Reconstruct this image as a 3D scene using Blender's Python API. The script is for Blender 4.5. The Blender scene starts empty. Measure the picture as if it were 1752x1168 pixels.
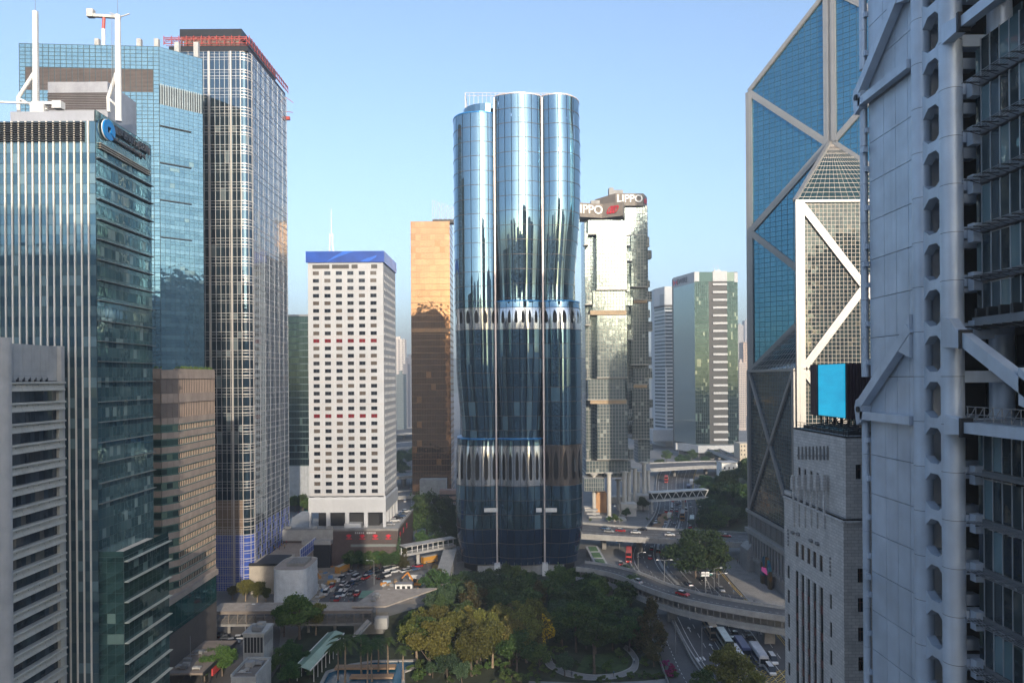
import bpy, math, random
from mathutils import Vector, Matrix, noise
RND = random.Random(11)
SC = bpy.context.scene
COL = SC.collection
# ---------------------------------------------------------------- camera, sky, sun, exposure
LENS, SENS, HCAM = 24.0, 36.0, 77.0
FPX, CX, CY, ROLL = 1168.0, 876.0, 647.0, 0.007
cam_data = bpy.data.cameras.new('camera')
cam_data.lens = LENS; cam_data.sensor_width = SENS; cam_data.shift_y = (CY - 584.0) / 1752.0
cam_data.clip_start = 0.5; cam_data.clip_end = 30000.0
cam = bpy.data.objects.new('camera', cam_data); COL.objects.link(cam)
cam.location = (0, 0, HCAM); cam.rotation_euler = (math.pi / 2, ROLL, 0)
SC.camera = cam
SUN_EL, SUN_AZ = math.radians(18.0), math.radians(165.0)      # azimuth clockwise from +Y
world = bpy.data.worlds.new('World'); SC.world = world; world.use_nodes = True
wn = world.node_tree.nodes; wl = world.node_tree.links
sky = wn.new('ShaderNodeTexSky'); sky.sky_type = 'NISHITA'; sky.sun_disc = False
sky.sun_elevation = SUN_EL; sky.sun_rotation = SUN_AZ
sky.altitude = 50; sky.air_density = 0.95; sky.dust_density = 2.0; sky.ozone_density = 2.0
bg = wn['Background']; bg.inputs['Strength'].default_value = 0.15
wl.new(sky.outputs[0], bg.inputs['Color'])
sun_data = bpy.data.lights.new('sun', 'SUN'); sun_data.energy = 2.5; sun_data.angle = math.radians(0.53)
sun_data.color = (1.0, 0.86, 0.69)
sun = bpy.data.objects.new('sun', sun_data); COL.objects.link(sun)
sun_dir = Vector((math.sin(SUN_AZ) * math.cos(SUN_EL), math.cos(SUN_AZ) * math.cos(SUN_EL), math.sin(SUN_EL)))
sun.rotation_euler = sun_dir.to_track_quat('Z', 'Y').to_euler(); sun.location = sun_dir * 400 + Vector((0, 0, 200))
SC.view_settings.view_transform = 'Standard'; SC.view_settings.look = 'None'
SC.view_settings.exposure = 1.28; SC.view_settings.gamma = 1.0
SC.view_settings.use_curve_mapping = False
SC.cycles.max_bounces = 6; SC.cycles.diffuse_bounces = 3; SC.cycles.glossy_bounces = 4
SC.cycles.transmission_bounces = 3; SC.cycles.volume_bounces = 0; SC.cycles.caustics_reflective = False
SC.cycles.use_denoising = True

# ---------------------------------------------------------------- pixel helpers (photo pixels -> metres)
def at(px, py, D):
    dx, dy = px - CX, py - CY
    return Vector(((dx - ROLL * dy) * D / FPX, D, HCAM - (dy + ROLL * dx) * D / FPX))
def gd(px, py, z=0.0):
    dy = (py - CY) + ROLL * (px - CX)
    return at(px, py, (HCAM - z) * FPX / dy)
def proj(p):
    xi, yi = p[0] * FPX / p[1], (HCAM - p[2]) * FPX / p[1]
    return CX + xi + ROLL * yi, CY + yi - ROLL * xi
def zat(py, D, px=876): return at(px, py, D).z

# ---------------------------------------------------------------- materials
MATS = {}
def _new(name):
    m = bpy.data.materials.new(name); m.use_nodes = True
    nt = m.node_tree; return m, nt, nt.nodes['Principled BSDF']
def _pos(nt):
    g = nt.nodes.new('ShaderNodeNewGeometry'); return g
def _noise(nt, vec, scale, detail=3, rough=.55):
    n = nt.nodes.new('ShaderNodeTexNoise'); n.inputs['Scale'].default_value = scale
    n.inputs['Detail'].default_value = detail; n.inputs['Roughness'].default_value = rough
    nt.links.new(vec, n.inputs['Vector']); return n
def _mix(nt, fac, a, b):
    mx = nt.nodes.new('ShaderNodeMix'); mx.data_type = 'RGBA'
    for s, v in ((mx.inputs[0], fac), (mx.inputs[6], a), (mx.inputs[7], b)):
        if isinstance(v, (int, float)): s.default_value = v
        elif isinstance(v, tuple): s.default_value = (*v, 1) if len(v) == 3 else v
        else: nt.links.new(v, s)
    return mx.outputs[2]
def _ramp(nt, fac, stops):
    r = nt.nodes.new('ShaderNodeValToRGB'); e = r.color_ramp.elements
    while len(e) < len(stops): e.new(.5)
    for k, (p, c) in enumerate(stops):
        e[k].position = p; e[k].color = (*c, 1) if len(c) == 3 else c
    nt.links.new(fac, r.inputs[0]); return r.outputs[0]
def _math(nt, op, a, b=None):
    n = nt.nodes.new('ShaderNodeMath'); n.operation = op
    for i, v in enumerate((a, b)):
        if v is None: continue
        if isinstance(v, (int, float)): n.inputs[i].default_value = v
        else: nt.links.new(v, n.inputs[i])
    return n.outputs[0]
def _rand(nt):
    """a random value for each piece: mesh island plus object"""
    g = _pos(nt); oi = nt.nodes.new('ShaderNodeObjectInfo')
    return _math(nt, 'FRACT', _math(nt, 'ADD', g.outputs['Random Per Island'], oi.outputs['Random']))
def _stretch(nt, vec, s):
    m = nt.nodes.new('ShaderNodeMapping'); m.inputs['Scale'].default_value = s
    nt.links.new(vec, m.inputs['Vector']); return m.outputs[0]
def solid(name, col, rough=.6, metal=0.0, var=.12, scale=.35, streak=True, bump=0.0, bscale=6, piece=0.0, spec=.5):
    """paint, stone, concrete or metal with blotches, rain streaks and piece-to-piece change"""
    if name in MATS: return MATS[name]
    m, nt, b = _new(name); g = _pos(nt); P = g.outputs['Position']
    n1 = _noise(nt, P, scale, 5).outputs[0]
    lo = tuple(c * (1 - var * 1.6) for c in col); hi = tuple(min(1, c * (1 + var)) for c in col)
    c = _ramp(nt, n1, [(.28, lo), (.72, hi)])
    if streak:
        n2 = _noise(nt, _stretch(nt, P, (1.6, 1.6, .07)), 1.0, 4).outputs[0]
        c = _mix(nt, _math(nt, 'MULTIPLY', _ramp(nt, n2, [(.5, (0, 0, 0)), (.78, (1, 1, 1))]), min(1, var * 2.2)), c, tuple(k * .55 for k in col))
    if piece:
        c = _mix(nt, _math(nt, 'MULTIPLY', _rand(nt), piece), c, tuple(k * .45 for k in col))
    nt.links.new(c, b.inputs['Base Color'])
    b.inputs['Roughness'].default_value = rough; b.inputs['Metallic'].default_value = metal
    b.inputs['Specular IOR Level'].default_value = spec
    if bump:
        bp = nt.nodes.new('ShaderNodeBump'); bp.inputs['Strength'].default_value = bump; bp.inputs['Distance'].default_value = .05
        nt.links.new(_noise(nt, P, bscale, 4).outputs[0], bp.inputs['Height']); nt.links.new(bp.outputs[0], b.inputs['Normal'])
    MATS[name] = m; return m
def glass(name, dark, light, metal=.7, rough=.03, blinds=.12, blind_col=(.30, .33, .32), wave=.02, wscale=.5, spec=.5):
    """reflective curtain wall glass: pane-to-pane tint, some blinds, gently uneven reflections"""
    if name in MATS: return MATS[name]
    m, nt, b = _new(name); P = _pos(nt).outputs['Position']
    r = _rand(nt)
    c = _ramp(nt, r, [(0, dark), (.55, tuple((a + c_) / 2 for a, c_ in zip(dark, light))), (1, light)])
    r2 = _math(nt, 'FRACT', _math(nt, 'MULTIPLY', r, 37.7))
    isb = _math(nt, 'LESS_THAN', r2, blinds)
    c = _mix(nt, _math(nt, 'MULTIPLY', isb, .75), c, blind_col)
    nt.links.new(c, b.inputs['Base Color'])
    mt = _math(nt, 'MULTIPLY', _math(nt, 'SUBTRACT', 1.0, _math(nt, 'MULTIPLY', isb, .55)), metal)
    nt.links.new(mt, b.inputs['Metallic'])
    b.inputs['Roughness'].default_value = rough; b.inputs['Specular IOR Level'].default_value = spec
    if wave:
        bp = nt.nodes.new('ShaderNodeBump'); bp.inputs['Strength'].default_value = 1.0; bp.inputs['Distance'].default_value = wave
        nt.links.new(_noise(nt, P, wscale, 1).outputs[0], bp.inputs['Height']); nt.links.new(bp.outputs[0], b.inputs['Normal'])
    MATS[name] = m; return m
def emit(name, col, strength, col2=None):
    if name in MATS: return MATS[name]
    m, nt, b = _new(name)
    b.inputs['Base Color'].default_value = (*[c * .3 for c in col], 1)
    if col2:
        n = _noise(nt, _stretch(nt, _pos(nt).outputs['Position'], (.15, .15, .6)), 1.0, 3).outputs[0]
        nt.links.new(_ramp(nt, n, [(.35, col), (.7, col2)]), b.inputs['Emission Color'])
    else: b.inputs['Emission Color'].default_value = (*col, 1)
    b.inputs['Emission Strength'].default_value = strength; b.inputs['Roughness'].default_value = .3
    MATS[name] = m; return m

# ---------------------------------------------------------------- mesh builder
Z = Vector((0, 0, 1))
class Fr:
    """a facade: origin, direction along it (left to right seen from outside), outward normal"""
    def __init__(s, o, u, n=None):
        s.o = Vector((o[0], o[1], o[2] if len(o) > 2 else 0.0)); s.u = Vector((u[0], u[1], 0)).normalized()
        s.n = Vector((s.u.y, -s.u.x, 0))
    def p(s, u, z, d=0.0): return s.o + s.u * u + s.n * d + Z * z
    def mat(s, u, z, d=0.0):
        m = Matrix.Identity(4); y = -s.n
        for i in range(3): m[i][0] = s.u[i]; m[i][1] = y[i]; m[i][2] = Z[i]
        m.translation = s.p(u, z, d); return m
class MB:
    def __init__(s): s.v = []; s.f = []; s.m = []
    def face(s, pts, m=0):
        i = len(s.v); s.v += [tuple(p) for p in pts]; s.f.append(tuple(range(i, i + len(pts)))); s.m.append(m)
    def grid(s, rows, m=0, close=False):
        i0 = len(s.v); n = len(rows[0])
        for r in rows: s.v += [tuple(p) for p in r]
        for a in range(len(rows) - 1):
            for b in range(n if close else n - 1):
                c = (b + 1) % n
                s.f.append((i0 + a * n + b, i0 + a * n + c, i0 + (a + 1) * n + c, i0 + (a + 1) * n + b)); s.m.append(m)
    def hexa(s, q, m=0, skip=()):
        i = len(s.v); s.v += [tuple(p) for p in q]
        for k, f in enumerate(((0, 3, 2, 1), (4, 5, 6, 7), (0, 1, 5, 4), (1, 2, 6, 5), (2, 3, 7, 6), (3, 0, 4, 7))):
            if k in skip: continue
            s.f.append(tuple(i + a for a in f)); s.m.append(m)
    def box(s, x0, x1, y0, y1, z0, z1, m=0):
        s.hexa([(x0, y0, z0), (x1, y0, z0), (x1, y1, z0), (x0, y1, z0), (x0, y0, z1), (x1, y0, z1), (x1, y1, z1), (x0, y1, z1)], m)
    def fbox(s, fr, u0, u1, z0, z1, d0, d1, m=0, back=True):
        p = fr.p
        s.hexa([p(u0, z0, d1), p(u1, z0, d1), p(u1, z0, d0), p(u0, z0, d0), p(u0, z1, d1), p(u1, z1, d1), p(u1, z1, d0), p(u0, z1, d0)], m, () if back else (4,))
    def bar(s, a, b, w, h, m=0, side=None):
        a, b = Vector(a), Vector(b); t = (b - a)
        if t.length < 1e-6: return
        t.normalize()
        x = side.normalized() if side is not None else t.cross(Z)
        if x.length < 1e-4: x = Vector((1, 0, 0))
        x = (x - t * x.dot(t)).normalized(); y = x.cross(t)
        x *= w / 2; y *= h / 2
        s.hexa([a - x - y, a + x - y, a + x + y, a - x + y, b - x - y, b + x - y, b + x + y, b - x + y], m)
    def tube(s, pts, r, n=8, m=0, caps=True):
        pts = [Vector(p) for p in pts]; rr = r if isinstance(r, (list, tuple)) else [r] * len(pts)
        rows = []
        for k, p in enumerate(pts):
            t = (pts[min(k + 1, len(pts) - 1)] - pts[max(k - 1, 0)]).normalized()
            x = t.cross(Z)
            if x.length < 1e-3: x = Vector((1, 0, 0))
            x.normalize(); y = x.cross(t)
            rows.append([p + (x * math.cos(a) + y * math.sin(a)) * rr[k] for a in [2 * math.pi * j / n for j in range(n)]])
        s.grid([r_[::-1] for r_ in rows], m, True)
        if caps: s.face(rows[0], m); s.face(rows[-1][::-1], m)
    def prism(s, pts, z0, z1, m=0, bottom=True):
        """pts counter-clockwise; z0/z1 numbers or lists"""
        n = len(pts); a = [(p[0], p[1], z0 if not isinstance(z0, (list, tuple)) else z0[k]) for k, p in enumerate(pts)]
        b = [(p[0], p[1], z1 if not isinstance(z1, (list, tuple)) else z1[k]) for k, p in enumerate(pts)]
        for k in range(n): s.face([a[k], a[(k + 1) % n], b[(k + 1) % n], b[k]], m)
        s.face(b, m)
        if bottom: s.face(a[::-1], m)
    def extrude(s, fr, prof, u0, u1, m=0, caps=True):
        """profile of (d, z) swept along a facade from u0 to u1; listed so that faces point outward"""
        a = [fr.p(u0, z, d) for d, z in prof]; b = [fr.p(u1, z, d) for d, z in prof]; n = len(prof)
        for k in range(n): s.face([a[k], b[k], b[(k + 1) % n], a[(k + 1) % n]], m)
        if caps: s.face(a[::-1], m); s.face(b, m)
    def fpoly(s, fr, pts, d0, d1, m=0):
        """outline of (u, z) in the facade plane, given depth d0..d1"""
        a = [fr.p(u, z, d1) for u, z in pts]; b = [fr.p(u, z, d0) for u, z in pts]; n = len(pts)
        s.face(a, m); s.face(b[::-1], m)
        for k in range(n): s.face([a[(k + 1) % n], a[k], b[k], b[(k + 1) % n]], m)
    def mesh(s, name, mats, smooth=False):
        me = bpy.data.meshes.new(name); me.from_pydata(s.v, [], s.f)
        for k in (mats if isinstance(mats, (list, tuple)) else [mats]): me.materials.append(k)
        if any(s.m): me.polygons.foreach_set('material_index', s.m)
        if smooth: me.polygons.foreach_set('use_smooth', [True] * len(s.f))
        me.update(); return me
    def build(s, name, mats, parent=None, smooth=False, **kw):
        return link(name, s.mesh(name, mats, smooth), parent, **kw)
WORLD = {}
def link(name, me, parent=None, mtx=None, kind=None, label=None, cat=None, group=None):
    o = bpy.data.objects.new(name, me); COL.objects.link(o)
    W = mtx.copy() if mtx is not None else Matrix.Identity(4)
    if parent is not None:
        o.parent = parent; o.matrix_parent_inverse = WORLD[parent.name].inverted()
    o.matrix_basis = W; WORLD[o.name] = W
    tag(o, label, cat, group, kind); return o
def tag(o, label=None, cat=None, group=None, kind=None):
    if label: o['label'] = label
    if cat: o['category'] = cat
    if group: o['group'] = group
    if kind: o['kind'] = kind
    return o
def thing(name, loc, label, cat, group=None, rz=0.0):
    o = bpy.data.objects.new(name, None); COL.objects.link(o); o.empty_display_size = 1
    W = Matrix.Translation(Vector(loc)) @ Matrix.Rotation(rz, 4, 'Z')
    o.matrix_basis = W; WORLD[o.name] = W
    return tag(o, label, cat, group)
def copy_tree(o, parent=None, **kw):
    c = o.copy(); COL.objects.link(c); c.parent = parent
    for ch in KIDS.get(o.name, []): copy_tree(ch, c)
    for k in kw:
        if kw[k]: c[k] = kw[k]
    return c
KIDS = {}
def kids_of(root):
    """remember the children of a prototype so that it can be copied without operators"""
    for ob in COL.objects:
        if ob.parent is not None: KIDS.setdefault(ob.parent.name, [])
    for ob in list(COL.objects):
        p = ob.parent
        while p is not None:
            if p == root: KIDS.setdefault(ob.parent.name, []).append(ob); break
            p = p.parent
BOXES = {}
def unit_pane(w, h, th, mat, bevel=False):
    k = (round(w, 3), round(h, 3), round(th, 3), mat.name)
    if k not in BOXES:
        b = MB(); x, z = w / 2, h / 2
        b.hexa([(-x, -th, -z), (x, -th, -z), (x, 0, -z), (-x, 0, -z), (-x, -th, z), (x, -th, z), (x, 0, z), (-x, 0, z)], 0, (4,))
        BOXES[k] = b.mesh('pane', mat)
    return BOXES[k]
def panes(parent, fr, us, zs, d, mats, th=.06, gap=.04, name='glass_pane', budget=None, tilt=.0012, region=None, skip=None, minpx=10, stuff='far_panes'):
    """panes between the lines us x zs. The ones that show largest are objects, the rest one joined part"""
    if budget is None: budget = [300]
    mats = mats if callable(mats) else (lambda i, j, _m=mats: _m)
    cells = []
    for j in range(len(zs) - 1):
        if zs[j + 1] - zs[j] < gap * 2.5: continue
        for i in range(len(us) - 1):
            w, h = us[i + 1] - us[i] - gap, zs[j + 1] - zs[j] - gap
            if w < .05: continue
            if skip and skip(i, j): continue
            uc, zc = (us[i] + us[i + 1]) / 2, (zs[j] + zs[j + 1]) / 2
            big = 0
            if budget[0] > 0:
                c = fr.p(uc, zc, d)
                if c.y > 5:
                    px, py = proj(c)
                    if (0 < px < 1752 and 0 < py < 1168) and (region is None or (region[0] < px < region[1] and region[2] < py < region[3])):
                        a, b_ = proj(fr.p(us[i], zc, d)), proj(fr.p(us[i + 1], zc, d))
                        pw, ph = abs(a[0] - b_[0]), (zs[j + 1] - zs[j]) * FPX / c.y
                        if max(pw, ph) >= minpx and min(pw, ph) > 2.5: big = pw * ph
            cells.append((big, uc, zc, w, h, mats(i, j)))
    cells.sort(key=lambda c: -c[0]); rest = {}
    for big, uc, zc, w, h, mt in cells:
        tx, tz = RND.gauss(0, tilt), RND.gauss(0, tilt)
        if big > 0 and budget[0] > 0:
            budget[0] -= 1
            link(name, unit_pane(w, h, th, mt), parent, fr.mat(uc, zc, d) @ Matrix.Rotation(tx, 4, 'X') @ Matrix.Rotation(tz, 4, 'Z'))
        else:
            b, ml = rest.setdefault(0, (MB(), []))
            if mt not in ml: ml.append(mt)
            x, z, mi = w / 2, h / 2, ml.index(mt)
            M = fr.mat(uc, zc, d) @ Matrix.Rotation(tx, 4, 'X') @ Matrix.Rotation(tz, 4, 'Z')
            b.hexa([M @ Vector(q) for q in ((-x, -th, -z), (x, -th, -z), (x, 0, -z), (-x, 0, -z), (-x, -th, z), (x, -th, z), (x, 0, z), (-x, 0, z))], mi, (4,))
    for b, ml in rest.values(): b.build(stuff, ml, parent, kind='stuff')
def lines(a, b, n): return [a + (b - a) * k / n for k in range(n + 1)]
def mullions(b, fr, us, zs, w, h, d0, d1, m=0):
    for u in us: b.fbox(fr, u - w / 2, u + w / 2, zs[0], zs[-1], d0, d1, m, False)
    for z in zs: b.fbox(fr, us[0], us[-1], z - h / 2, z + h / 2, d0, d1 - .012, m, False)
def wall_open(b, fr, u0, u1, z0, z1, ops, depth=.35, m=0):
    """a wall skin with real openings (u0,u1,z0,z1) and their reveals"""
    us = sorted({u0, u1, *[o[0] for o in ops], *[o[1] for o in ops]}); zs = sorted({z0, z1, *[o[2] for o in ops], *[o[3] for o in ops]})
    us = [u for u in us if u0 <= u <= u1]; zs = [z for z in zs if z0 <= z <= z1]
    for j in range(len(zs) - 1):
        zc = (zs[j] + zs[j + 1]) / 2; run = None
        row = [o for o in ops if o[2] < zc < o[3]]
        for i in range(len(us) - 1):
            uc = (us[i] + us[i + 1]) / 2
            hole = any(o[0] < uc < o[1] for o in row)
            if not hole and run is None: run = us[i]
            if (hole or i == len(us) - 2) and run is not None:
                e = us[i] if hole else us[i + 1]
                b.face([fr.p(run, zs[j]), fr.p(e, zs[j]), fr.p(e, zs[j + 1]), fr.p(run, zs[j + 1])], m); run = None
    for a0, a1, c0, c1 in ops:
        p = fr.p
        b.face([p(a0, c0), p(a0, c0, -depth), p(a0, c1, -depth), p(a0, c1)][::-1], m); b.face([p(a1, c0), p(a1, c0, -depth), p(a1, c1, -depth), p(a1, c1)], m)
        b.face([p(a0, c0), p(a1, c0), p(a1, c0, -depth), p(a0, c0, -depth)][::-1], m); b.face([p(a0, c1), p(a1, c1), p(a1, c1, -depth), p(a0, c1, -depth)], m)
def text(name, body, fr, u, z, d, size, mat, parent, extrude=.1, sx=1.0, bold=.012, **kw):
    cu = bpy.data.curves.new(name, 'FONT'); cu.body = body; cu.size = size; cu.extrude = extrude; cu.align_x = 'CENTER'; cu.align_y = 'CENTER'
    cu.offset = size * bold
    t = bpy.data.objects.new(name + '_tmp', cu); COL.objects.link(t)
    dg = bpy.context.evaluated_depsgraph_get(); me = bpy.data.meshes.new_from_object(t.evaluated_get(dg))
    bpy.data.objects.remove(t); bpy.data.curves.remove(cu)
    me.materials.clear(); me.materials.append(mat)
    M = fr.mat(u, z, d) @ Matrix.Rotation(math.pi / 2, 4, 'X') @ Matrix.Diagonal((sx, 1, 1, 1))
    return link(name, me, parent, M, **kw)
# ---------------------------------------------------------------- shared materials
CONC = solid('pale_concrete', (.36, .36, .35), .85, var=.14, bump=.2)
CONC_D = solid('grey_concrete', (.24, .235, .225), .9, var=.16, bump=.2)
WHITE = solid('white_paint', (.74, .74, .72), .55, var=.07)
DARK = solid('dark_metal', (.035, .037, .04), .5, .3, var=.1)
STEEL = solid('grey_steel', (.30, .31, .32), .45, .5, var=.08)
BLACK = solid('dark_interior', (.012, .014, .016), .7, var=.1, streak=False)
# ---------------------------------------------------------------- foliage helpers
def leafmat(name, col, col2=None):
    if name in MATS: return MATS[name]
    m, nt, b = _new(name); col2 = col2 or tuple(min(1, c * 1.9) for c in col)
    r = _rand(nt); P = _pos(nt).outputs['Position']
    n = _noise(nt, P, .33, 3).outputs[0]
    c1 = _ramp(nt, r, [(0, tuple(c * .55 for c in col)), (.6, col), (1, col2)])
    c = _mix(nt, _math(nt, 'MULTIPLY', _ramp(nt, n, [(.4, (0, 0, 0)), (.7, (1, 1, 1))]), .45), c1, col2)
    oi = nt.nodes.new('ShaderNodeObjectInfo'); hs = nt.nodes.new('ShaderNodeHueSaturation'); hs.inputs['Saturation'].default_value = 1.0
    nt.links.new(_math(nt, 'ADD', _math(nt, 'MULTIPLY', oi.outputs['Random'], .045), .487), hs.inputs['Hue']); nt.links.new(_math(nt, 'ADD', _math(nt, 'MULTIPLY', _math(nt, 'FRACT', _math(nt, 'MULTIPLY', oi.outputs['Random'], 7.3)), .75), .7), hs.inputs['Value']); nt.links.new(c, hs.inputs['Color']); c = hs.outputs['Color']
    nt.links.new(c, b.inputs['Base Color']); b.inputs['Roughness'].default_value = .55; b.inputs['Specular IOR Level'].default_value = .3
    tr = nt.nodes.new('ShaderNodeBsdfTranslucent'); nt.links.new(c, tr.inputs['Color'])
    ms = nt.nodes.new('ShaderNodeMixShader'); ms.inputs[0].default_value = .28
    out = nt.nodes['Material Output']; nt.links.new(b.outputs[0], ms.inputs[1]); nt.links.new(tr.outputs[0], ms.inputs[2]); nt.links.new(ms.outputs[0], out.inputs['Surface'])
    MATS[name] = m; return m
def leaf(b, p, s, rnd, up=.5):
    """one leaf spray: a bent, pointed pair of faces in any direction"""
    n = Vector((rnd.gauss(0, 1), rnd.gauss(0, 1), rnd.gauss(0, 1) + up)); n = n.normalized() if n.length > .01 else Z
    t = n.orthogonal().normalized(); t = Matrix.Rotation(rnd.random() * 6.283, 3, n) @ t; w = n.cross(t)
    p = Vector(p); s2 = s * (.7 + rnd.random() * .6)
    i = len(b.v)
    b.v += [tuple(p - t * s2), tuple(p + w * s2 * .55 + n * s2 * .12), tuple(p + t * s2 + n * s2 * -.15), tuple(p - w * s2 * .55 + n * s2 * .12)]
    b.f.append((i, i + 1, i + 2, i + 3)); b.m.append(0)
def uz(fr, px, py, d=0.0):
    o = fr.o + fr.n * d
    k = ((px - CX) - ROLL * (py - CY)) / FPX
    t = (k * o.y - o.x) / (fr.u.x - k * fr.u.y)
    D = o.y + fr.u.y * t
    return t, HCAM - ((py - CY) + ROLL * (px - CX)) * D / FPX
def front(x0, y): return Fr((x0, y), (1, 0))
def right(x, y0): return Fr((x, y0), (0, 1))
def left(x, y1): return Fr((x, y1), (0, -1))
# ================================================================ concrete office block at the left edge
def concrete_office():
    t = thing('office_building', (-96, 120, 0), 'low grey concrete office block with deep horizontal sun ledges', 'building')
    x = -82.7; y0, y1 = 112.0, 127.2
    cm = solid('board_concrete', (.42, .42, .41), .85, var=.10, bump=.25, bscale=3)
    cream = solid('cream_concrete', (.47, .46, .41), .8, var=.10)
    gl = glass('dark_office_glass', (.012, .02, .03), (.05, .07, .09), .25, .06, .10, (.14, .13, .11))
    b = MB(); b.box(-112, x - 1.6, y0 + .9, y1, 0, 77.0); b.build('wall', cm, t)
    b = MB(); b.box(-112, x - .9, y1 - .55, y1 + .4, 0, 83.6); b.box(-112, x - 1.7, y0 + 1.2, y1 - .56, 77.1, 83.5); b.build('parapet_wall', cm, t)
    # rounded corner pier to the front
    b = MB(); pts = [(-112, y0 - .6)] + [(x - 1.2 + 1.2 * math.sin(a), y0 + .6 - 1.2 * math.cos(a)) for a in [k * math.pi / 12 for k in range(7)]] + [(x, y0 + .85), (-112, y0 + .85)]
    b.prism(pts, 0, 84.3); b.build('corner_pier', cm, t)
    f = right(x, y0 + .86); L = y1 - .56 - (y0 + .86)
    # joints of the upper wall panels
    fw = right(x - 1.7, y0 + 1.2); zs = [77.1, 78.9, 80.7, 82.2, 83.45]; us = lines(.1, L - .4, 6)
    for j in range(4):
        for i in range(6):
            b = MB(); b.fbox(fw, us[i] + .02, us[i + 1] - .02, zs[j] + .03, zs[j + 1] - .03, .0, .06, 0, False); b.build('wall_panel', cm, t)
    bud = [220]
    for k in range(22):
        z = 77.0 - 3.5 * k
        b = MB(); b.extrude(f, [(-1.6, z - .04), (-.1, z - .04), (0, z - .12), (0, z - .36), (-.35, z - .42), (-1.6, z - .42)][::-1], 0, L); b.build('sun_ledge', cream, t)
        for q in range(5):
            a, e = L * q / 5 + .03, L * (q + 1) / 5 - .03
            b = MB(); b.extrude(f, [(-1.5, z - .43), (-.5, z - .43), (-.3, z - 1.15), (-.12, z - 1.5), (-.12, z - 1.62), (-1.5, z - 1.62)][::-1], a, e)
            b.tube([f.p((a + e) / 2, z - .62, -.5), f.p((a + e) / 2, z - .62, -.28)], .13, 6); b.build('spandrel', cream, t)
        panes(t, f, lines(0, L - 1.2, 11), [z - 3.5 + .0, z - 1.63], -1.15, gl, budget=bud, name='window_pane', stuff='lower_panes')
        b = MB(); b.fbox(f, L - 1.15, L, z - 3.55, z - 1.63, -1.5, -.6); b.build('end_pier', cream, t)
    b = MB(); b.fbox(f, -.0, L, -1, 77, -1.6, -1.3); b.build('window_backing', BLACK, t)
    # roof terrace: rail, vents, flue
    b = MB()
    for k in range(7): b.tube([f.p(1.2 + k * 1.4, 77, -.7), f.p(1.2 + k * 1.4, 78, -.7)], .03, 5)
    for h in (77.5, 78): b.tube([f.p(1.2, h, -.7), f.p(9.6, h, -.7)], .03, 5)
    b.build('guard_rail', STEEL, t)
    for k in range(6):
        b = MB(); u = 2.2 + k * 1.45; b.fbox(f, u, u + .3, 77, 77.35, -.9, -.6); b.tube([f.p(u + .15, 77.3, -.75), f.p(u + .35, 77.6, -.75)], .14, 6); b.build('floodlight', DARK, t)
    b = MB(); b.fbox(f, .5, .95, 77, 78.7, -1.3, -.9); b.build('flue', DARK, t)
concrete_office()

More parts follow.
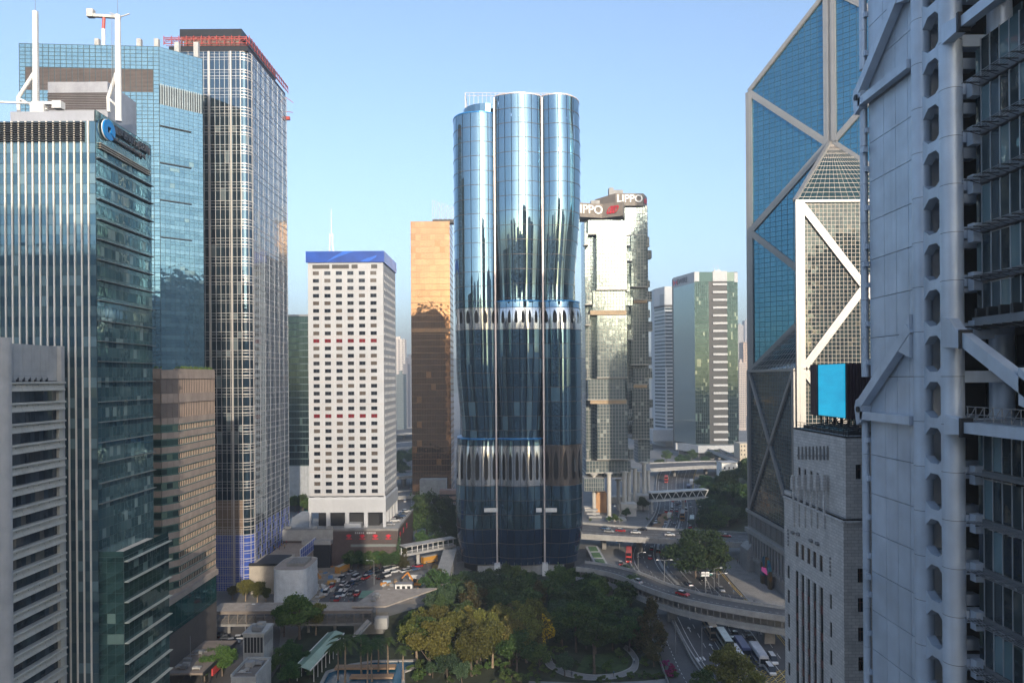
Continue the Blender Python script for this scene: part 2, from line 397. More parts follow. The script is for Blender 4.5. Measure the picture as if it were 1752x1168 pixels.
# ================================================================ fin-clad bank tower with the blue logo
def bank_tower():
    t = thing('bank_tower', (-104, 140, 0), 'teal glass bank tower with cream vertical fins and round blue logo', 'tower')
    X0, X1, Y0, Y1 = -134.0, -79.0, 130.0, 150.0
    gv = glass('bank_vision_glass', (.07, .145, .19), (.135, .235, .285), .7, .04, .22, (.20, .30, .33))
    gs = glass('bank_spandrel_glass', (.14, .235, .265), (.20, .31, .34), .7, .10, .0)
    gd_ = glass('bank_side_glass', (.06, .14, .17), (.13, .24, .27), .65, .03, .10, (.2, .28, .29))
    fin = solid('cream_fin', (.72, .68, .61), .5, var=.05); dark = solid('teal_mullion', (.035, .06, .07), .45, .3)
    ztop = zat(190, 130, 150); zr = zat(208, 130, 100)
    b = MB(); b.box(X0, X1 - .14, Y0 + .14, Y1, 0, zr - .2); b.build('core', BLACK, t)
    f = front(X0, Y0); L = X1 - X0
    fh = 3.88; pitch = 1.32
    n = int(L / pitch); us = [L - k * pitch for k in range(n, -1, -1)]
    zs = [zr]; z = zat(245, 130, 100)
    while z > 1: zs += [z, z - 1.9]; z -= fh
    zs = sorted(set([0.0] + [round(q, 3) for q in zs]))
    bud = [180]
    panes(t, f, us, zs, -.02, lambda i, j: gs if (zs[j + 1] - zs[j]) < 1.93 and zs[j] > 3 else gv, th=.05, gap=.05, budget=bud, region=(0, 170, 190, 1168))
    b = MB(); mullions(b, f, [0, L], zs, .06, .09, -.13, .06); b.build('transom_frame', dark, t)
    for u in us[:-1][-36:]:
        top = zr; b = MB(); b.fbox(f, u - .135, u + .135, 9, top, .06, .26); b.build('fin', fin, t)
    # louvres over the plant floor at the top
    b = MB(); u1 = uz(f, 146, 230)[0]
    for k in range(9): zz = zat(245, 130, 100) + .3 + k * .42; b.fbox(f, 0, u1, zz, zz + .18, .07, .45)
    b.build('louvre_screen', DARK, t)
    b = MB(); b.fbox(f, uz(f, 17, 200)[0], L - .3, zr + .02, ztop, -.6, -.1); b.build('parapet_band', solid('grey_panel', (.40, .41, .44), .45, .3, var=.05), t)
    # side facing the square
    g = right(X1, Y0); W = Y1 - Y0; zs2 = [q for q in zs if q < zr - .1] + [zr, zr + 1.3, ztop + .2]
    us2 = lines(0, W, 16)
    bud2 = [110]
    panes(t, g, us2, zs2, -.02, lambda i, j: gs if j % 2 == 0 and zs2[j] > 90 else gd_, th=.05, gap=.05, budget=bud2, region=(165, 260, 180, 930))
    b = MB(); mullions(b, g, us2, zs2, .05, .08, -.13, .05); b.build('side_frame', dark, t)
    z = zat(268, 130, 170) - .2
    while z > 50:
        b = MB(); b.fbox(g, .1, W, z, z + .12, .05, .75); b.build('sunshade', solid('sunshade_metal', (.20, .22, .22), .4, .5), t); z -= fh
    # sign: disc with a square hole and the two lines of writing
    blue = solid('logo_blue', (.0, .20, .55), .35, var=.03, streak=False); wt = solid('sign_white', (.8, .8, .8), .4, var=.02); gy = solid('sign_grey', (.09, .09, .10), .4, .2)
    uc, zc = uz(g, 186.5, 223, .6); R_ = 1.95
    b = MB(); N = 40
    for rr, d0, d1, m in ((R_, .45, .75, 0), (R_ + .08, .3, .46, 1)):
        outer = [(uc + rr * math.cos(a), zc + rr * math.sin(a)) for a in [2 * math.pi * (k + .5) / N for k in range(N)]]
        q = rr * .30
        inner = []
        for k in range(N):
            a = 2 * math.pi * (k + .5) / N; c, s_ = math.cos(a), math.sin(a); e = q / max(abs(c), abs(s_)); inner.append((uc + c * e, zc + s_ * e))
        for k in range(N):
            if k == N - 6 or k == N - 5: continue
            k2 = (k + 1) % N; b.fpoly(g, [inner[k], outer[k], outer[k2], inner[k2]], d0, d1, m)
    b.build('logo_disc', [blue, wt], t)
    uA, zA = uz(g, 219, 237, .6); text('sign_lettering', '中國建設銀行(亞洲)', g, uA + .9, zA + .15, .45, 1.8, gy, t, .16, 1.0)
    uB, zB = uz(g, 217, 250, .6); text('sign_lettering', 'China Construction Bank (Asia)', g, uB + .6, zB + .05, .45, 1.05, gy, t, .18, .98)
    b = MB(); u0, z0 = uz(g, 178, 242, .4); 
    for k in range(3): b.fbox(g, .9, W - 1.0, z0 - .8 - .45 * k, z0 - .62 - .45 * k, .1, .5)
    b.build('grille', solid('gilt_grille', (.34, .30, .24), .4, .4), t)
    # lower wing with roof terrace
    xw, y2 = -74.2, 147.0; zt = zat(953, 130, 209)
    b = MB(); b.box(X1 + .02, xw - .14, Y0 + .14, y2, 0, zt - .3); b.build('wing_core', BLACK, t)
    h1 = front(X1 + .02, Y0); h2 = right(xw, Y0); zw = [zt]; z = zt - .9
    while z > 8: zw += [z, z - 2.0]; z -= 3.9
    zw = sorted(zw); gl2 = glass('wing_glass', (.018, .055, .062), (.045, .105, .11), .7, .03, .06, (.10, .16, .16))
    panes(t, h1, lines(0, xw - X1 - .02, 3), zw, -.02, gl2, budget=bud2, name='glass_pane')
    panes(t, h2, lines(0, y2 - Y0, 10), zw, -.02, gl2, budget=bud2, name='glass_pane')
    b = MB(); mullions(b, h1, lines(0, xw - X1 - .02, 3), zw, .05, .08, -.13, .05); mullions(b, h2, lines(0, y2 - Y0, 10), zw, .05, .08, -.13, .05); b.build('wing_frame', dark, t)
    for k, z in enumerate(zw[::-1]):
        if k % 2 == 1 and z > 15:
            b = MB(); b.fbox(h2, .1, y2 - Y0, z, z + .14, .05, .8); b.build('sunshade', solid('sunshade_pale', (.42, .46, .45), .4, .4), t)
    b = MB(); b.box(X1 + .1, xw - .2, Y0 + .2, y2 - .1, zt - .3, zt - .25); b.build('terrace', CONC, t)
    b = MB(); b.box(xw - .12, xw - .06, Y0 + .1, y2, zt, zt + 1.1); b.box(X1, xw - .12, Y0 + .06, Y0 + .12, zt, zt + 1.1); b.build('terrace_glass_rail', gl2, t)
    b = MB(); 
    for k in range(11): b.fbox(h2, .2 + k * 1.55, .65 + k * 1.55, 0, 8.1, .06, .5)
    b.build('base_fins', solid('stone_fin', (.42, .42, .41), .6), t)
    # roof plant block
    p0, p1 = at(82, 188, 138), at(184, 140, 138); pl = front(p0.x, 138.0)
    b = MB(); b.box(p0.x, p1.x, 138, 148.5, zr, p1.z); b.build('plant_room', solid('plant_grey', (.36, .37, .40), .5, .2), t)
    b = MB(); zz = p0.z
    for k in range(10): b.fbox(pl, 0, p1.x - p0.x, zz + k * .35, zz + .2 + k * .35, .0, .12)
    b.build('plant_louvre', solid('louvre_brown', (.09, .07, .065), .5, .3), t)
    # two raking masts
    for mx, top, foot in ((61, 20, 28), (202, 26, 182)):
        D = 134.0; m = thing('roof_mast', at(mx, 188, D), 'tall white mast with raking strut behind the folded roof crane' if mx < 100 else 'tall white mast with raking strut above the round blue logo', 'mast', 'white masts on the fin-clad tower roof')
        a, e = at(mx + 1, 208, D), at(mx - .6, top, D); b = MB(); b.tube([a, e], [.62, .5], 12); b.build('shaft', WHITE, m, True)
        b = MB(); b.tube([e, e + Vector((0, 0, 3))], .05, 5); b.build('lightning_rod', STEEL, m)
        s1, s2 = at(mx - 3, 126, D), at(foot + 3, 168, D); b = MB(); b.tube([s1, s2], .36, 10); b.build('strut', WHITE, m, True)
        b = MB(); b.tube([s2, at(mx, 184, D)], .22, 8); b.build('strut', WHITE, m, True)
        b = MB(); b.tube([s2, at(foot + 4, 192, D)], .34, 10); b.build('strut', WHITE, m, True)
        b = MB(); lx = e.x + (.8 if mx < 100 else -.8)
        for off in (-.16, .16): b.tube([(lx + off, D - .5, a.z), (lx + off, D - .5, e.z)], .03, 4)
        z = a.z
        while z < e.z: b.bar((lx - .16, D - .5, z), (lx + .16, D - .5, z), .03, .03); z += .4
        b.build('ladder', STEEL, m)
    # window cleaning gondola crane lying on the roof
    D = 131.5; c = thing('roof_crane', at(70, 188, D), 'white window cleaning crane lying folded on the tower roof edge', 'crane')
    b = MB(); p = at(92, 176, D); b.box(p.x, p.x + 1.7, D - .6, D + .8, p.z - 1.2, p.z + .2); b.build('counterweight', WHITE, c)
    b = MB(); b.bar(at(95, 177, D), at(56, 177, D), .7, .55); b.bar(at(58, 177, D), at(-30, 174, D), .35, .3); b.build('boom', WHITE, c)
    b = MB(); q = at(66, 181, D); b.box(q.x - 1.2, q.x + 1.4, D - .7, D + .7, ztop + .25, q.z + .3); b.bar(q, at(56, 187.5, D), .2, .2); b.bar(q + Vector((1, 0, 0)), at(80, 187.5, D), .2, .2); b.build('carriage', WHITE, c)
bank_tower()

# ================================================================ big teal tower with the sloping side
def teal_tower():
    t = thing('glass_tower', (-130, 235, 0), 'broad pale teal glass tower with brown louvre band near the top', 'tower')
    A0, A1, A2 = at(33, 75, 215.3), at(272, 80, 218.0), at(346, 101, 226.5)
    zt = (A0.z + A1.z) / 2
    f = Fr((A0.x, A0.y), (A1.x - A0.x, A1.y - A0.y)); g = Fr((A1.x, A1.y), (A2.x - A1.x, A2.y - A1.y))
    LF = math.hypot(A1.x - A0.x, A1.y - A0.y); LG = math.hypot(A2.x - A1.x, A2.y - A1.y)
    core = [(A0.x + .1, A0.y + .2), (A1.x - .05, A1.y + .2), (A2.x - .15, A2.y + .1), (-114.5, 247), (A0.x + .1, 247)]
    b = MB(); b.prism(core, 0, zt - .3); b.build('core', BLACK, t)
    gt = glass('pale_teal_glass', (.23, .385, .44), (.275, .445, .495), .8, .03, .0, (.32, .48, .50), wave=.03)
    gb = glass('teal_band_glass', (.16, .29, .345), (.22, .38, .43), .75, .03, .03, (.25, .38, .40), wave=.03)
    mu = solid('teal_tower_mullion', (.05, .085, .10), .45, .4)
    us = lines(0, LF, 24); zs = []; z = zt
    while z > 150: zs.append(z); z -= 1.215
    while z > 60: zs += [z, z - 1.1, z - 2.6]; z -= 3.95
    zs = sorted(set(round(q, 3) for q in zs if q > 60)); zs = [0.0] + zs
    lz0, lz1 = uz(f, 150, 150)[1], uz(f, 150, 122)[1]
    inl = lambda i, j: lz0 - .6 < (zs[j] + zs[j + 1]) / 2 < lz1 + .5 and 1 <= i < 23
    bud = [150]
    panes(t, f, us, zs, .0, lambda i, j: gt if zs[j] > 150 else (gb if j % 3 else gt), gap=.09, budget=bud, region=(30, 272, 75, 420), skip=inl, tilt=.0016, minpx=9)
    b = MB(); mullions(b, f, us, zs, .20, .17, -.1, .09); b.build('front_frame', mu, t)
    z0 = min(zs[j] for j in range(len(zs) - 1) if inl(3, j)); z1 = max(zs[j + 1] for j in range(len(zs) - 1) if inl(3, j))
    lv = solid('brown_louvre', (.13, .105, .095), .5, .3)
    for i in range(1, 23):
        b = MB(); zz = z0 + .08
        while zz < z1 - .1: b.fbox(f, us[i] + .1, us[i + 1] - .06, zz, zz + .30, .0, .08, 0, False); zz += .42
        b.build('louvre_panel', lv, t)
    ug = lines(0, LG, 9); bud2 = [150]
    s0, s1 = uz(g, 300, 168)[1] - 3.2, uz(g, 300, 168)[1] + 3.4
    panes(t, g, ug, zs, .0, lambda i, j: gt if zs[j] > 150 else (gb if j % 3 else gt), gap=.09, budget=bud2, region=(272, 360, 75, 640), tilt=.0016, minpx=8, skip=lambda i, j: s0 < (zs[j] + zs[j + 1]) / 2 < s1)
    b = MB(); mullions(b, g, ug, zs, .17, .17, -.1, .05); b.build('side_frame', mu, t)
    for k in range(18):
        u = LG * (k + .35) / 18.4
        b = MB(); b.fbox(g, u + .02, u + .38, s0, s1, -.05, .14); b.build('louvre_fin', solid('pale_fin', (.34, .40, .42), .5, .3), t)
    for k, dz in ((0, 0), (3, 0), (6, 0), (9, 0)):
        zz = uz(g, 272, 205)[1] - 3.95 * k - 2
        b = MB(); b.fbox(g, .05, LG * .72, zz, zz + .3, .09, .5); b.build('sun_blade', DARK, t)
    rf = solid('roof_slab', (.42, .43, .43), .6)
    for px, h in ((165, 68), (237, 68), (267, 68)):
        p = at(px, 78, 219); b = MB(); b.box(p.x - .7, p.x + .7, 219, 220.2, zt - .3, at(px, h, 219).z + .4); b.build('roof_post', rf, t)
    for px, py, h in ((302, 90, 72), (335, 100, 72)):
        D = 222.5 + (px - 302) * .1; p = at(px, py, D); b = MB(); b.box(p.x - .75, p.x + .75, D, D + 1.2, zt - .6, at(px, h, D).z); b.build('roof_post', rf, t)
    # maintenance crane on the roof
    D = 224.0; c = thing('roof_crane', at(177, 78, D), 'red and white jib crane standing on the broad teal tower roof', 'crane')
    b = MB(); b.tube([(at(177, 77, D).x, D, zt - .3), at(177, 50, D)], .55, 8); b.build('lower_mast', WHITE, c)
    b = MB(); b.tube([at(177, 50, D), at(178, 30, D)], .5, 8); b.build('upper_mast', solid('crane_red', (.42, .06, .05), .5), c)
    b = MB(); p, q = at(150, 17, D), at(161, 30, D); b.box(p.x, q.x, D - .8, D + .8, q.z, p.z); b.build('counterweight', solid('crane_grey', (.5, .5, .48), .6), c)
    b = MB(); b.bar(at(158, 27, D), at(206, 30, D), 1.0, .9); b.bar(at(206, 29, D), at(222, 24, D), .3, .25); b.bar(at(206, 29, D), at(188, 22, D), .25, .2); b.build('jib', solid('crane_grey', (.5, .5, .48), .6), c)
teal_tower()

# ================================================================ brown stone and glass block
def brown_block():
    t = thing('office_building', (-96, 185, 0), 'brown stone clad block with ribbed side and green strip windows', 'building')
    X0, X1, Y0, Y1 = -106.0, -86.3, 172.0, 197.5
    st = solid('brown_stone', (.40, .315, .255), .7, var=.12, piece=.25); lv = solid('brown_plant_louvre', (.19, .15, .125), .6)
    gr = glass('green_strip_glass', (.015, .035, .035), (.06, .13, .11), .45, .04, .2, (.16, .24, .17)); gb = glass('green_sill_glass', (.10, .19, .16), (.13, .23, .19), .3, .15, 0)
    zt = zat(632, 172, 290); base = zat(1032, 172, 290) + 1.5
    b = MB(); b.prism([(X0, Y0 + .5), (X1 - 2.7, Y0 + .5), (X1 - .5, Y0 + 4.6), (X1 - .5, Y1 - .05), (X0, Y1 - .05)], 0, zt); b.build('core', CONC_D, t)
    # chamfered plan: front, corner, ribbed side
    ch = 4.2; f = front(X0, Y0); LF = X1 - ch * .55 - X0; c = Fr((X1 - ch * .55, Y0), (ch * .55, ch)); LC = math.hypot(ch * .55, ch); g = right(X1, Y0 + ch); LG = Y1 - Y0 - ch
    zs = [zt]; z = zt - 2.3; rows = [('stone', zt - 2.3, zt), ('louvre', zt - 6.1, zt - 2.3), ('stone', zt - 8.5, zt - 6.1), ('louvre', zt - 12.3, zt - 8.5)]
    z = zt - 12.3; fhh = 3.65
    while z > base + 1: rows += [('stone', z - 1.6, z), ('sill', z - 1.92, z - 1.6), ('glass', z - 3.33, z - 1.92), ('sill', z - fhh, z - 3.33)]; z -= fhh
    rows.append(('stone', base, z))
    M = {'stone': st, 'louvre': lv, 'glass': gr, 'sill': gb}; bud = [170]
    stone = MB(); 
    for kind, a, e in rows:
        dd = {'stone': .10, 'louvre': -.15, 'glass': -.25, 'sill': .0}[kind]
        panes(t, f, [q for q in lines(LF - 2.4 * 4, LF, 4)], [a, e], dd, M[kind], th=.3, gap=.05 if kind != 'sill' else .01, budget=bud, name='stone_panel' if kind == 'stone' else 'front_pane', tilt=0, stuff='front_strip')
        panes(t, c, lines(0, LC, 3), [a, e], dd, M[kind], th=.3, gap=.04 if kind != 'sill' else .01, budget=bud, name='stone_panel' if kind == 'stone' else 'corner_pane', tilt=0, stuff='corner_strip')
        panes(t, g, lines(0, LG, 22), [a, e], dd - .05, M[kind], th=.3, gap=.03 if kind != 'sill' else .01, budget=bud, name='stone_panel' if kind == 'stone' else 'side_pane', tilt=0, stuff='side_strip', minpx=11)
        if kind == 'sill':
            b = MB(); b.fbox(g, 0, LG, e - .12, e, .0, .3); b.build('sun_ledge', solid('ledge_metal', (.30, .36, .33), .4, .4), t)
    for k in range(23):
        b = MB(); u = LG * k / 22; b.fbox(g, u - .07, u + .07, base, zt, .05, .2); b.build('fin', solid('brown_fin', (.43, .33, .26), .6, var=.08), t)
    b = MB(); b.fbox(f, LF - 2.4 * 4, LF, zt, zt + .25, -.6, .2); b.fbox(g, -1, LG, zt + .01, zt + .26, -.6, .2); b.build('coping', st, t)
    # planted roof edge
    b = MB()
    for k in range(500):
        q = RND.random(); p = g.p(q * LG, zt + .2 + RND.random() * .7, -.7 + RND.random() * .5) if RND.random() < .75 else f.p(LF - RND.random() * 9, zt + .2 + RND.random() * .6, -.7)
        leaf(b, p, .28, RND)
    b.build('roof_hedge', leafmat('roof_hedge_leaf', (.10, .13, .03)), t, kind='stuff')
    # glass hall at the foot, stone lintel over it
    gl = glass('hall_glass', (.012, .08, .075), (.03, .14, .13), .55, .02, .05, (.1, .2, .18)); h = right(X1 + .6, Y0 - 3)
    b = MB(); b.box(X0, X1 + .45, Y0 - 2.9, Y1 - .2, 0, base - 1.0); b.build('hall_core', solid('hall_stone', (.09, .08, .072), .6), t)
    panes(t, h, lines(.2, LG + 6.5, 8), [base - 8.8, base - 1.2], .0, gl, budget=bud, name='hall_pane', gap=.08)
    b = MB(); b.fbox(h, 0, LG + 7, base - 1.2, base + .3, -.9, .5); b.build('lintel', solid('lintel_stone', (.33, .28, .24), .6), t)
    b = MB(); mullions(b, h, lines(.2, LG + 6.5, 8), [base - 8.8, base - 7.8, base - 1.2], .08, .1, .0, .1); b.build('hall_frame', DARK, t)
brown_block()

# ================================================================ tall tower still under construction
def new_tower():
    t = thing('glass_tower', (-115, 270, 0), 'tallest glass tower with white mullions, black crown and blue film base', 'tower')
    X0, X1, Y0, Y1 = -137.0, -95.5, 250.0, 291.0; r = 3.2
    zt = zat(88, 250, 430); zb = zat(880, 250, 400)
    pm = solid('pale_mullion', (.58, .55, .52), .35, .35, var=.05); gm = solid('shaded_mullion', (.40, .42, .46), .35, .4, var=.05)  # side mullions: the pale ones with the side's shade in their colour
    gl = glass('deep_blue_glass', (.05, .095, .14), (.085, .145, .19), .8, .02, .05, (.2, .24, .25), wave=.02); bf = solid('blue_film', (.035, .09, .42), .35, var=.15, streak=False, piece=.3)
    br = solid('brown_blind', (.20, .145, .105), .6, piece=.3)
    b = MB(); b.prism([(X0, Y0 + .3), (X1 - r, Y0 + .3), (X1 - .3, Y0 + r), (X1 - .3, Y1), (X0, Y1)], 0, zt - .5); b.build('core', BLACK, t)
    f = front(X0, Y0); LF = X1 - r - X0
    def rel(px): return uz(f, px, 400)[0]
    us = [LF - q for q in (0, 1.6, 4.3, 5.8, 7.6, 9.4, 11.9, 13.4, 16.2, 19, 22, 25, 28, 31, 34)][::-1]
    zs = []; z = zt
    zs.append(z); z -= 2.1
    while z > 30: zs += [z, z - 4.6]; z -= 6.9 if False else 6.85
    zs = sorted(set(round(q, 2) for q in zs)); low = lines(0, zs[0], 9); zs = low[:-1] + zs
    zf = zat(905, 250, 400); zbr = zat(862, 250, 400)
    mt = lambda i, j: bf if zs[j + 1] < zf else (br if zs[j + 1] < zbr + 5 and zs[j] > zf - 5 and zs[j + 1] < zbr + 3 else gl)
    bud = [120]
    panes(t, f, us, zs, .0, mt, gap=.12, budget=bud, region=(348, 432, 80, 1010))
    b = MB(); mullions(b, f, us, zs, .12, .15, -.2, .1); 
    for u in us: b.fbox(f, u - .05, u + .05, zf * .0, zt, .12, .22)
    for z in zs: 
        if z > zf: b.fbox(f, us[0], LF, z - 1.0, z - .92, -.1, .09)
    b.build('front_frame', pm, t)
    bl = MB()
    for z in lines(0, zf, 34): bl.fbox(f, us[0], LF, z - .05, z + .05, -.1, .13)
    for i in range(len(us) - 1): bl.fbox(f, (us[i] + us[i + 1]) / 2 - .05, (us[i] + us[i + 1]) / 2 + .05, 0, zf, -.1, .14)
    bl.build('base_grid', pm, t)
    # double shafts that run up the front
    for u in (rel(397), rel(360)):
        b = MB(); b.fbox(f, u - .32, u + .32, 0, zt, .23, .4); b.build('pilaster', pm, t)
    # rounded corner, six facets
    rows = MB(); gl_c = MB(); n = 6; cx, cy = X1 - r, Y0 + r
    arc = [(cx + r * math.sin(a), cy - r * math.cos(a)) for a in [math.pi / 2 * k / n for k in range(n + 1)]]
    for k in range(n):
        a, e = arc[k], arc[k + 1]; fc = Fr(a, (e[0] - a[0], e[1] - a[1])); L = math.hypot(e[0] - a[0], e[1] - a[1])
        mm = (lambda i, j: bf if zs[j + 1] < zf else gl)
        panes(t, fc, [0, L], zs, .0, mm, gap=.02 , budget=[0], stuff='corner_panes')
        for z in zs: rows.fbox(fc, 0, L, z - .16, z + .16, -.1, .16, 0, False); rows.fbox(fc, 0, L, z - 1.05, z - .85, -.1, .14, 0, False)
        if k % 3 == 0 or k == n - 1: rows.fbox(fc, -.1, .12, 0, zt, -.1, .22)
    rows.build('corner_frame', pm, t)
    # side
    g = right(X1, Y0 + r); LG = Y1 - Y0 - r; ug = lines(0, LG, 21); bud2 = [150]
    mg = lambda i, j: bf if (zs[j + 1] < zf + 3 and zs[j + 1] > 4 and (i * 7 + j * 3) % 5 < 3) else gl
    panes(t, g, ug, zs, .0, mg, gap=.1, budget=bud2, region=(430, 500, 90, 1000), minpx=14)
    b = MB(); mullions(b, g, ug, zs, .13, .17, -.2, .1)
    for z in zs: b.fbox(g, 0, LG, z - 1.9, z - 1.78, -.1, .2)
    for k in range(0, 22, 3): b.fbox(g, ug[k] - .16, ug[k] + .16, 0, zt, .09, .22)
    b.build('side_frame', gm, t)
    # black crown on steel, red working platform
    blk = solid('crown_black', (.012, .013, .016), .4, .2, var=.1); red = solid('scaffold_red', (.36, .05, .04), .6)
    zc = zat(46, 250, 400); zp = zat(74, 250, 400); x0 = at(290, 60, 250).x; xr = X1 - 1.0
    b = MB(); b.box(x0 + 3.0, xr - 2.2, Y0 + 1.5, Y1 - 3, zp + 3.0, zc); b.build('crown', blk, t)
    b = MB(); b.box(x0 - .2, xr + .6, Y0 - .2, Y1 + .5, zt, zt + 1.9); b.build('crown_band', blk, t)
    b = MB(); b.box(x0 + 4, xr - 3, Y0 + 2.5, Y1 - 4, zt + 1.9, zp + 3.2)
    for k in range(13): xx = x0 + 3.6 + k * (xr - 3 - x0 - 3.8) / 12; b.bar((xx, Y0 + 1.9, zt + 1.9), (xx, Y0 + 1.9, zp + 3.1), .5, .5)
    b.build('crown_columns', solid('crown_column', (.16, .14, .12), .6), t)
    rng = MB(); 
    for fr_, L in ((Fr((x0 - 1.5, Y0 - 1.2), (1, 0)), xr + 2.2 - x0), (right(xr + 1.6, Y0 - 1.2), Y1 - Y0 + 2)):
        nn = int(L / 2.6)
        for zz in (zt + 2.4, zt + 4.1, zp + 1.6): rng.bar(fr_.p(0, zz, 0), fr_.p(L, zz, 0), .18, .22); rng.bar(fr_.p(0, zz, -1.6), fr_.p(L, zz, -1.6), .12, .16)
        for k in range(nn + 1):
            u = L * k / nn; rng.bar(fr_.p(u, zt + 1.9, 0), fr_.p(u, zp + 2.2, 0), .2, .2)
            rng.bar(fr_.p(u, zt + 2.4, 0), fr_.p(u, zp + 1.6, -1.6), .14, .14)
            if k < nn: rng.bar(fr_.p(u, zt + 2.4, 0), fr_.p(u + L / nn, zt + 4.1, 0), .1, .1)
    rng.build('working_platform', red, t)
    b = MB(); p = g.p(LG, zt, 0); b.bar(p, p + Vector((3.2, 0, -2.4)), .2, .2); b.bar(p + Vector((0, 0, -6)), p + Vector((3.0, 0, -6.5)), .2, .2); b.bar(p + Vector((0, 0, -9)), p + Vector((1.6, 0, -9)), 1.2, 1.4); b.build('hoist_arm', red, t)
new_tower()

# ================================================================ white hotel-like tower on a brown podium
def white_tower():
    t = thing('office_tower', (-70, 305, 0), 'white tower with small square windows and bright blue roof band', 'tower')
    X0, X1, Y0, Y1 = at(528, 660, 290).x, at(657, 660, 290).x, 290.0, 320.0
    wh = solid('white_render', (.46, .48, .505), .6, var=.06, scale=.12)
    gl = glass('small_window_glass', (.012, .018, .03), (.05, .055, .065), .35, .06, .28, (.16, .13, .105)); rd = glass('red_window_glass', (.16, .012, .02), (.22, .02, .03), .15, .2, 0)
    zt = zat(430, 290, 600); zb = zat(905, 290, 600); zs0 = zat(449, 290, 600)
    f = front(X0, Y0); W = X1 - X0; g = right(X1, Y0); G = Y1 - Y0
    wins, gins = [], []; bud = [200]
    pitch = 12.85 * 290 / FPX; z_ = zat(464, 290, 600)
    for r in range(32):
        z1 = z_ - r * pitch; z0 = z1 - 1.45
        for c in range(6):
            u = (536.7 - 528) * 290 / FPX + c * 4.88; wins.append((u - .08, u + 2.55, z0 - .12, z1 + .05, r))
        for c in range(8):
            u = 1.6 + c * 3.5; gins.append((u, u + 1.5, z0, z1, r))
    zpod = zat(838, 290, 600) - 3
    b = MB(); wall_open(b, f, 0, W, zpod - 6.5, zs0, [w[:4] for w in wins], .3); b.build('front_wall', wh, t)
    b = MB(); wall_open(b, g, 0, G, zpod - 6.5, zs0, [w[:4] for w in gins], .3); b.build('side_wall', wh, t)
    b = MB(); b.box(X0 + .02, X1 - .4, Y0 + .4, Y1, zpod - 6.5, zs0); b.box(X0, X1, Y0 + .02, Y1, zs0, zt - 1); b.build('core', wh, t)
    frame = solid('window_frame', (.10, .11, .12), .4, .4)
    sm = MB(); sill = MB()
    for k, (a, e, z0, z1, r) in enumerate(wins):
        m = rd if r in (9, 19) else gl
        o = link('window', unit_pane(e - a - .02, z1 - z0 - .02, .05, m), t, f.mat((a + e) / 2, (z0 + z1) / 2, -.26))
        sill.fbox(f, a - .05, e + .05, z0 - .1, z0, .0, .1); sm.fbox(f, (a + e) / 2 - .04, (a + e) / 2 + .04, z0, z1, -.26, -.16)
    panes_b = MB()
    for a, e, z0, z1, r in gins: panes_b.fbox(g, a, e, z0, z1, -.3, -.26, 1 if r in (9, 19) else 0, False)
    panes_b.build('side_windows', [gl, rd], t, kind='stuff')
    sill.build('sills', wh, t, kind='stuff'); sm.build('window_bars', frame, t, kind='stuff')
    b = MB(); st = solid('string_course', (.50, .42, .38), .7)
    for r in range(0, 33, 3):
        z = z_ - r * pitch + 1.0; b.fbox(f, -.02, W + .05, z, z + .12, .0, .07); b.fbox(g, 0, G, z, z + .12, .0, .07)
    b.build('string_courses', st, t)
    b = MB()
    for c in range(1, 6): u = (536.7 - 528) * 290 / FPX + c * 4.88 - 1.3; b.fbox(f, u, u + .06, zpod, zs0, .0, .03)
    b.build('panel_joints', st, t)
    # top slots
    for c in range(4):
        u = 2.0 + c * 8.3; b = MB(); b.fbox(f, u, u + (7.2 if c < 2 else 2.6), zs0 - 2.6, zs0 - .9, .01, .06)
        b.build('vent_slot', solid('vent_dark', (.07, .065, .06), .6), t)
    # base: bevelled skirt, piers, dark car deck behind
    b = MB()
    for fr_, L in ((f, W), (g, G)):
        b.extrude(fr_, [(.0, zpod + .5), (.0, zpod + .0), (.45, zpod - 1.0), (.45, zpod - 6.4), (-.4, zpod - 6.4), (-.4, zpod + .5)], -.3, L + .4)
        for k in range(5): u = L * k / 4; b.fbox(fr_, max(0, u - .8), min(L, u + .8), zb - 3, zpod - 6.4, -.8, .43)
    b.build('skirt', wh, t)
    b = MB(); b.box(X0 + 3, X1 - 3, Y0 + 3, Y1 - 3, zb - 3, zpod - 6); b.build('car_deck_core', DARK, t)
    b = MB(); b.box(X0 + 15, X0 + 22, Y0 - 1.0, Y0 + 3, zb - .5, zb + 2.6); b.build('deck_kiosk', wh, t)
    # bright blue band of screens round the roof
    bl = solid('blue_screen', (.012, .07, .38), .25, var=.3, scale=.08, streak=False); bl2 = solid('blue_screen_light', (.16, .26, .75), .25, var=.15, scale=.1, streak=False)
    b = MB(); b.fbox(f, -.7, W + .5, zs0, zt, .0, .6)
    b.build('roof_screen', bl, t)
    b = MB(); b.fpoly(f, [(8, zs0 + .2), (13, zs0 + 2.3), (20, zt - .1), (15, zt - .1), (10.5, zs0 + 2.0)], .6, .63); b.fpoly(f, [(22, zs0 + .2), (25, zs0 + 1.6), (29.5, zs0 + 2.9), (29, zs0 + 2.0), (26, zs0 + .2)], .6, .63); b.build('screen_ribbon', solid('blue_ribbon', (.02, .13, .60), .25, streak=False), t)
    b = MB(); b.fbox(g, -.1, G + .6, zs0 + .01, zt, .0, .5); b.build('side_screen', bl2, t)
    # roof house, mast
    p = at(545, 429, 300); q = at(625, 423, 300)
    b = MB(); b.hexa([(p.x, 298, zt - 1), (q.x, 298, zt - 1), (q.x, 314, zt - 1), (p.x, 314, zt - 1), (p.x + 4, 300, zt + 1.8), (q.x - 3, 300, zt + 1.8), (q.x - 3, 312, zt + 1.8), (p.x + 4, 312, zt + 1.8)]); b.build('roof_house', CONC, t)
    m = thing('roof_mast', at(567, 423, 302), 'white lattice mast with thin spire on the white tower roof', 'mast'); b = MB()
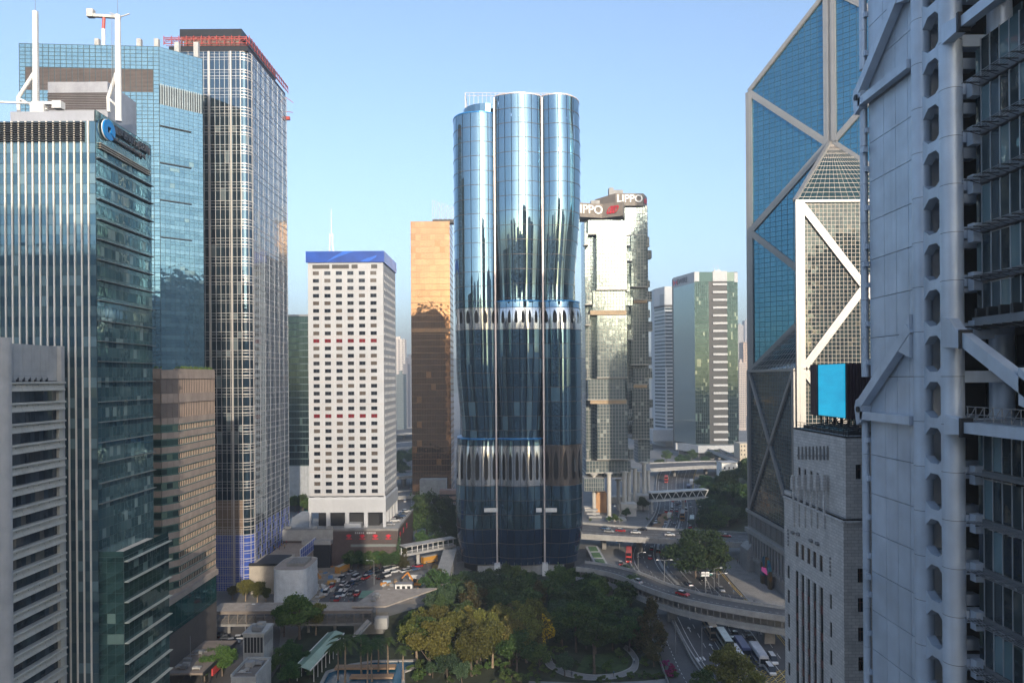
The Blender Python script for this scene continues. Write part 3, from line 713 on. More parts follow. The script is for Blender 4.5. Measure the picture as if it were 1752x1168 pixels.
    c0 = at(567, 421, 302); z1 = zat(400, 302, 567); z2 = zat(357, 302, 567)
    for dx, dy in ((-.6, -.6), (.6, -.6), (.6, .6), (-.6, .6)):
        b.tube([(c0.x + dx * 1.6, 302 + dy, zt), (c0.x + dx, 302 + dy, c0.z + 1), (c0.x + dx, 302 + dy, z1)], .16, 6)
    for k in range(6): zz = c0.z + .5 + k * .9; b.bar((c0.x - .6, 301.4, zz), (c0.x + .6, 301.4, zz), .12, .12)
    b.build('lattice', WHITE, m); b = MB(); b.tube([(c0.x, 302, z1 - 1), (c0.x, 302, z2)], [.25, .12], 6); b.build('spire', WHITE, m)
    # dark brown podium with the row of red emblems
    pd = thing('podium_building', (-66, 300, 0), 'dark brown podium with red flower emblems below the white tower', 'building')
    PX0, PX1, PY0, PY1 = at(570, 930, 283).x, at(681, 905, 283).x, 283.0, 326.0; zp = zat(906, 283, 630)
    bw = solid('brown_tile', (.10, .075, .07), .5, var=.12, piece=.2); b = MB(); b.box(PX0 - 26, PX1, PY0, PY1, 0, zp - .4)
    b.build('wall', bw, pd); b = MB(); b.box(PX0 - 26, PX1 - .1, PY0 + .2, PY1 - .2, zp - .4, zp - .3); b.build('roof_deck', CONC, pd)
    b = MB(); b.box(PX0 - 26.2, PX1 + .15, PY0 - .15, PY0 + .3, zp - .4, zp + .5); b.box(PX1 - .3, PX1 + .15, PY0 + .3, PY1, zp - .4, zp + .5); b.build('parapet', CONC_D, pd)
    fp = front(PX0, PY0); em = solid('emblem_red', (.55, .03, .05), .4, streak=False)
    for k in range(4):
        u, z = uz(fp, 597 + k * 22.5, 918, .1); flower(pd, fp, u, z, em)
    gp = right(PX1, PY0)
    for k in range(3): flower(pd, gp, 5 + k * 9, zp - 3.2, em)
    b = MB(); u0, z0 = uz(fp, 600, 935); u1, z1 = uz(fp, 678, 930)
    b.fbox(fp, u0, u1, z0, z1, .02, .1); b.build('strip_window', glass('podium_glass', (.01, .02, .025), (.02, .03, .035), .3, .05), pd)
    uA, zA = uz(fp, 624, 911); lw = solid('podium_letter', (.42, .42, .42), .5)
    for k in range(11):
        if k == 5: continue
        b = MB(); b.fbox(fp, uA - 4 + k * .8, uA - 3.5 + k * .8, zA - .35, zA + .35, .02, .12); b.build('letter_block', lw, pd)
    b = MB(); b.box(PX0 - 26, PX0, PY0 - .6, PY0 - .01, zp - 4.2, zp + .2); b.box(PX0 - 12, PX0, PY0 - 3.5, PY0 - .61, zp - 5.2, zp - 3.6); b.build('beige_band', CONC, pd)
    b = MB(); b.box(PX0 - 10, PX0 - .5, PY0 - 3.2, PY0 - .7, 0, zp - 5.3); b.build('dark_annex', DARK, pd)
def flower(parent, fr, u, z, m):
    b = MB(); c = 1.5
    for a in (-60, -30, 0, 30, 60):
        r = math.radians(a); ex, ez = math.sin(r), math.cos(r); b.fpoly(fr, [(u, z - .5), (u + ex * .8 + ez * .28, z + ez * .9 - ex * .28), (u + ex * c, z + ez * c * .8), (u + ex * .8 - ez * .28, z + ez * .9 + ex * .28)], .02, .12 + abs(a) * .0005)
    b.fbox(fr, u - 1.2, u + 1.2, z - .95, z - .6, .02, .12); b.build('emblem', m, parent)
white_tower()

# ================================================================ gold tower, dark slab behind
def gold_tower():
    Y0, Y1 = 443.0, 466.0; x0, x1 = at(704, 600, Y0).x, at(770, 600, Y0).x + .2; zt = zat(379, Y0, 740)
    t = thing('gold_tower', (x0 + 14, 455, 0), 'slender golden mirror glass tower with dish screen on top', 'tower')
    gg = glass('gold_glass', (.40, .225, .12), (.48, .275, .15), .9, .05, .03, (.42, .23, .1), wave=.05, wscale=.25); ln = solid('gold_line', (.28, .17, .09), .4, .5)
    b = MB(); b.box(x0 + .1, x1 - .1, Y0 + .15, Y1, 0, zt - .2); b.build('core', ln, t)
    f = front(x0, Y0); g = right(x1, Y0); zs = [0] + [zt - 4.05 * k for k in range(int(zt / 4.05), -1, -1)]; zs = sorted(set(zs))
    bud = [130]
    panes(t, f, lines(0, x1 - x0, 8), zs, .0, gg, gap=.12, budget=bud, region=(700, 775, 370, 860), tilt=.001)
    panes(t, g, lines(0, Y1 - Y0, 8), zs, .0, gg, gap=.2, budget=[0])
    b = MB(); mullions(b, f, lines(0, x1 - x0, 24), [], .09, .1, .0, .09) if False else None
    for u in lines(0, x1 - x0, 24): b.fbox(f, u - .05, u + .05, 0, zt, -.05, .09)
    for z in zs[::1]: b.fbox(f, 0, x1 - x0, z - .12, z + .12, -.05, .10); b.fbox(g, 0, Y1 - Y0, z - .5, z + .5, -.05, .12)
    zz = zat(565, Y0, 740); b.fbox(f, 0, x1 - x0, zz - 1.2, zz + 1.2, -.05, .12)
    b.build('frame', ln, t)
    # lattice screen on the roof
    b = MB(); D = 446; p = at(740, 378, D); q = at(776, 378, D); zc = zat(343, D, 740)
    b.box(p.x, q.x, D, D + 6, zt - .3, zt + 2.2); b.build('roof_block', DARK, t)
    b = MB(); n = 9
    for k in range(n + 1):
        x = p.x + (q.x - p.x) * k / n; top = zc - (zc - zt - 2.2) * (.35 * k / n); b.bar((x, D, zt + 2.2), (x, D, top), .22, .22)
        if k < n:
            x2 = p.x + (q.x - p.x) * (k + 1) / n
            for h in range(7): hz = zt + 2.2 + (top - zt - 2.4) * h / 6; b.bar((x, D, hz), (x2, D, hz + (.8 if (h + k) % 2 else -.8)), .16, .16)
    b.build('lattice_screen', STEEL, t)
    # low white annexe at its foot
    a = thing('annexe', at(760, 850, 430), 'low pale annexe at the foot of the golden tower', 'building')
    p = at(718, 840, 432); q = at(763, 820, 432); b = MB(); b.box(p.x, q.x, 432, 440, 0, q.z); b.build('wall', CONC, a)
    p = at(752, 860, 425); q = at(800, 838, 425); b = MB(); b.box(p.x, q.x, 425, 431.5, 0, q.z); b.build('wall', solid('annexe_brick', (.30, .2, .16), .7), a)
    for k in range(3): b = MB(); zz = q.z - 2.5 - 3.4 * k; b.box(p.x, q.x, 424.9, 425.05, zz - 1.2, zz); b.build('strip_window', DARK, a)
gold_tower()
def dark_slab():
    Y0 = 400.0; x0, x1 = at(470, 600, Y0).x, at(540, 600, Y0).x; zt = zat(538, Y0, 510)
    t = thing('office_tower', (x0 + 12, 410, 0), 'dark teal slab tower with pale blank base behind the white tower', 'tower')
    gl = glass('slab_glass', (.018, .042, .045), (.035, .07, .072), .7, .08, .05, (.10, .15, .14)); zb = zat(796, Y0, 510)
    b = MB(); b.box(x0, x1, Y0 + .1, Y0 + 25, 0, zt); b.build('core', DARK, t); f = front(x0, Y0)
    panes(t, f, lines(0, x1 - x0, 15), lines(zb, zt - 1, 22), .0, gl, gap=.14, budget=[0]); 
    b = MB()
    for z in lines(zb, zt - 1, 22): b.fbox(f, 0, x1 - x0, z - .3, z + .3, .0, .12)
    b.build('spandrel_bands', solid('slab_band', (.08, .12, .12), .5), t)
    b = MB()
    for k in range(14): u = (x1 - x0) * k / 14; b.fbox(f, u + .04, u + (x1 - x0) / 14 - .04, 8, zb - .3, .0, .3)
    b.build('ribbed_base', solid('pale_ribs', (.42, .44, .45), .6), t)
    b = MB(); b.fbox(f, -.3, x1 - x0 + .3, zt - 1, zt, -.2, .3); b.build('coping', STEEL, t)
dark_slab()
# ================================================================ curved glass tower made of bulging bays
def curve_pts(ctrl, n):
    """Catmull-Rom through the control points, n samples equally spaced along the length"""
    P = [Vector((*c, 0)) for c in ctrl]; P = [P[0] * 2 - P[1]] + P + [P[-1] * 2 - P[-2]]; fine = []
    for k in range(1, len(P) - 2):
        for s in range(24):
            t = s / 24; a, b_, c, d = P[k - 1], P[k], P[k + 1], P[k + 2]
            fine.append(.5 * ((2 * b_) + (c - a) * t + (2 * a - 5 * b_ + 4 * c - d) * t * t + (3 * b_ - a - 3 * c + d) * t ** 3))
    fine.append(P[-2]); acc = [0.0]
    for k in range(1, len(fine)): acc.append(acc[-1] + (fine[k] - fine[k - 1]).length)
    out, j = [], 0
    for i in range(n + 1):
        s = acc[-1] * i / n
        while j < len(acc) - 2 and acc[j + 1] < s: j += 1
        f_ = (s - acc[j]) / max(1e-9, acc[j + 1] - acc[j]); out.append(fine[j].lerp(fine[j + 1], f_))
    return out
def smooth_lerp(stops, z):
    for (z0, s0), (z1, s1) in zip(stops, stops[1:]):
        if z0 >= z >= z1:
            t = (z0 - z) / (z0 - z1); t = t * t * (3 - 2 * t); return s0 + (s1 - s0) * t
    return stops[0][1] if z > stops[0][0] else stops[-1][1]
def curved_tower():
    t = thing('curved_tower', (2.6, 290, 0), 'curved blue mirror glass tower of stacked bulging bays with slotted bands', 'tower')
    D = 268.0; zz = lambda py: zat(py, D, 890)
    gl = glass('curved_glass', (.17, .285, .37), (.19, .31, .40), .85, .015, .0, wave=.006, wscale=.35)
    glr = glass('curved_glass_low_reflection', (.085, .17, .245), (.11, .20, .275), .78, .02, .05, (.11, .2, .26), wave=.012, wscale=.3)
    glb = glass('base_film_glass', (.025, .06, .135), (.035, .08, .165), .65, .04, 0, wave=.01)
    silver = solid('silver_band', (.52, .56, .60), .14, .8, var=.04, streak=False); bronze = solid('bronze_band', (.20, .175, .16), .2, .6, var=.05, streak=False)
    rim = solid('blue_rim', (.02, .20, .50), .3, .3, streak=False); fin = solid('valley_fin', (.62, .55, .53), .4, .3, var=.04); ln = solid('floor_line', (.11, .095, .085), .5, .3)
    slot = solid('slot_dark', (.012, .014, .016), .6)
    CXY = Vector((2.6, 290, 0))
    Lc = [(-6.3, 268.9), (-7.4, 267.3), (-12.5, 266.0), (-18.5, 267.6), (-22.2, 272), (-23.2, 279), (-22.4, 286), (-20.2, 290)]
    Mc = [(-6.3, 268.9), (-4.9, 267.0), (-.5, 265.2), (3.1, 264.8), (6.8, 265.2), (11.1, 267.0), (12.4, 268.9)][::-1]
    Rc = [(25.2, 290), (27.4, 286), (28.4, 279), (27.3, 272), (23.6, 267.5), (18.6, 265.8), (13.7, 267.2), (12.4, 268.9)]
    z187, z181, z107, z53, z4 = zz(165), zz(195), zz(516), zz(751), 4.0
    bays = {
        'L': (Lc[::-1], 11, [(z181, z53, [(z181, 1.0), (112, 1.0), (84, .98), (z53, .905)]), (z53 - .02, z4, [(z53, .97), (45, .995), (30, 1.0), (18, .995), (z4, .93)])]),
        'M': (Mc[::-1], 8, [(z187, z107, [(z187, .985), (168, 1.0), (146, .995), (z107, .885)]), (z107 - .02, z53, [(z107, .975), (100, 1.0), (90, .995), (z53, .885)]), (z53 - .02, z4, [(z53, .97), (45, .995), (30, 1.0), (18, .995), (z4, .95)])]),
        'R': (Rc[::-1], 10, [(z187, z107, [(z187, .985), (168, 1.0), (150, .995), (z107, .885)]), (z107 - .02, z4, [(z107, .975), (101, 1.0), (30, 1.0), (18, .995), (z4, .93)])]),
    }
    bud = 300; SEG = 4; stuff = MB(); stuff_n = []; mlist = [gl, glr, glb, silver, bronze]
    lines_mb = MB(); valley = [(-6.3, 269.2), (12.4, 269.2)]
    cells = []
    for key, (ctrl, ncol, tiers) in bays.items():
        base = curve_pts(ctrl, ncol * SEG)
        def P(i, z, stops, off=0.0, base=base):
            s = smooth_lerp(stops, z); p = CXY + (base[i] - CXY) * s
            a, b_ = base[max(0, i - 1)], base[min(len(base) - 1, i + 1)]; tg = (b_ - a).normalized(); n = Vector((tg.y, -tg.x, 0))
            if n.dot(base[i] - CXY) < 0: n = -n
            dz = (smooth_lerp(stops, z + .3) - smooth_lerp(stops, z - .3)) / .6 * (base[i] - CXY).length
            nn = Vector((n.x, n.y, -dz)).normalized()
            return Vector((p.x, p.y, z)) + n * off, nn
        ccw = True
        for ti, (zt, zb, stops) in enumerate(tiers):
            # rows: rim panel, (slots), floors
            rows = []; z = zt
            bands = [(zz(527), zz(564), 'slot')] if abs(zt - z107) < 1 or key == 'L' and ti == 0 else []
            if abs(zt - z53) < 1 or (key == 'R' and ti == 1): bands.append((zz(762), zz(830), 'slot'))
            bands = [(min(b0, zt), max(b1, zb), k_) for b0, b1, k_ in bands]
            while z > zb + .05:
                hit = [b_ for b_ in bands if b_[0] >= z - .05 > b_[1]]
                if hit: nz = hit[0][1]; rows.append((z, nz, 'slot'))
                else:
                    nz = z - 5.65
                    for b_ in bands:
                        if nz < b_[0] < z - .05: nz = b_[0]
                    if nz < zb + 1.2: nz = zb
                    rows.append((z, nz, 'floor'))
                z = nz
            for z1, z0, kind in rows:
                for c in range(ncol):
                    cells.append((key, ti, c, z0, z1, kind, P, stops, ncol))
                # floor line
                a = [P(i, z0, stops, .10)[0] for i in range(len(base))]; b_ = [q + Vector((0, 0, .16)) for q in a]; c_ = [P(i, z0 + .16, stops, -.1)[0] for i in range(len(base))]; d_ = [P(i, z0, stops, -.1)[0] for i in range(len(base))]
                lines_mb.grid([d_, a, b_, c_])
            # rim on top of each tier, floor slab under
            a = [P(i, zt, stops, .12)[0] for i in range(len(base))]; e = [q + Vector((0, 0, .45)) for q in a]; h = [P(i, zt, stops, -2.6)[0] + Vector((0, 0, .5)) for i in range(len(base))]
            m = MB(); m.grid([a, e, h]); m.build('rim', fin if (ti == 0 and key != 'L') else rim, t)
            m = MB(); m.grid([[CXY + Vector((0, 0, zt - .1))] * len(base), [P(i, zt - .1, stops, -.15)[0] for i in range(len(base))]]); m.build('roof_slab', STEEL, t)
    # which cells show largest: upper bays first, front columns
    def vis(c):
        key, ti, col, z0, z1, kind, P, stops, ncol = c; i = col * SEG + SEG // 2; p, n = P(i, (z0 + z1) / 2, stops)
        return (z1 - z0) * max(0, n.dot((Vector((0, 0, HCAM)) - p).normalized()))
    cells.sort(key=lambda c: -vis(c))
    for k, (key, ti, c, z0, z1, kind, P, stops, ncol) in enumerate(cells):
        g_ = .0
        nz = 3; vs, ns = [], []; rowsv = []
        low = z1 < 22
        mi = 2 if low else (1 if z1 < 106 else 0)  # sky reflection above and city reflection below put into the glass colours
        m = MB()
        if kind == 'floor':
            for a in range(nz + 1):
                z = z0 + .17 + (z1 - z0 - .17) * a / nz
                for s_ in range(SEG + 1):
                    p, n = P(c * SEG + s_, z, stops); vs.append(p); ns.append(n)
            # inset the pane edges a little so that each pane keeps its own joint
            for a in range(nz + 1):
                r = a * (SEG + 1)
                for e, q in ((r, r + 1), (r + SEG, r + SEG - 1)):
                    vs[e] = vs[e].lerp(vs[q], .11 / max(.05, (vs[q] - vs[e]).length))
            fs = [(a * (SEG + 1) + s_, a * (SEG + 1) + s_ + 1, (a + 1) * (SEG + 1) + s_ + 1, (a + 1) * (SEG + 1) + s_) for a in range(nz) for s_ in range(SEG)]
        else:
            mi = 4 if (key == 'R' and z1 < 70) else 3
            i0, i1 = c * SEG, (c + 1) * SEG; ic = c * SEG + SEG // 2; H_ = z1 - z0
            def Q(s_, z, o=0.0):
                x = i0 + SEG * s_; j = min(int(x), len_base(key) - 2); f_ = x - j
                pa, na = P(j, z, stops, o); pb, nb = P(j + 1, z, stops, o); return pa.lerp(pb, f_), na.lerp(nb, f_).normalized()
            deep = H_ > 12; top, bot = (.80, .16) if deep else (.84, .30)
            oz = lambda q: z0 + H_ * q
            Lh = [(.5, top + .08), (.34, top - .06), (.27, top - .2), (.27, bot + .08), (.36, bot)]; Rh = [(1 - a, b_) for a, b_ in Lh[1:]][::-1]
            hole = Lh + Rh   # counter-clockwise from top through left to bottom and up the right
            zl = [0, bot - .02, bot + .08, .45, top - .2, top - .06, top + .08, 1]
            left_ = [(.5, 1), (0.02, 1), (0.02, top), (.02, .5), (.02, bot), (0.02, 0), (.5, 0), (.5, bot)] + Lh[::-1]
            right_ = [(1 - a, b_) for a, b_ in left_]
            for poly, rev in ((left_, False), (right_, True)):
                idx = []
                for a, b_ in poly: p, n = Q(a, oz(b_)); idx.append(len(vs)); vs.append(p); ns.append(n)
                fs = (fs if rev else []) + [tuple(idx if not rev else idx[::-1])]
            # dark recess behind the slot
            d = MB(); idx = [Q(a, oz(b_), -.5)[0] for a, b_ in [(.2, .95), (.2, .05), (.8, .05), (.8, .95)]]; d.face(idx); 
            if k < 600: d.build('slot', slot, t)
        me = bpy.data.meshes.new('curved_pane'); 
        # orientation check
        v0, v1, v2 = vs[fs[0][0]], vs[fs[0][1]], vs[fs[0][2]]
        if kind == 'floor' and (v1 - v0).cross(v2 - v0).dot(ns[0]) < 0: fs = [f_[::-1] for f_ in fs]
        if k < bud or kind == 'slot':
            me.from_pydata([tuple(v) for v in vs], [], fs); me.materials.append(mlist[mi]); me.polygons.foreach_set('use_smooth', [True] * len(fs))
            me.normals_split_custom_set_from_vertices([tuple(n) for n in ns])
            link('curved_pane' if kind == 'floor' else 'slotted_panel', me, t)
        else:
            bpy.data.meshes.remove(me); o = len(stuff.v); stuff.v += [tuple(v) for v in vs]; stuff_n += [tuple(n) for n in ns]
            for f_ in fs: stuff.f.append(tuple(o + q for q in f_)); stuff.m.append(mi)
    ms = stuff.mesh('lower_panes', mlist, True); ms.normals_split_custom_set_from_vertices(stuff_n); link('lower_panes', ms, t, kind='stuff')
    lines_mb.build('floor_lines', ln, t, kind='stuff')
    # dark core that closes the inside
    cp = [(-19, 290), (-20, 279), (-15, 272.5), (-6, 274), (3, 272), (12, 274), (21, 272.5), (25, 279), (24, 290), (24, 312), (-19, 312)]
    b = MB(); b.prism(cp, 0, z187 - 6); b.build('core', slot, t)
    # back half
    b = MB(); bk = [(25.2, 290), (28, 300), (24, 311), (14, 314), (2.6, 315), (-9, 314), (-19, 311), (-23, 300), (-20.2, 290)]
    b.prism(bk, 4, z181); b.build('rear_facade', gl, t)
    # valley fins
    for x, y in valley:
        b = MB(); b.bar((x, y - 1.0, 3), (x, y - 1.0, z187 - .6), .62, 1.4, 0, Vector((1, 0, 0))); b.build('valley_fin', fin, t)
        b = MB(); b.box(x - 1.1, x + 1.1, y - 3.2, y, 0, 4.6); b.build('foot_block', WHITE, t)
    # glazed drum and open frame on the roof
    b = MB(); n = 20; p0 = at(800, 190, 285)
    dr = [(-10 + 9.5 * math.cos(a), 284 + 9 * math.sin(a)) for a in [2 * math.pi * k / 28 for k in range(28)]]
    b.prism(dr, z181, z187 + .3); b.build('roof_drum', gl, t, True if False else False)
    b = MB(); xa, xb, y_ = at(796, 160, 282).x, at(972, 165, 282).x, 282; ztp = zat(159, 282, 800)
    for zq in (ztp, ztp - 1.2): b.bar((xa, y_, zq), (xb, y_, zq - .6), .18, .16)
    for k in range(25): x = xa + (xb - xa) * k / 24; b.bar((x, y_, z187 - 3 if k < 4 else z187), (x, y_, ztp - .6 * k / 24), .14, .14)
    b.bar((xa, y_, ztp), (xa, y_ + 20, ztp), .18, .16); b.bar((xa, y_, z181), (xa, y_, ztp), .3, .3)
    for k in range(6): b.bar((xa, y_ + k * 4, z181), (xa, y_ + k * 4, ztp), .14, .14)
    b.build('roof_frame', solid('roof_frame_grey', (.40, .39, .38), .5, .3), t)
    b = MB(); b.box(-14, 20, 268, 300, 0, 3.6); b.build('plinth', CONC, t)
    # loose white sheets still taped to the glass
    for px, py, w in ((840, 872, 24), (922, 872, 10), (943, 872, 20)):
        p = at(px, py, 265.2); b = MB(); b.box(p.x - w * .11, p.x + w * .11, 264.6, 264.66, p.z - .7, p.z + .9); b.build('protective_sheet', WHITE, t)
def len_base(key): return {'L': 11, 'M': 8, 'R': 10}[key] * 4 + 1
curved_tower()
# ================================================================ braced triangular-shaft tower
def braced_tower():
    s, Dn = 46.0, 230.0; xl = 95.7; N = (xl, Dn); L = (xl, Dn + s); B = (xl + s, Dn + s); R_ = (xl + s, Dn); C = (xl + s / 2, Dn + s / 2)
    t = thing('braced_tower', (C[0], C[1], 0), 'angular blue glass tower with pale X-braced frames and sloping prism roofs', 'tower')
    zn = 135.8; zl = 79.2; zbk = 191.4; half = 28.0
    blue = glass('braced_blue_glass', (.075, .235, .34), (.09, .265, .375), .85, .025, .0, (.15, .36, .48), wave=.03)
    dk = glass('braced_dark_glass', (.015, .03, .035), (.04, .065, .065), .4, .05, .06, (.10, .10, .08)); roofg = glass('braced_roof_glass', (.03, .075, .09), (.05, .11, .125), .5, .05, .02)
    lo = glass('braced_low_glass', (.03, .055, .06), (.06, .10, .10), .6, .03, .08, (.14, .14, .11), wave=.05)
    al = solid('brushed_aluminium', (.37, .36, .345), .45, .5, var=.05, scale=.2); md = solid('braced_mullion', (.07, .12, .15), .4, .3); mw = solid('pale_pink_mullion', (.33, .295, .265), .45, .2, var=.05)
    i_ = .25
    def core(a, b_, zlow, zhi):   # triangular prism a-b-C, roof sloping up from a-b to C
        m = MB(); c = Vector((C[0], C[1])); a, b_ = Vector(a), Vector(b_); k = lambda p: p + ((a + b_ + c) / 3 - p).normalized() * i_ * 1.6
        pa, pb, pc = k(a), k(b_), k(c); m.prism([pa, pb, pc], 0, [zlow - .4, zlow - .4, zhi - .6]); m.build('core', BLACK, t)
    core(N, R_, zn, zn + half); core(R_, B, zbk + 56.2, zbk + 56.2 + half); core(B, L, zbk, zbk + half); core(L, N, zl, zl + half)
    def face(a, b_, z0, z1a, z1b, gl, mu, cell, wid, zc=None):
        """glazed wall between two plan points with a raking top edge"""
        fr = Fr(a, (b_[0] - a[0], b_[1] - a[1])); W = math.hypot(b_[0] - a[0], b_[1] - a[1]); n = round(W / cell); us = lines(0, W, n); top = lambda u: z1a + (z1b - z1a) * u / W
        zs = [z0]; 
        while zs[-1] < max(z1a, z1b): zs.append(zs[-1] + (zc or cell))
        m, q = MB(), MB()
        for i in range(n):
            for j in range(len(zs) - 1):
                t0, t1 = top(us[i]), top(us[i + 1]); a0, a1 = zs[j], zs[j + 1]
                if a0 > max(t0, t1) - .1: continue
                g_ = .06; tl = RND.gauss(0, .004); tr = RND.gauss(0, .004)
                zl_, zr_ = min(a1, t0), min(a1, t1)
                if min(zl_, zr_) < a0: 
                    if t0 < t1: q.face([fr.p(us[i], a0, 0), fr.p(us[i + 1], a0, 0), fr.p(us[i + 1], max(zr_, a0), 0)]); continue
                    q.face([fr.p(us[i], a0, 0), fr.p(us[i + 1], a0, 0), fr.p(us[i], max(zl_, a0), 0)]); continue
                q.face([fr.p(us[i] + g_, a0 + g_, tl), fr.p(us[i + 1] - g_, a0 + g_, tr), fr.p(us[i + 1] - g_, zr_ - g_, -tl), fr.p(us[i] + g_, zl_ - g_, -tr)])
        q.build('glazing', gl, t, kind='stuff')
        for u in us: m.fbox(fr, u - wid / 2, u + wid / 2, z0, max(z0 + .1, top(u)), -.04, .1)
        for z in zs[:-1]:
            ua, ub = 0, W
            if z1a < z1b and z > z1a: ua = W * (z - z1a) / (z1b - z1a)
            if z1b < z1a and z > z1b: ub = W * (z1a - z) / (z1a - z1b)
            if ub > ua: m.fbox(fr, ua, ub, z - wid / 2, z + wid / 2, -.04, .09)
        m.build('mullion_grid', mu, t, kind='stuff'); return fr, W
    lw = 23.2
    face(N, R_, lw, zn, zn, dk, mw, 1.36, .13); face(L, N, 24, zl, zl, lo, md, 1.6, .14, 1.35)
    face(L, C, zl - 2, zbk, zbk + half, blue, md, 2.3, .14, 1.95); face(C, R_, zn, zbk + 56.2 + half, zbk + 56.2, blue, md, 2.3, .14, 1.95)
    # sloping roofs
    for a, b_, z, mu, gl, n in ((N, R_, zn, mw, roofg, 20), (L, N, zl, al, lo, 14), (R_, B, zbk + 56.2, md, blue, 20), (B, L, zbk, md, blue, 20)):
        q = MB(); c3 = Vector((C[0], C[1], z + half)); A, E = Vector((*a, z)), Vector((*b_, z)); q.face([A, E, c3]); q.build('roof_glass', gl, t)
        m = MB()
        for k in range(n + 1): p = A.lerp(E, k / n); m.bar(p, p.lerp(c3, .985), .16, .14)
        for k in range(1, 14): m.bar(A.lerp(c3, k / 14), E.lerp(c3, k / 14), .2, .14)
        m.build('roof_bars', mu, t, kind='stuff')
    # frames: corner columns, braces, each a member of its own
    w = 2.3
    def member(p, q, width=w, depth=1.0, nrm=None, name='brace'):
        m = MB(); p, q = Vector(p), Vector(q); tdir = (q - p).normalized(); n = Vector(nrm); side = tdir.cross(n); o = n * .42
        for off, ww in ((0, width),): m.bar(p + o, q + o, width, depth, 0, side)
        m.bar(p + o + n * (depth / 2 + .03), q + o + n * (depth / 2 + .03), width * .30, .12, 0, side); m.build(name, al, t)
    fN = (0, -1, 0); fL = (-1, 0, 0); v = Vector((-1, -1, 0)).normalized(); fLC = tuple(v); fCB = (v.y * -1 * -1 if False else .7071, -.7071, 0)
    P = lambda p, z: (p[0], p[1], z)
    member(P((N[0] + 1.4, N[1]), lw), P((N[0] + 1.4, N[1]), zn), 3.0, 1.0, fN, 'corner_column'); member(P((R_[0] - 1.4, N[1]), lw), P((R_[0] - 1.4, N[1]), zn), 3.0, 1.0, fN, 'corner_column')
    member(P((L[0], L[1] - 1.2), 24), P((L[0], L[1] - 1.2), zl), 2.4, .9, fL, 'corner_column'); member(P((N[0], N[1] + 1.0), 24), P((N[0], N[1] + 1.0), zl), 2.0, .9, fL, 'corner_column')
    d = Vector((C[0] - L[0], C[1] - L[1], 0)).normalized(); l1 = Vector((*L, 0)) + d * 1.1; c1 = Vector((*C, 0)) - d * .9
    member(P(l1, zl), P(l1, zbk), 2.5, 1.0, fLC, 'corner_column'); member(P(c1, zn + half - 2), P(c1, zbk + half), 2.6, 1.0, fLC, 'corner_column')
    e = Vector((R_[0] - C[0], R_[1] - C[1], 0)).normalized(); c2 = Vector((*C, 0)) + e * .9; b2 = Vector((*R_, 0)) - e * 1.1; fCB = fLC
    member(P(c2, zn + half), P(c2, zbk + 56.2 + half), 2.6, 1.0, fCB, 'corner_column'); member(P(b2, zn), P(b2, zbk + 56.2), 2.4, 1.0, fCB, 'corner_column'); member(P(c2, zbk + 56.2 + half), P(b2, zbk + 56.2), 1.5, .9, fCB, 'edge_beam')
    zA, zB, zC = zbk, zbk - 56.2, zl; mid = zn + half - .6
    for a, b_, za, zb_ in ((l1, c1, zA, mid), (c1, l1, mid, zB), (l1, c1, zB, zn - 28), (c1, l1, zn - 28, zl)): member(P(a, za), P(b_, zb_), w, .8, fLC)
    member(P(l1, zbk + .5), P(c1, zbk + half + .3), 1.5, .9, fLC, 'edge_beam')
    for a, b_, za, zb_ in ((c2, b2, mid, zbk), (c2, b2, mid, zB), (c2, b2, zbk + half, zbk)): member(P(a, za), P(b_, zb_), w * .9, .8, fCB)
    na, ra = Vector((N[0] + 2.2, N[1], 0)), Vector((R_[0] - 2.2, R_[1], 0))
    for a, b_, za, zb_ in ((na, ra, zn - 1.5, 79.5), (ra, na, zn - 1.5, 79.5), (na, ra, 79.5, lw), (ra, na, 79.5, lw)): member(P(a, za), P(b_, zb_), 2.5, .85, fN)
    member(P((N[0], N[1]), zn), P((R_[0], N[1]), zn), .8, .8, fN, 'edge_beam'); member(P(L, zl), P(N, zl), .9, .8, fL, 'edge_beam')
    la, nb = Vector((L[0], L[1] - 2, 0)), Vector((N[0], N[1] + 1.8, 0))
    for a, b_, za, zb_ in ((la, nb, zl - 1, 25), (nb, la, zl - 1, 25)): member(P(a, za), P(b_, zb_), 1.5, .7, fL)
    member(P(L, zl), P(C, zl + half), 1.2, .8, fLC, 'edge_beam'); m = MB(); m.bar(P(N, zl + .3), P(C, zl + half), .9, .7); m.build('edge_beam', al, t); m = MB(); m.bar(P(N, zn + .3), P(C, zn + half + .2), 1.3, .9); m.build('edge_beam', al, t)
    # granite base: panels, colonnade
    gr = solid('grey_granite', (.33, .325, .315), .6, var=.09); b = MB(); b.box(xl - .6, xl + s + .6, Dn - .6, Dn + s + .6, 0, 23.1); b.build('base_wall', gr, t)
    f = left(xl - .6, Dn + s + .6); LL = s + 1.2; gl = glass('base_glass', (.02, .03, .035), (.05, .06, .065), .3, .08)
    for k in range(9):
        b = MB(); b.fbox(f, 1 + k * 5, 5.2 + k * 5, 17.3, 22.2, .02, .3); b.build('vent_panel', solid('base_vent', (.17, .17, .165), .6, var=.06), t)
    b = MB(); b.fbox(f, 3, LL, 6.4, 14.6, .02, .06); b.build('colonnade_glass', gl, t)
    for k in range(16):
        b = MB(); u = 4 + k * 2.9; b.tube([f.p(u, 6.2, .6), f.p(u, 14.8, .6)], .4, 8); b.fbox(f, u - .7, u + .7, 5.0, 6.2, .1, 1.4); b.build('column', gr, t)
    b = MB(); b.fbox(f, 0, LL + .5, 14.8, 16.4, .0, 1.3); b.fbox(f, -1, LL + .5, 22.4, 23.6, -.1, .5); b.build('cornice', gr, t)
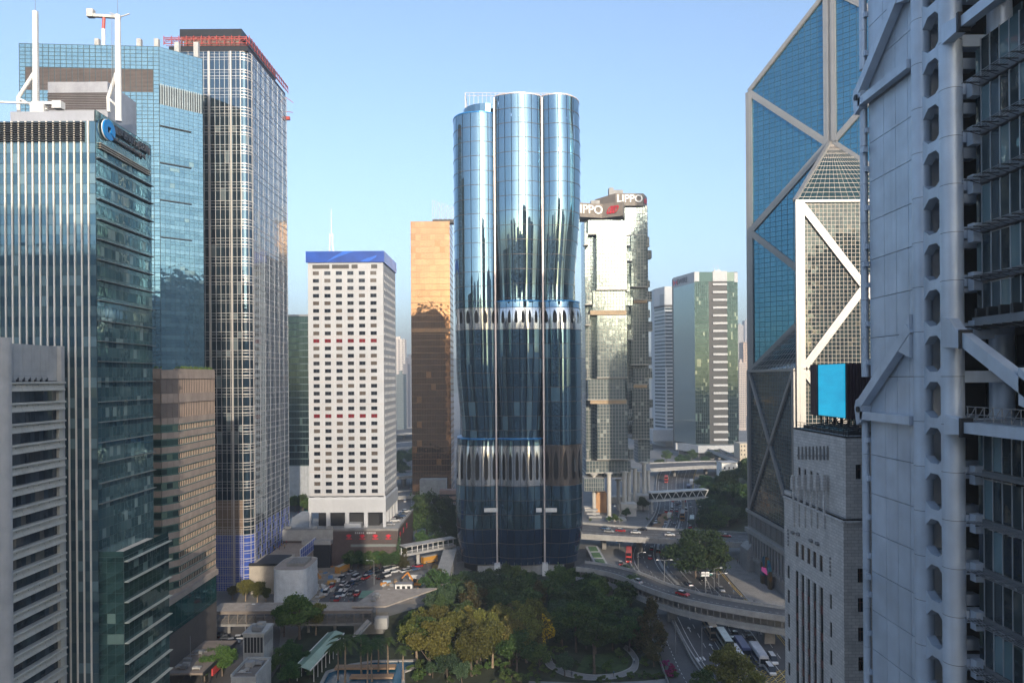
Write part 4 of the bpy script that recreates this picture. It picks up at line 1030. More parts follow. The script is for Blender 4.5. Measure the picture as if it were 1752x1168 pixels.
    b = MB(); b.fbox(f, -1.5, 7, 0, 8.5, .02, 2.6); b.hexa([f.p(-1.5, 8.5, 2.6), f.p(7, 8.5, 2.6), f.p(7, 8.5, .0), f.p(-1.5, 8.5, .0), f.p(-1, 10.5, .6), f.p(6.5, 10.5, .6), f.p(6.5, 10.5, 0), f.p(-1, 10.5, 0)]); b.build('corner_lodge', gr, t)
    # arched door canopy, festive
    u0, z0 = uz(f, 1316, 1030, 1.0); dr = thing('arch_display', f.p(u0, 0, 1.5), 'colourful arched entrance display with pink panel at the tower foot', 'arch')
    cols = [(.02, .12, .22), (.05, .25, .32), (.10, .07, .03), (.20, .10, .03), (.03, .18, .20)]
    for k in range(14):
        a0, a1 = math.pi * k / 14, math.pi * (k + 1) / 14; b = MB(); r0, r1, hh = 2.6, 4.6, 1.7
        b.fpoly(f, [(u0 - r0 * math.cos(a0), 3 + r0 * hh * math.sin(a0)), (u0 - r0 * math.cos(a1), 3 + r0 * hh * math.sin(a1)), (u0 - r1 * math.cos(a1), 3 + r1 * hh * math.sin(a1)), (u0 - r1 * math.cos(a0), 3 + r1 * hh * math.sin(a0))][::-1], 1.5, 2.4 + .15 * (k % 3)); b.build('arch_segment', solid('arch_%d' % (k % 5), cols[k % 5], .4, streak=False), dr)
    b = MB(); b.fbox(f, u0 - 2.6, u0 + 2.6, 4.8, 6.3, 1.7, 2.8); b.build('pink_panel', emit('pink_light', (.8, .12, .45), .12), dr)
    for sgn in (-1, 1): b = MB(); b.fbox(f, u0 + sgn * 3.6 - .9, u0 + sgn * 3.6 + .9, 0, 3.2, 1.5, 2.6); b.build('arch_leg', solid('arch_2', cols[2], .4), dr)
    b = MB(); b.fbox(f, u0 - 2.4, u0 + 2.4, 0, 4.7, 1.5, 1.7); b.build('doorway', BLACK, dr)
braced_tower()

# ================================================================ stepped stone bank with the screen on its roof
def stone_bank():
    X0, Y0, Y1, Xr = 42.6, 88.0, 107.2, 66.0
    t = thing('stone_building', (54, 98, 0), 'grey stone stepped bank building with tall dark window strips', 'building')
    st = solid('ashlar_stone', (.66, .625, .585), .75, var=.10, scale=.6, bump=.2)
    m = st; nt = m.node_tree; bs = nt.nodes['Principled BSDF']; src = bs.inputs['Base Color'].links[0].from_socket
    sep = nt.nodes.new('ShaderNodeSeparateXYZ'); nt.links.new(_pos(nt).outputs['Position'], sep.inputs[0]); cmb = nt.nodes.new('ShaderNodeCombineXYZ')
    nt.links.new(_math(nt, 'ADD', sep.outputs[0], sep.outputs[1]), cmb.inputs[0]); nt.links.new(sep.outputs[2], cmb.inputs[1])
    bk = nt.nodes.new('ShaderNodeTexBrick'); bk.inputs['Scale'].default_value = 1; bk.inputs['Brick Width'].default_value = .95; bk.inputs['Row Height'].default_value = .42; bk.inputs['Mortar Size'].default_value = .025
    bk.inputs['Color1'].default_value = (.85, .85, .85, 1); bk.inputs['Color2'].default_value = (1, 1, 1, 1); bk.inputs['Mortar'].default_value = (.55, .54, .53, 1); nt.links.new(cmb.outputs[0], bk.inputs['Vector'])
    ml = nt.nodes.new('ShaderNodeMix'); ml.data_type = 'RGBA'; ml.blend_type = 'MULTIPLY'; ml.inputs[0].default_value = 1; nt.links.new(src, ml.inputs[6]); nt.links.new(bk.outputs[0], ml.inputs[7]); nt.links.new(ml.outputs[2], bs.inputs['Base Color'])
    f = left(X0, Y1); g = front(X0, Y0); L = Y1 - Y0; W = Xr - X0
    q = lambda px, py: uz(f, px, py)
    zt = q(1442, 747)[1]; zstep = q(1438, 885)[1]; ustep = q(1352, 740)[0]
    gl = glass('old_window_glass', (.012, .015, .018), (.03, .035, .04), .3, .08, .05, (.08, .07, .05)); rf = solid('red_frame', (.09, .022, .02), .5)
    ops = []; lab = []
    def op(pa, pb, pc, pd): a = q(pa, pb); b_ = q(pc, pd); o = (a[0], b_[0], b_[1], a[1]); ops.append(o); return o
    # window strips of the lower shaft (photo px -> u); five strips, then side windows
    zc = lambda py: q(1400, py)[1]
    ztop_s = q(1362, 975)[1]; strips = []
    for px in (1363.5, 1373.5, 1383.5, 1394, 1405): a = q(px - 2.4, 1000)[0]; e = q(px + 3.0, 1000)[0]; strips.append((a, e)); ops.append((a, e, 2.0, ztop_s))
    for px in (1363, 1372.5, 1383, 1393, 1404): a = q(px - 2.2, 930)[0]; e = q(px + 3.2, 930)[0]; z1 = q(1362, 925)[1]; ops.append((a, e, z1 - 2.3, z1))
    side = []
    for k in range(10):
        z1 = q(1349, 967)[1] - 3.75 * k
        if z1 < 4: break
        for px in (1349, 1421): a = q(px - 1.8, 1000)[0]; e = q(px + 2.0, 1000)[0]; ops.append((a, e, z1 - 2.0, z1))
    ops = [o for o in ops if o[1] > o[0]]
    b = MB(); wall_open(b, f, 0, L, 0, zstep, ops, .16); b.build('lower_wall', st, t)
    ops2 = []
    for px in (1362, 1371.5, 1382, 1392.5, 1404): a = q(px - 1.8, 830)[0]; e = q(px + 2.2, 830)[0]; z1 = q(1362, 870)[1]; ops2.append((a, e, zstep + .02 + .0, z1 + .6)); z2 = q(1371, 802)[1]; ops2.append((a, e, z2 - 1.5, z2))
    fu = left(X0 + .5, Y1 - ustep); Lu = L - ustep - .35
    ops2 = [(a - ustep, e - ustep, z0, z1) for a, e, z0, z1 in ops2]
    b = MB(); wall_open(b, fu, 0, Lu, zstep, zt, ops2, .16); b.build('upper_wall', st, t)
    b = MB(); b.box(X0 + .6, Xr, Y0 + .6, Y1 - .2, 0, zstep - .3); b.box(X0 + 1.2, Xr, Y0 + .95, Y1 - ustep - .2, zstep - .3, zt - .2); b.build('core', BLACK, t)
    gops = []
    for k in range(12):
        z1 = uz(g, 1472, 795 + 0)[1] if k == 0 else uz(g, 1472, 972)[1] - 3.8 * (k - 1)
        if z1 < 3: break
        a, e = uz(g, 1467, 900)[0], uz(g, 1478, 900)[0]
        for dx in (0, 5, 10, 15): gops.append((a + dx, e + dx, z1 - 1.9, z1))
    b = MB(); wall_open(b, g, 0, W, 0, zstep, [o for o in gops if o[3] < zstep], .45); b.build('front_wall', st, t)
    gu = front(X0 + .5, Y0 + .35); b = MB(); wall_open(b, gu, 0, W - .5, zstep, zt, [(a - .5, e - .5, z0, z1) for a, e, z0, z1 in gops if z0 > zstep], .45); b.build('front_upper_wall', st, t)
    b = MB(); b.box(X0 + .5, Xr, Y0 + .35, Y1 - ustep, zt - .2, zt + .01); b.box(X0 - .0, Xr, Y0, Y1, zstep - .25, zstep - .02); b.build('roof', CONC_D, t)
    b = MB(); b.box(X0, X0 + .55, Y1 - ustep, Y1, zstep, zstep + .6); b.build('step_parapet', st, t)
    for a, e, z0, z1 in ops:
        hgt = z1 - z0
        if hgt > 6:
            n = int(hgt / 3.75)
            for k in range(n + 1):
                za, zb_ = z1 - 3.75 * (k + 1), z1 - 3.75 * k
                if zb_ - .2 < 2: break
                za = max(za, 2.0); b = MB(); b.fbox(f, a, e, za + 1.15, zb_, -.17, -.12); b.build('window', gl, t); b = MB(); b.fbox(f, a, e, za, za + 1.15, -.17, -.08); b.build('window_apron', rf, t)
        else: b = MB(); b.fbox(f, a, e, z0, z1, -.17, -.12); b.build('window', gl, t)
    for a, e, z0, z1 in ops2: b = MB(); b.fbox(fu, a, e, z0, z1, -.17, -.12); b.build('window', gl, t)
    for a, e, z0, z1 in gops:
        fr_ = g if z1 < zstep else gu; b = MB(); b.fbox(fr_, a, e, z0, z1, -.42, -.36); b.build('window', gl, t)
        b = MB(); b.fbox(fr_, (a + e) / 2 - .05, (a + e) / 2 + .05, z0, z1, -.36, -.28); b.fbox(fr_, a, e, z1 - .7, z1 - .62, -.36, -.27); b.build('glazing_bar', rf, t)
    # piers between the strips, carved heads, finials
    for k in range(len(strips) - 1): b = MB(); b.fbox(f, strips[k][1] + .05, strips[k + 1][0] - .05, 2, ztop_s + .2, .0, .08); b.build('pier', st, t)
    for px in (1358.5, 1367, 1377.5, 1388, 1398.5, 1411):
        u, z = q(px, 828); z2 = q(px, 868)[1]; b = MB(); b.fbox(f, u - .2, u + .2, z2 - 2.8, z + .5, .0, .2); b.fbox(f, u - .38, u + .38, z - .8, z + 1.0, -.1, .4); b.fbox(f, u - .3, u + .3, z + 1.0, z + 1.35, -.1, .32); b.build('carved_pilaster', st, t)
    for k in range(9):
        u, z = uz(fu, 1367.5 + k * 6.2, 775); b = MB(); b.fbox(fu, u - .14, u + .14, z - .9, z + .75, .0, .2); b.tube([fu.p(u, z + .75, .1), fu.p(u, z + 1.0, .1)], .12, 6); b.fbox(fu, u - .2, u + .2, z - .5, z - .2, .0, .26); b.build('carved_block', solid('carved_stone', (.25, .24, .23), .8), t)
    for px, py in ((1358, 910), (1367, 913), (1389, 924), (1400, 929)):
        u, z = q(px, py); b = MB(); b.fpoly(f, [(u - .45, z), (u - .2, z - .25), (u + .25, z - .25), (u + .45, z), (u + .2, z + .22), (u - .2, z + .22)], .0, .35); b.build('carved_bracket', solid('carved_stone', (.25, .24, .23), .8), t)
    for px, py, hh in ((1349, 920, 2.6), (1421, 970, 3.0)):
        u, z = q(px, py); 
        for k in range(5): b = MB(); b.fpoly(f, [(u, z - 1.2 + k * .55), (u + .22, z - 1.0 + k * .55), (u, z - .8 + k * .55), (u - .22, z - 1.0 + k * .55)], .01, .14); b.build('carved_chain', solid('carved_stone', (.25, .24, .23), .8), t)
    b = MB(); b.fbox(f, 0, L, zstep - .55, zstep - .3, .0, .18); b.fbox(g, 0, W, zstep - .55, zstep - .3, .0, .18); b.build('string_course', st, t)
    u, z = uz(gu, 1478, 789); b = MB()
    for a in range(8): r = a * math.pi / 4; b.fpoly(gu, [(u, z), (u + .45 * math.cos(r - .25), z + .45 * math.sin(r - .25)), (u + .5 * math.cos(r), z + .5 * math.sin(r)), (u + .45 * math.cos(r + .25), z + .45 * math.sin(r + .25))], .01, .08)
    b.build('rosette', solid('rosette_pale', (.5, .49, .47), .7), t)
    # roof rail and plant
    b = MB(); zr = zt + .9
    for fr_, LL in ((fu, Lu), (gu, 12)):
        for h in (.45, .9): b.bar(fr_.p(.2, zt + h, -.4), fr_.p(LL, zt + h, -.4), .05, .05)
        for k in range(13): u = .2 + (LL - .2) * k / 12; b.bar(fr_.p(u, zt, -.4), fr_.p(u, zt + .95, -.4), .06, .06)
    b.build('roof_rail', DARK, t)
    b = MB(); b.box(X0 + 1.6, X0 + 10, Y0 + 2, Y1 - ustep - 1, zt, zt + .5)
    for k in range(7): b.bar((X0 + 1.8, Y0 + 2 + k * 2, zt + .5), (X0 + 9, Y0 + 2 + k * 2, zt + 1.5), .15, .15); b.bar((X0 + 3 + k, Y0 + 2, zt + .5), (X0 + 3 + k, Y0 + 2, zt + 2.2), .12, .12)
    b.build('steel_deck', DARK, t)
    # big screen on the roof
    sc = thing('video_screen', (X0 + 5, 100, zt), 'large bright blue video screen in dark maroon casing on the stone roof', 'screen')
    xs = 47.2; fs = left(xs, 107.5); ua, z1 = uz(fs, 1388, 624); ub, z0 = uz(fs, 1446, 716); va = uz(fs, 1400, 640)[0]
    mar = solid('maroon_casing', (.055, .03, .04), .5, .2)
    b = MB(); b.fbox(fs, ua, ub, z0, z1, -4.2, -.12)
    b.build('casing', mar, sc)
    b = MB(); b.fbox(fs, va, ub - .1, z0 + .1, z1 - .05, -.1, .02); b.build('display', emit('screen_blue', (.006, .23, .40), .6, (.01, .34, .54)), sc)
    for k in range(4): b = MB(); w = (va - ua) / 4; b.fbox(fs, ua + k * w + .03, ua + (k + 1) * w - .06, z0, z1, -.11, .18); b.build('casing_slat', mar, sc)
    fs2 = front(xs, fs.p(ub, 0, 0).y)
    for k in range(9): b = MB(); b.fbox(fs2, .15 + k * .45, .42 + k * .45, z0, z1, .01, .2); b.build('casing_slat', mar, sc)
    b = MB()
    for k in range(6): p = fs.p(ua + (ub - ua) * k / 5, 0, -1.5); b.bar((p.x, p.y, zt), (p.x, p.y, z0), .2, .2); p2 = fs.p(ua + (ub - ua) * k / 5, 0, -3.8); b.bar((p2.x, p2.y, zt), (p2.x, p2.y, z0), .2, .2); b.bar((p.x, p.y, zt), (p2.x, p2.y, z0), .1, .1)
    b.build('stand', DARK, sc)
stone_bank()

# ================================================================ high-tech bank headquarters with hanging trusses
def truss_bank():
    XH, YF = 36.3, 69.6
    t = thing('steel_tower', (60, 40, 0), 'blue-grey steel clad headquarters with ladder masts and hanging trusses', 'tower')
    cl = solid('grey_blue_cladding', (.54, .625, .72), .42, .25, var=.11, scale=.35, piece=.16); cj = solid('cladding_joint', (.05, .055, .06), .6)
    f = left(XH, YF); zj = 69.1; ph = 3.9; ztop = 178.0
    gl = glass('hq_window_glass', (.03, .05, .065), (.085, .13, .155), .6, .03, .2, (.16, .27, .31), wave=.05); mt = solid('hq_mullion', (.42, .45, .48), .4, .4); dk = solid('hq_dark_steel', (.03, .034, .04), .5, .4)
    u_of = lambda px: 0.0 if px is None else YF - XH * FPX / (px - CX - 2.0)
    # body
    b = MB(); b.box(XH + .25, XH + 40, YF - 8.6, YF - .1, 0, 150); b.build('service_core', cj, t)
    b = MB(); b.box(XH + 7, XH + 54, 46, YF - 8.7, 0, ztop); b.build('floor_core', BLACK, t)
    zs = [zj + ph * k for k in range(-18, 21)]; us = [.85, 3.55, 5.6, 7.6, 8.5]
    for j in range(len(zs) - 1):
        for i in range(4):
            w, h = us[i + 1] - us[i] - .05, ph - .06
            link('cladding_panel', unit_pane(w, h, .14, cl), t, f.mat((us[i] + us[i + 1]) / 2, zs[j] + ph / 2, .05))
    # riser pipes at the far edge
    z = zs[0]
    while z < 148:
        if not (103.2 < z < 106 or 71.5 < z < 75): b = MB(); b.tube([f.p(.15, z, .35), f.p(.15, z + ph - .04, .35)], .36, 14); b.fbox(f, .35, .8, z + 1.2, z + 1.7, .1, .5); b.build('riser_pipe', cl, t, False)
        z += ph
    # mast: two front columns, two rear ones, ladder beams each floor
    ya, yb = 60.05, 56.0; uA, uB = YF - ya, YF - yb; r = .80
    zz = zs[0]
    while zz < 170:
        for u_, d, rr in ((uA, .15, .76), (uB, .15, .84), (uA - 4.0, -4.6, .9), (uB - 1.0, -4.6, .9)):
            b = MB(); b.tube([f.p(u_, zz + .02, d), f.p(u_, zz + ph - .02, d)], rr, 24, 0, False); o = b.build('mast_column', cl, t, True)
        zz += ph
    b = MB()
    zz = zs[0]
    while zz < 170:
        for u_, d, rr in ((uA, .15, .765), (uB, .15, .845)): b.tube([f.p(u_, zz - .03, d), f.p(u_, zz + .03, d)], rr - .012, 24, 0, False)
        zz += ph
    b.build('mast_joints', cj, t, True, kind='stuff')
    g0, g1 = uA + .55, uB - .6; gm = (g0 + g1) / 2
    for k in range(-18, 20):
        z = zj + ph * k
        if 74.5 < z < 77.2 and False: continue
        lo = [(g0, z - 1.15), (g0 + .25, z - 1.1), (g0 + .95, z - .45), (g1 - .95, z - .45), (g1 - .25, z - 1.1), (g1, z - 1.15)]; hi = [(g1, z + .95), (g1 - .25, z + .9), (g1 - .95, z + .4), (g0 + .95, z + .4), (g0 + .25, z + .9), (g0, z + .95)]
        b = MB(); b.fpoly(f, lo + hi, -.35, .45); b.build('ladder_beam', cl, t)
        # side beams running back from each column
        b = MB(); b.fbox(f, uA - .45, uA + .45, z - .5, z + .45, -4.4, -.3); b.build('cross_beam', cl, t); b = MB(); b.fbox(f, uB - .5, uB + .5, z - .5, z + .45, -4.4, -.3); b.build('cross_beam', cl, t)
        # window behind the mast opening
        b = MB(); b.fbox(f, g0 - 1, g1 + .6, z - 3.0, z - .5, -5.8, -5.7); b.build('mast_window', gl, t)
        b = MB()
        for q in range(4): b.fbox(f, g0 + .2 + q * .75, g0 + .3 + q * .75, z - 3.0, z - .5, -5.69, -5.6)
        b.build('mast_window_bars', mt, t, kind='stuff')
    b = MB(); b.fbox(f, 8.5, 9.05, 0, 150, -2, .12); b.build('return_wall', cl, t)
    # window bays right of the mast
    w0, w1 = uB + 1.55, YF - 46; wus = []; u = w0
    while u < w1 - .3: wus.append(u); u += 1.03
    wus.append(w1); bud = [200]
    open_z = (72.9, 81.3)
    for k in range(-18, 27):
        z = zj + ph * k
        if open_z[0] - .5 < z + .2 < open_z[1] - 1.0 or 104.3 < z + 1 < 107.5: continue
        panes(t, f, wus, [z + .35, z + 3.5], -1.35, gl, budget=bud, name='window_pane', region=(1640, 1752, 0, 1168), gap=.07, stuff='far_window_panes')
        b = MB(); b.fbox(f, w0 - .2, w1, z - .2, z + .3, -1.9, -1.28); b.build('spandrel', solid('hq_spandrel', (.16, .175, .19), .5, .3), t)
        b = MB()
        for uu in wus: b.fbox(f, uu - .045, uu + .045, z + .33, z + 3.55, -1.34, -1.24)
        b.build('window_mullions', mt, t, kind='stuff')
        # sunshade: brackets, slats
        for q in range(5): b = MB(); b.bar(f.p(w0 - .4, z + .1, -.95 + q * .24), f.p(w1, z + .1, -.95 + q * .24), .08, .035); b.build('sunshade_slat', solid('shade_slat', (.22, .24, .26), .4, .5), t)
        b = MB()
        for uu in wus[::1]: b.fpoly(f, [(uu - .03, z - .02), (uu + .03, z - .02), (uu + .03, z + .06), (uu - .03, z + .06)], -1.2, .12); 
        for uu in wus: b.tube([f.p(uu, z - .25, -1.15), f.p(uu, z + .0, -.3)], .03, 5)
        b.build('sunshade_brackets', dk, t, kind='stuff')
        # pale stub panel beside the mast and side window
        b = MB(); b.fbox(f, uB + .6, w0 - .25, z - .9, z + .6, -2.4, -.75); b.build('stub_panel', cl, t)
        b = MB(); b.fbox(f, uB + .6, w0 - .1, z + .6, z + 3.0, -1.6, -1.5); b.build('side_window', gl, t)
    # hanging trusses: chords and diagonals, boxed section
    def boxm(p, q, w, h, name): 
        b = MB(); tdir = (q - p).normalized(); b.bar(p, q, w, h, 0, f.n); b.build(name, cl, t)
    for zc, zm in ((73.3, 81.2), (105.0, 112.9)):
        # far side of the mast
        n1 = f.p(.35, zc + .9, .75); boxm(n1, f.p(uA - .5, zm, .75), .8, .95, 'hanger_brace'); boxm(f.p(.3, zc - .3, .7), f.p(uA - .6, zc - .3, .7), .7, .8, 'truss_chord')
        b = MB(); b.fpoly(f, [(-.75, zc + .5), (-.35, zc - 1.3), (.6, zc - .95), (.95, zc + .6), (.4, zc + 1.6), (-.5, zc + 1.2)], .2, 1.05); b.build('node_plate', cl, t)
        b = MB(); b.tube([f.p(.1, zc + .3, 1.05), f.p(.1, zc + .3, 1.2)], .3, 12); b.build('node_pin', dk, t)
        # near side
        boxm(f.p(uB + .3, zm - .1, .75), f.p(uB + 9.6, zc + 2.45, .75), .8, 1.0, 'hanger_brace'); b = MB(); b.fpoly(f, [(uB + 8.6, zc + 1.6), (uB + 10, zc + 1.2), (uB + 10, zc + 3.4), (uB + 8.6, zc + 4.2)], .25, 1.15); b.build('node_plate', cl, t); boxm(f.p(uB + .5, zc - .4, .7), f.p(w1, zc - .4, .7), .75, .85, 'truss_chord')
        b = MB(); b.fpoly(f, [(uB + .2, zm - 1.9), (uB + 2.6, zm - 2.1), (uB + 2.3, zm - .9), (uB + 1.2, zm + .3), (uB + .2, zm + .5)], .35, 1.2); b.build('node_plate', cl, t)
        b = MB(); b.fpoly(f, [(uB + .4, zc - 1.1), (uB + 2.6, zc - .95), (uB + 2.6, zc + .1), (uB + .4, zc + .5)], .3, 1.15); b.build('node_plate', cl, t)
        for du, dz in ((2.6, zm - 1.4), (2.6, zc - .4)): b = MB(); b.fbox(f, uB + du - .12, uB + du + .12, dz - .75, dz + .75, .3, 1.3); b.tube([f.p(uB + du, dz - .6, 1.2), f.p(uB + du, dz - .2, 1.2)], .14, 8); b.build('node_bracket', dk, t)
        b = MB(); b.fpoly(f, [(uA - .4, zm + 1.2), (uA - .4, zm - 2.6), (uA - 2.2, zm - 2.0), (uA - 2.2, zm - .9)], .3, 1.1); b.build('node_plate', cl, t)
    # open refuge floor: slab, rail, beams, rear columns
    b = MB(); b.fbox(f, uB + 1, w1, 72.9, 73.4, -12, .2); b.fbox(f, uB + 1, w1, 80.9, 81.6, -12, -.8); b.build('refuge_slab', solid('refuge_grey', (.2, .22, .24), .6), t)
    b = MB()
    for k in range(12): u = uB + 1.6 + k * .95; b.bar(f.p(u, 73.4, .0), f.p(u, 74.5, .0), .05, .05); b.bar(f.p(u, 73.4, .0), f.p(u + .4, 74.4, -.3), .04, .04)
    for h in (73.9, 74.5): b.bar(f.p(uB + 1.4, h, .0), f.p(w1, h, .0), .05, .05)
    b.build('guard_rail', STEEL, t)
    for du in (3.6, 7.9, 12): b = MB(); b.tube([f.p(uB + du, 73.4, -4.5), f.p(uB + du, 81, -4.5)], .85, 18, 0, False); b.build('refuge_column', cl, t, True)
    b = MB()
    for k in range(7): u = uB + 1.6 + k * 1.3; b.fbox(f, u, u + .3, 81.6, 82.3, -4, -.6)
    b.fbox(f, uB + 1.4, w1, 76.8, 77.8, -5.3, -4.3); b.build('refuge_beams', dk, t)
    b = MB(); b.box(XH + 8, XH + 8.3, 45, YF - 9, 73.4, 81); b.build('refuge_back_wall', solid('refuge_wall', (.22, .15, .1), .7), t)
    # gondola rail brackets
    for zz in (41, 56.5, 88, 99.5, 120): b = MB(); b.fbox(f, .55, .95, zz, zz + .5, .3, .8); b.build('pipe_bracket', cl, t)
truss_bank()
# ================================================================ twin faceted towers with projecting bays
def twin_towers():
    pale = glass('pale_mirror_glass', (.215, .28, .285), (.285, .355, .355), .65, .14, .04, (.5, .54, .50), wave=.02); shade = glass('pale_mirror_shaded', (.14, .20, .22), (.22, .29, .30), .6, .06, .1, (.1, .13, .14))  # second glass: the same panes with the sides' shade put into the colour
    wl = solid('cream_mullion', (.40, .385, .345), .5, .1, var=.05); sg = solid('sign_board', (.20, .175, .15), .6, var=.08); lt = solid('sign_letter', (.82, .80, .76), .5, var=.02, streak=False); rd = solid('sign_red', (.55, .03, .045), .4, streak=False); tan = solid('tan_band', (.45, .33, .20), .6)
    stone = solid('pale_column', (.55, .53, .48), .7, var=.07)
    def block(t, D, px0, px1, py0, py1, proud, depth=14.0, cols=None, name='bay'):
        """a glazed box: front at D-proud, from photo px/py extents"""
        y = D - proud; a, e = at(px0, py1, y), at(px1, py0, y); x0, x1, z0, z1 = a.x, e.x, a.z, e.z
        root = None
        b = MB(); b.box(x0 + .1, x1 - .1, y + .15, y + depth, z0, z1); o = b.build(name, wl, t)
        n = cols or max(2, round((x1 - x0) / 1.75)); nz = max(1, round((z1 - z0) / 2.0)); f = front(x0, y); g = right(x1, y); l = left(x0, y + depth)
        us, zs = lines(0, x1 - x0, n), lines(z0, z1, nz)
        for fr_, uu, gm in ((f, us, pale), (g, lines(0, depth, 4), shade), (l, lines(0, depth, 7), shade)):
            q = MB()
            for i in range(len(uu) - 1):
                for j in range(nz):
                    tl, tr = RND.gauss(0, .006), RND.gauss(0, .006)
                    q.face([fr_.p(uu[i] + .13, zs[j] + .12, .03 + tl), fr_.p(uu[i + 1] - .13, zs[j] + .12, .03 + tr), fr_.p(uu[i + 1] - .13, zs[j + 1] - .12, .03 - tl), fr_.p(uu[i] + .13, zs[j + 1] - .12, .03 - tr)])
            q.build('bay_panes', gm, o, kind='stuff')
        if len(zs) > 3:
            m = MB(); m.box(x0 - .25, x1 + .25, y - .25, y + depth, z0 - .5, z0 + .12); m.build('bay_ledge', wl, o)
        return x0, x1, y, z0, z1
    def cube(t, D, px0, px1, py0, py1, proud): block(t, D, px0, px1, py0, py1, proud, 5.0, 3, 'pod')
    D = 386.0
    t1 = thing('faceted_tower', (55, 400, 0), 'pale mirror glass tower of stacked bays with red ring sign above', 'tower', 'twin pale towers')
    block(t1, D, 1003, 1068, 372, 815, -6, 20, None, 'shaft')
    block(t1, D, 1006, 1066, 376, 400, -2, 14); block(t1, D, 1021, 1072, 398, 495, 3, 16); block(t1, D, 1014, 1070, 497, 531, 1, 15); block(t1, D, 1022, 1073, 539, 645, 3, 16); block(t1, D, 1006, 1070, 648, 683, 2, 15); block(t1, D, 1022, 1074, 691, 785, 3.5, 16); block(t1, D, 1003, 1079, 788, 808, 2, 18)
    for a in ((1000, 1006, 399, 418), (1002, 1013, 500, 520), (1002, 1009, 538, 555), (1003, 1010, 630, 648), (1003, 1009, 770, 786)): cube(t1, D, *a, 0)
    for a in ((1072, 1078, 404, 420), (1073, 1081, 430, 446), (1072, 1078, 485, 499), (1070, 1083, 508, 523), (1073, 1079, 540, 555), (1074, 1083, 564, 580), (1072, 1084, 655, 668), (1074, 1084, 700, 712), (1074, 1083, 720, 727), (1076, 1084, 768, 785)): cube(t1, D, *a, -1)
    for py in (535, 687):
        p, q = at(1010, py, D - 1.5), at(1072, py, D - 1.5); b = MB(); b.box(p.x, q.x, D - 1.5, D + 14, p.z - 1.2, p.z + 1.2); b.build('tan_band', tan, t1)
    # crown of sign boards, two faces meeting at an angle
    P0, P1, P2 = at(992, 345, D - 2), at(1031, 345, D + 1.5), at(1066, 345, D - 4); z0, z1 = zat(372, D, 1030), zat(348, D, 1030)
    b = MB(); b.prism([(P0.x, P0.y), (P1.x, P1.y), (P2.x, P2.y), (P2.x + 3, P2.y + 12), (P0.x, P0.y + 14)], z0, z1); b.build('sign_board', sg, t1)
    s1 = Fr((P0.x, P0.y), (P1.x - P0.x, P1.y - P0.y)); s2 = Fr((P1.x, P1.y), (P2.x - P1.x, P2.y - P1.y)); w1, w2 = (P1 - P0).length, (P2 - P1).length
    b = MB()
    for fr_, w in ((s1, w1), (s2, w2)):
        for k in range(int(w / .7)): b.fbox(fr_, .15 + k * .7, .4 + k * .7, z0, z1, .0, .12)
    b.build('board_ribs', solid('board_rib', (.29, .25, .21), .6), t1)
    text('sign_lettering', 'LIPPO', s1, w1 * .36, (z0 + z1) / 2 + .2, .3, 6.6, lt, t1, .3, 1.02, .022)
    def rings(fr_, uc, zc, s, parent):
        for k in (-1, 0, 1):
            b = MB(); n = 20; cx_ = uc + k * s * .62
            for j in range(n):
                a0, a1 = 2 * math.pi * j / n, 2 * math.pi * (j + 1) / n; pt = lambda a, r: (cx_ + r * .55 * math.cos(a) + r * .45 * math.sin(a), zc + r * .8 * math.sin(a))
                b.fpoly(fr_, [pt(a0, s * .6), pt(a0, s), pt(a1, s), pt(a1, s * .6)], .2 + .06 * k, .5 + .06 * k)
            b.build('sign_ring', rd, parent)
    rings(s2, w2 * .5, (z0 + z1) / 2, 2.7, t1)
    b = MB(); b.box(P1.x - 6, P1.x - 1, P1.y + 5, P1.y + 9, z1, z1 + 3.4); b.build('roof_house', CONC, t1)
    # rear tower
    D2 = 412.0; t2 = thing('faceted_tower', (78, 425, 0), 'pale mirror glass tower of stacked bays with white lettering above', 'tower', 'twin pale towers')
    block(t2, D2, 1045, 1108, 352, 740, -2, 20, None, 'shaft'); block(t2, D2, 1062, 1104, 354, 402, -1, 14); block(t2, D2, 1080, 1106, 402, 490, 2, 16); block(t2, D2, 1082, 1104, 495, 512, 1, 14); block(t2, D2, 1080, 1108, 520, 623, 2, 15); block(t2, D2, 1083, 1108, 630, 657, 1, 14); block(t2, D2, 1082, 1111, 665, 750, 2.5, 15); block(t2, D2, 1092, 1112, 752, 790, 0, 14)
    for a in ((1106, 1111, 405, 420), (1107, 1115, 428, 442), (1106, 1112, 480, 491), (1104, 1115, 498, 513), (1107, 1112, 530, 543), (1108, 1116, 550, 565), (1108, 1115, 610, 624), (1106, 1116, 630, 646), (1108, 1117, 683, 697), (1109, 1118, 715, 731), (1108, 1117, 760, 770)): cube(t2, D2, *a, -1)
    for py in (515, 660):
        p, q = at(1084, py, D2), at(1107, py, D2); b = MB(); b.box(p.x, q.x, D2, D2 + 14, p.z - 1.1, p.z + 1.1); b.build('tan_band', tan, t2)
    A0, A1, A2 = at(1018, 334, D2 + 12), at(1053, 331, D2 - 2), at(1101, 334, D2 - 1); A3 = at(1107, 338, D2 + 8); z0, z1 = zat(353, D2, 1080), zat(332, D2, 1080)
    b = MB(); b.prism([(A0.x, A0.y), (A1.x, A1.y), (A2.x, A2.y), (A3.x, A3.y), (A0.x, A0.y + 14)], z0, z1); b.build('sign_board', sg, t2)
    s3 = Fr((A1.x, A1.y), (A2.x - A1.x, A2.y - A1.y)); w3 = (A2 - A1).length; s0 = Fr((A0.x, A0.y), (A1.x - A0.x, A1.y - A0.y)); s4 = Fr((A2.x, A2.y), (A3.x - A2.x, A3.y - A2.y))
    b = MB()
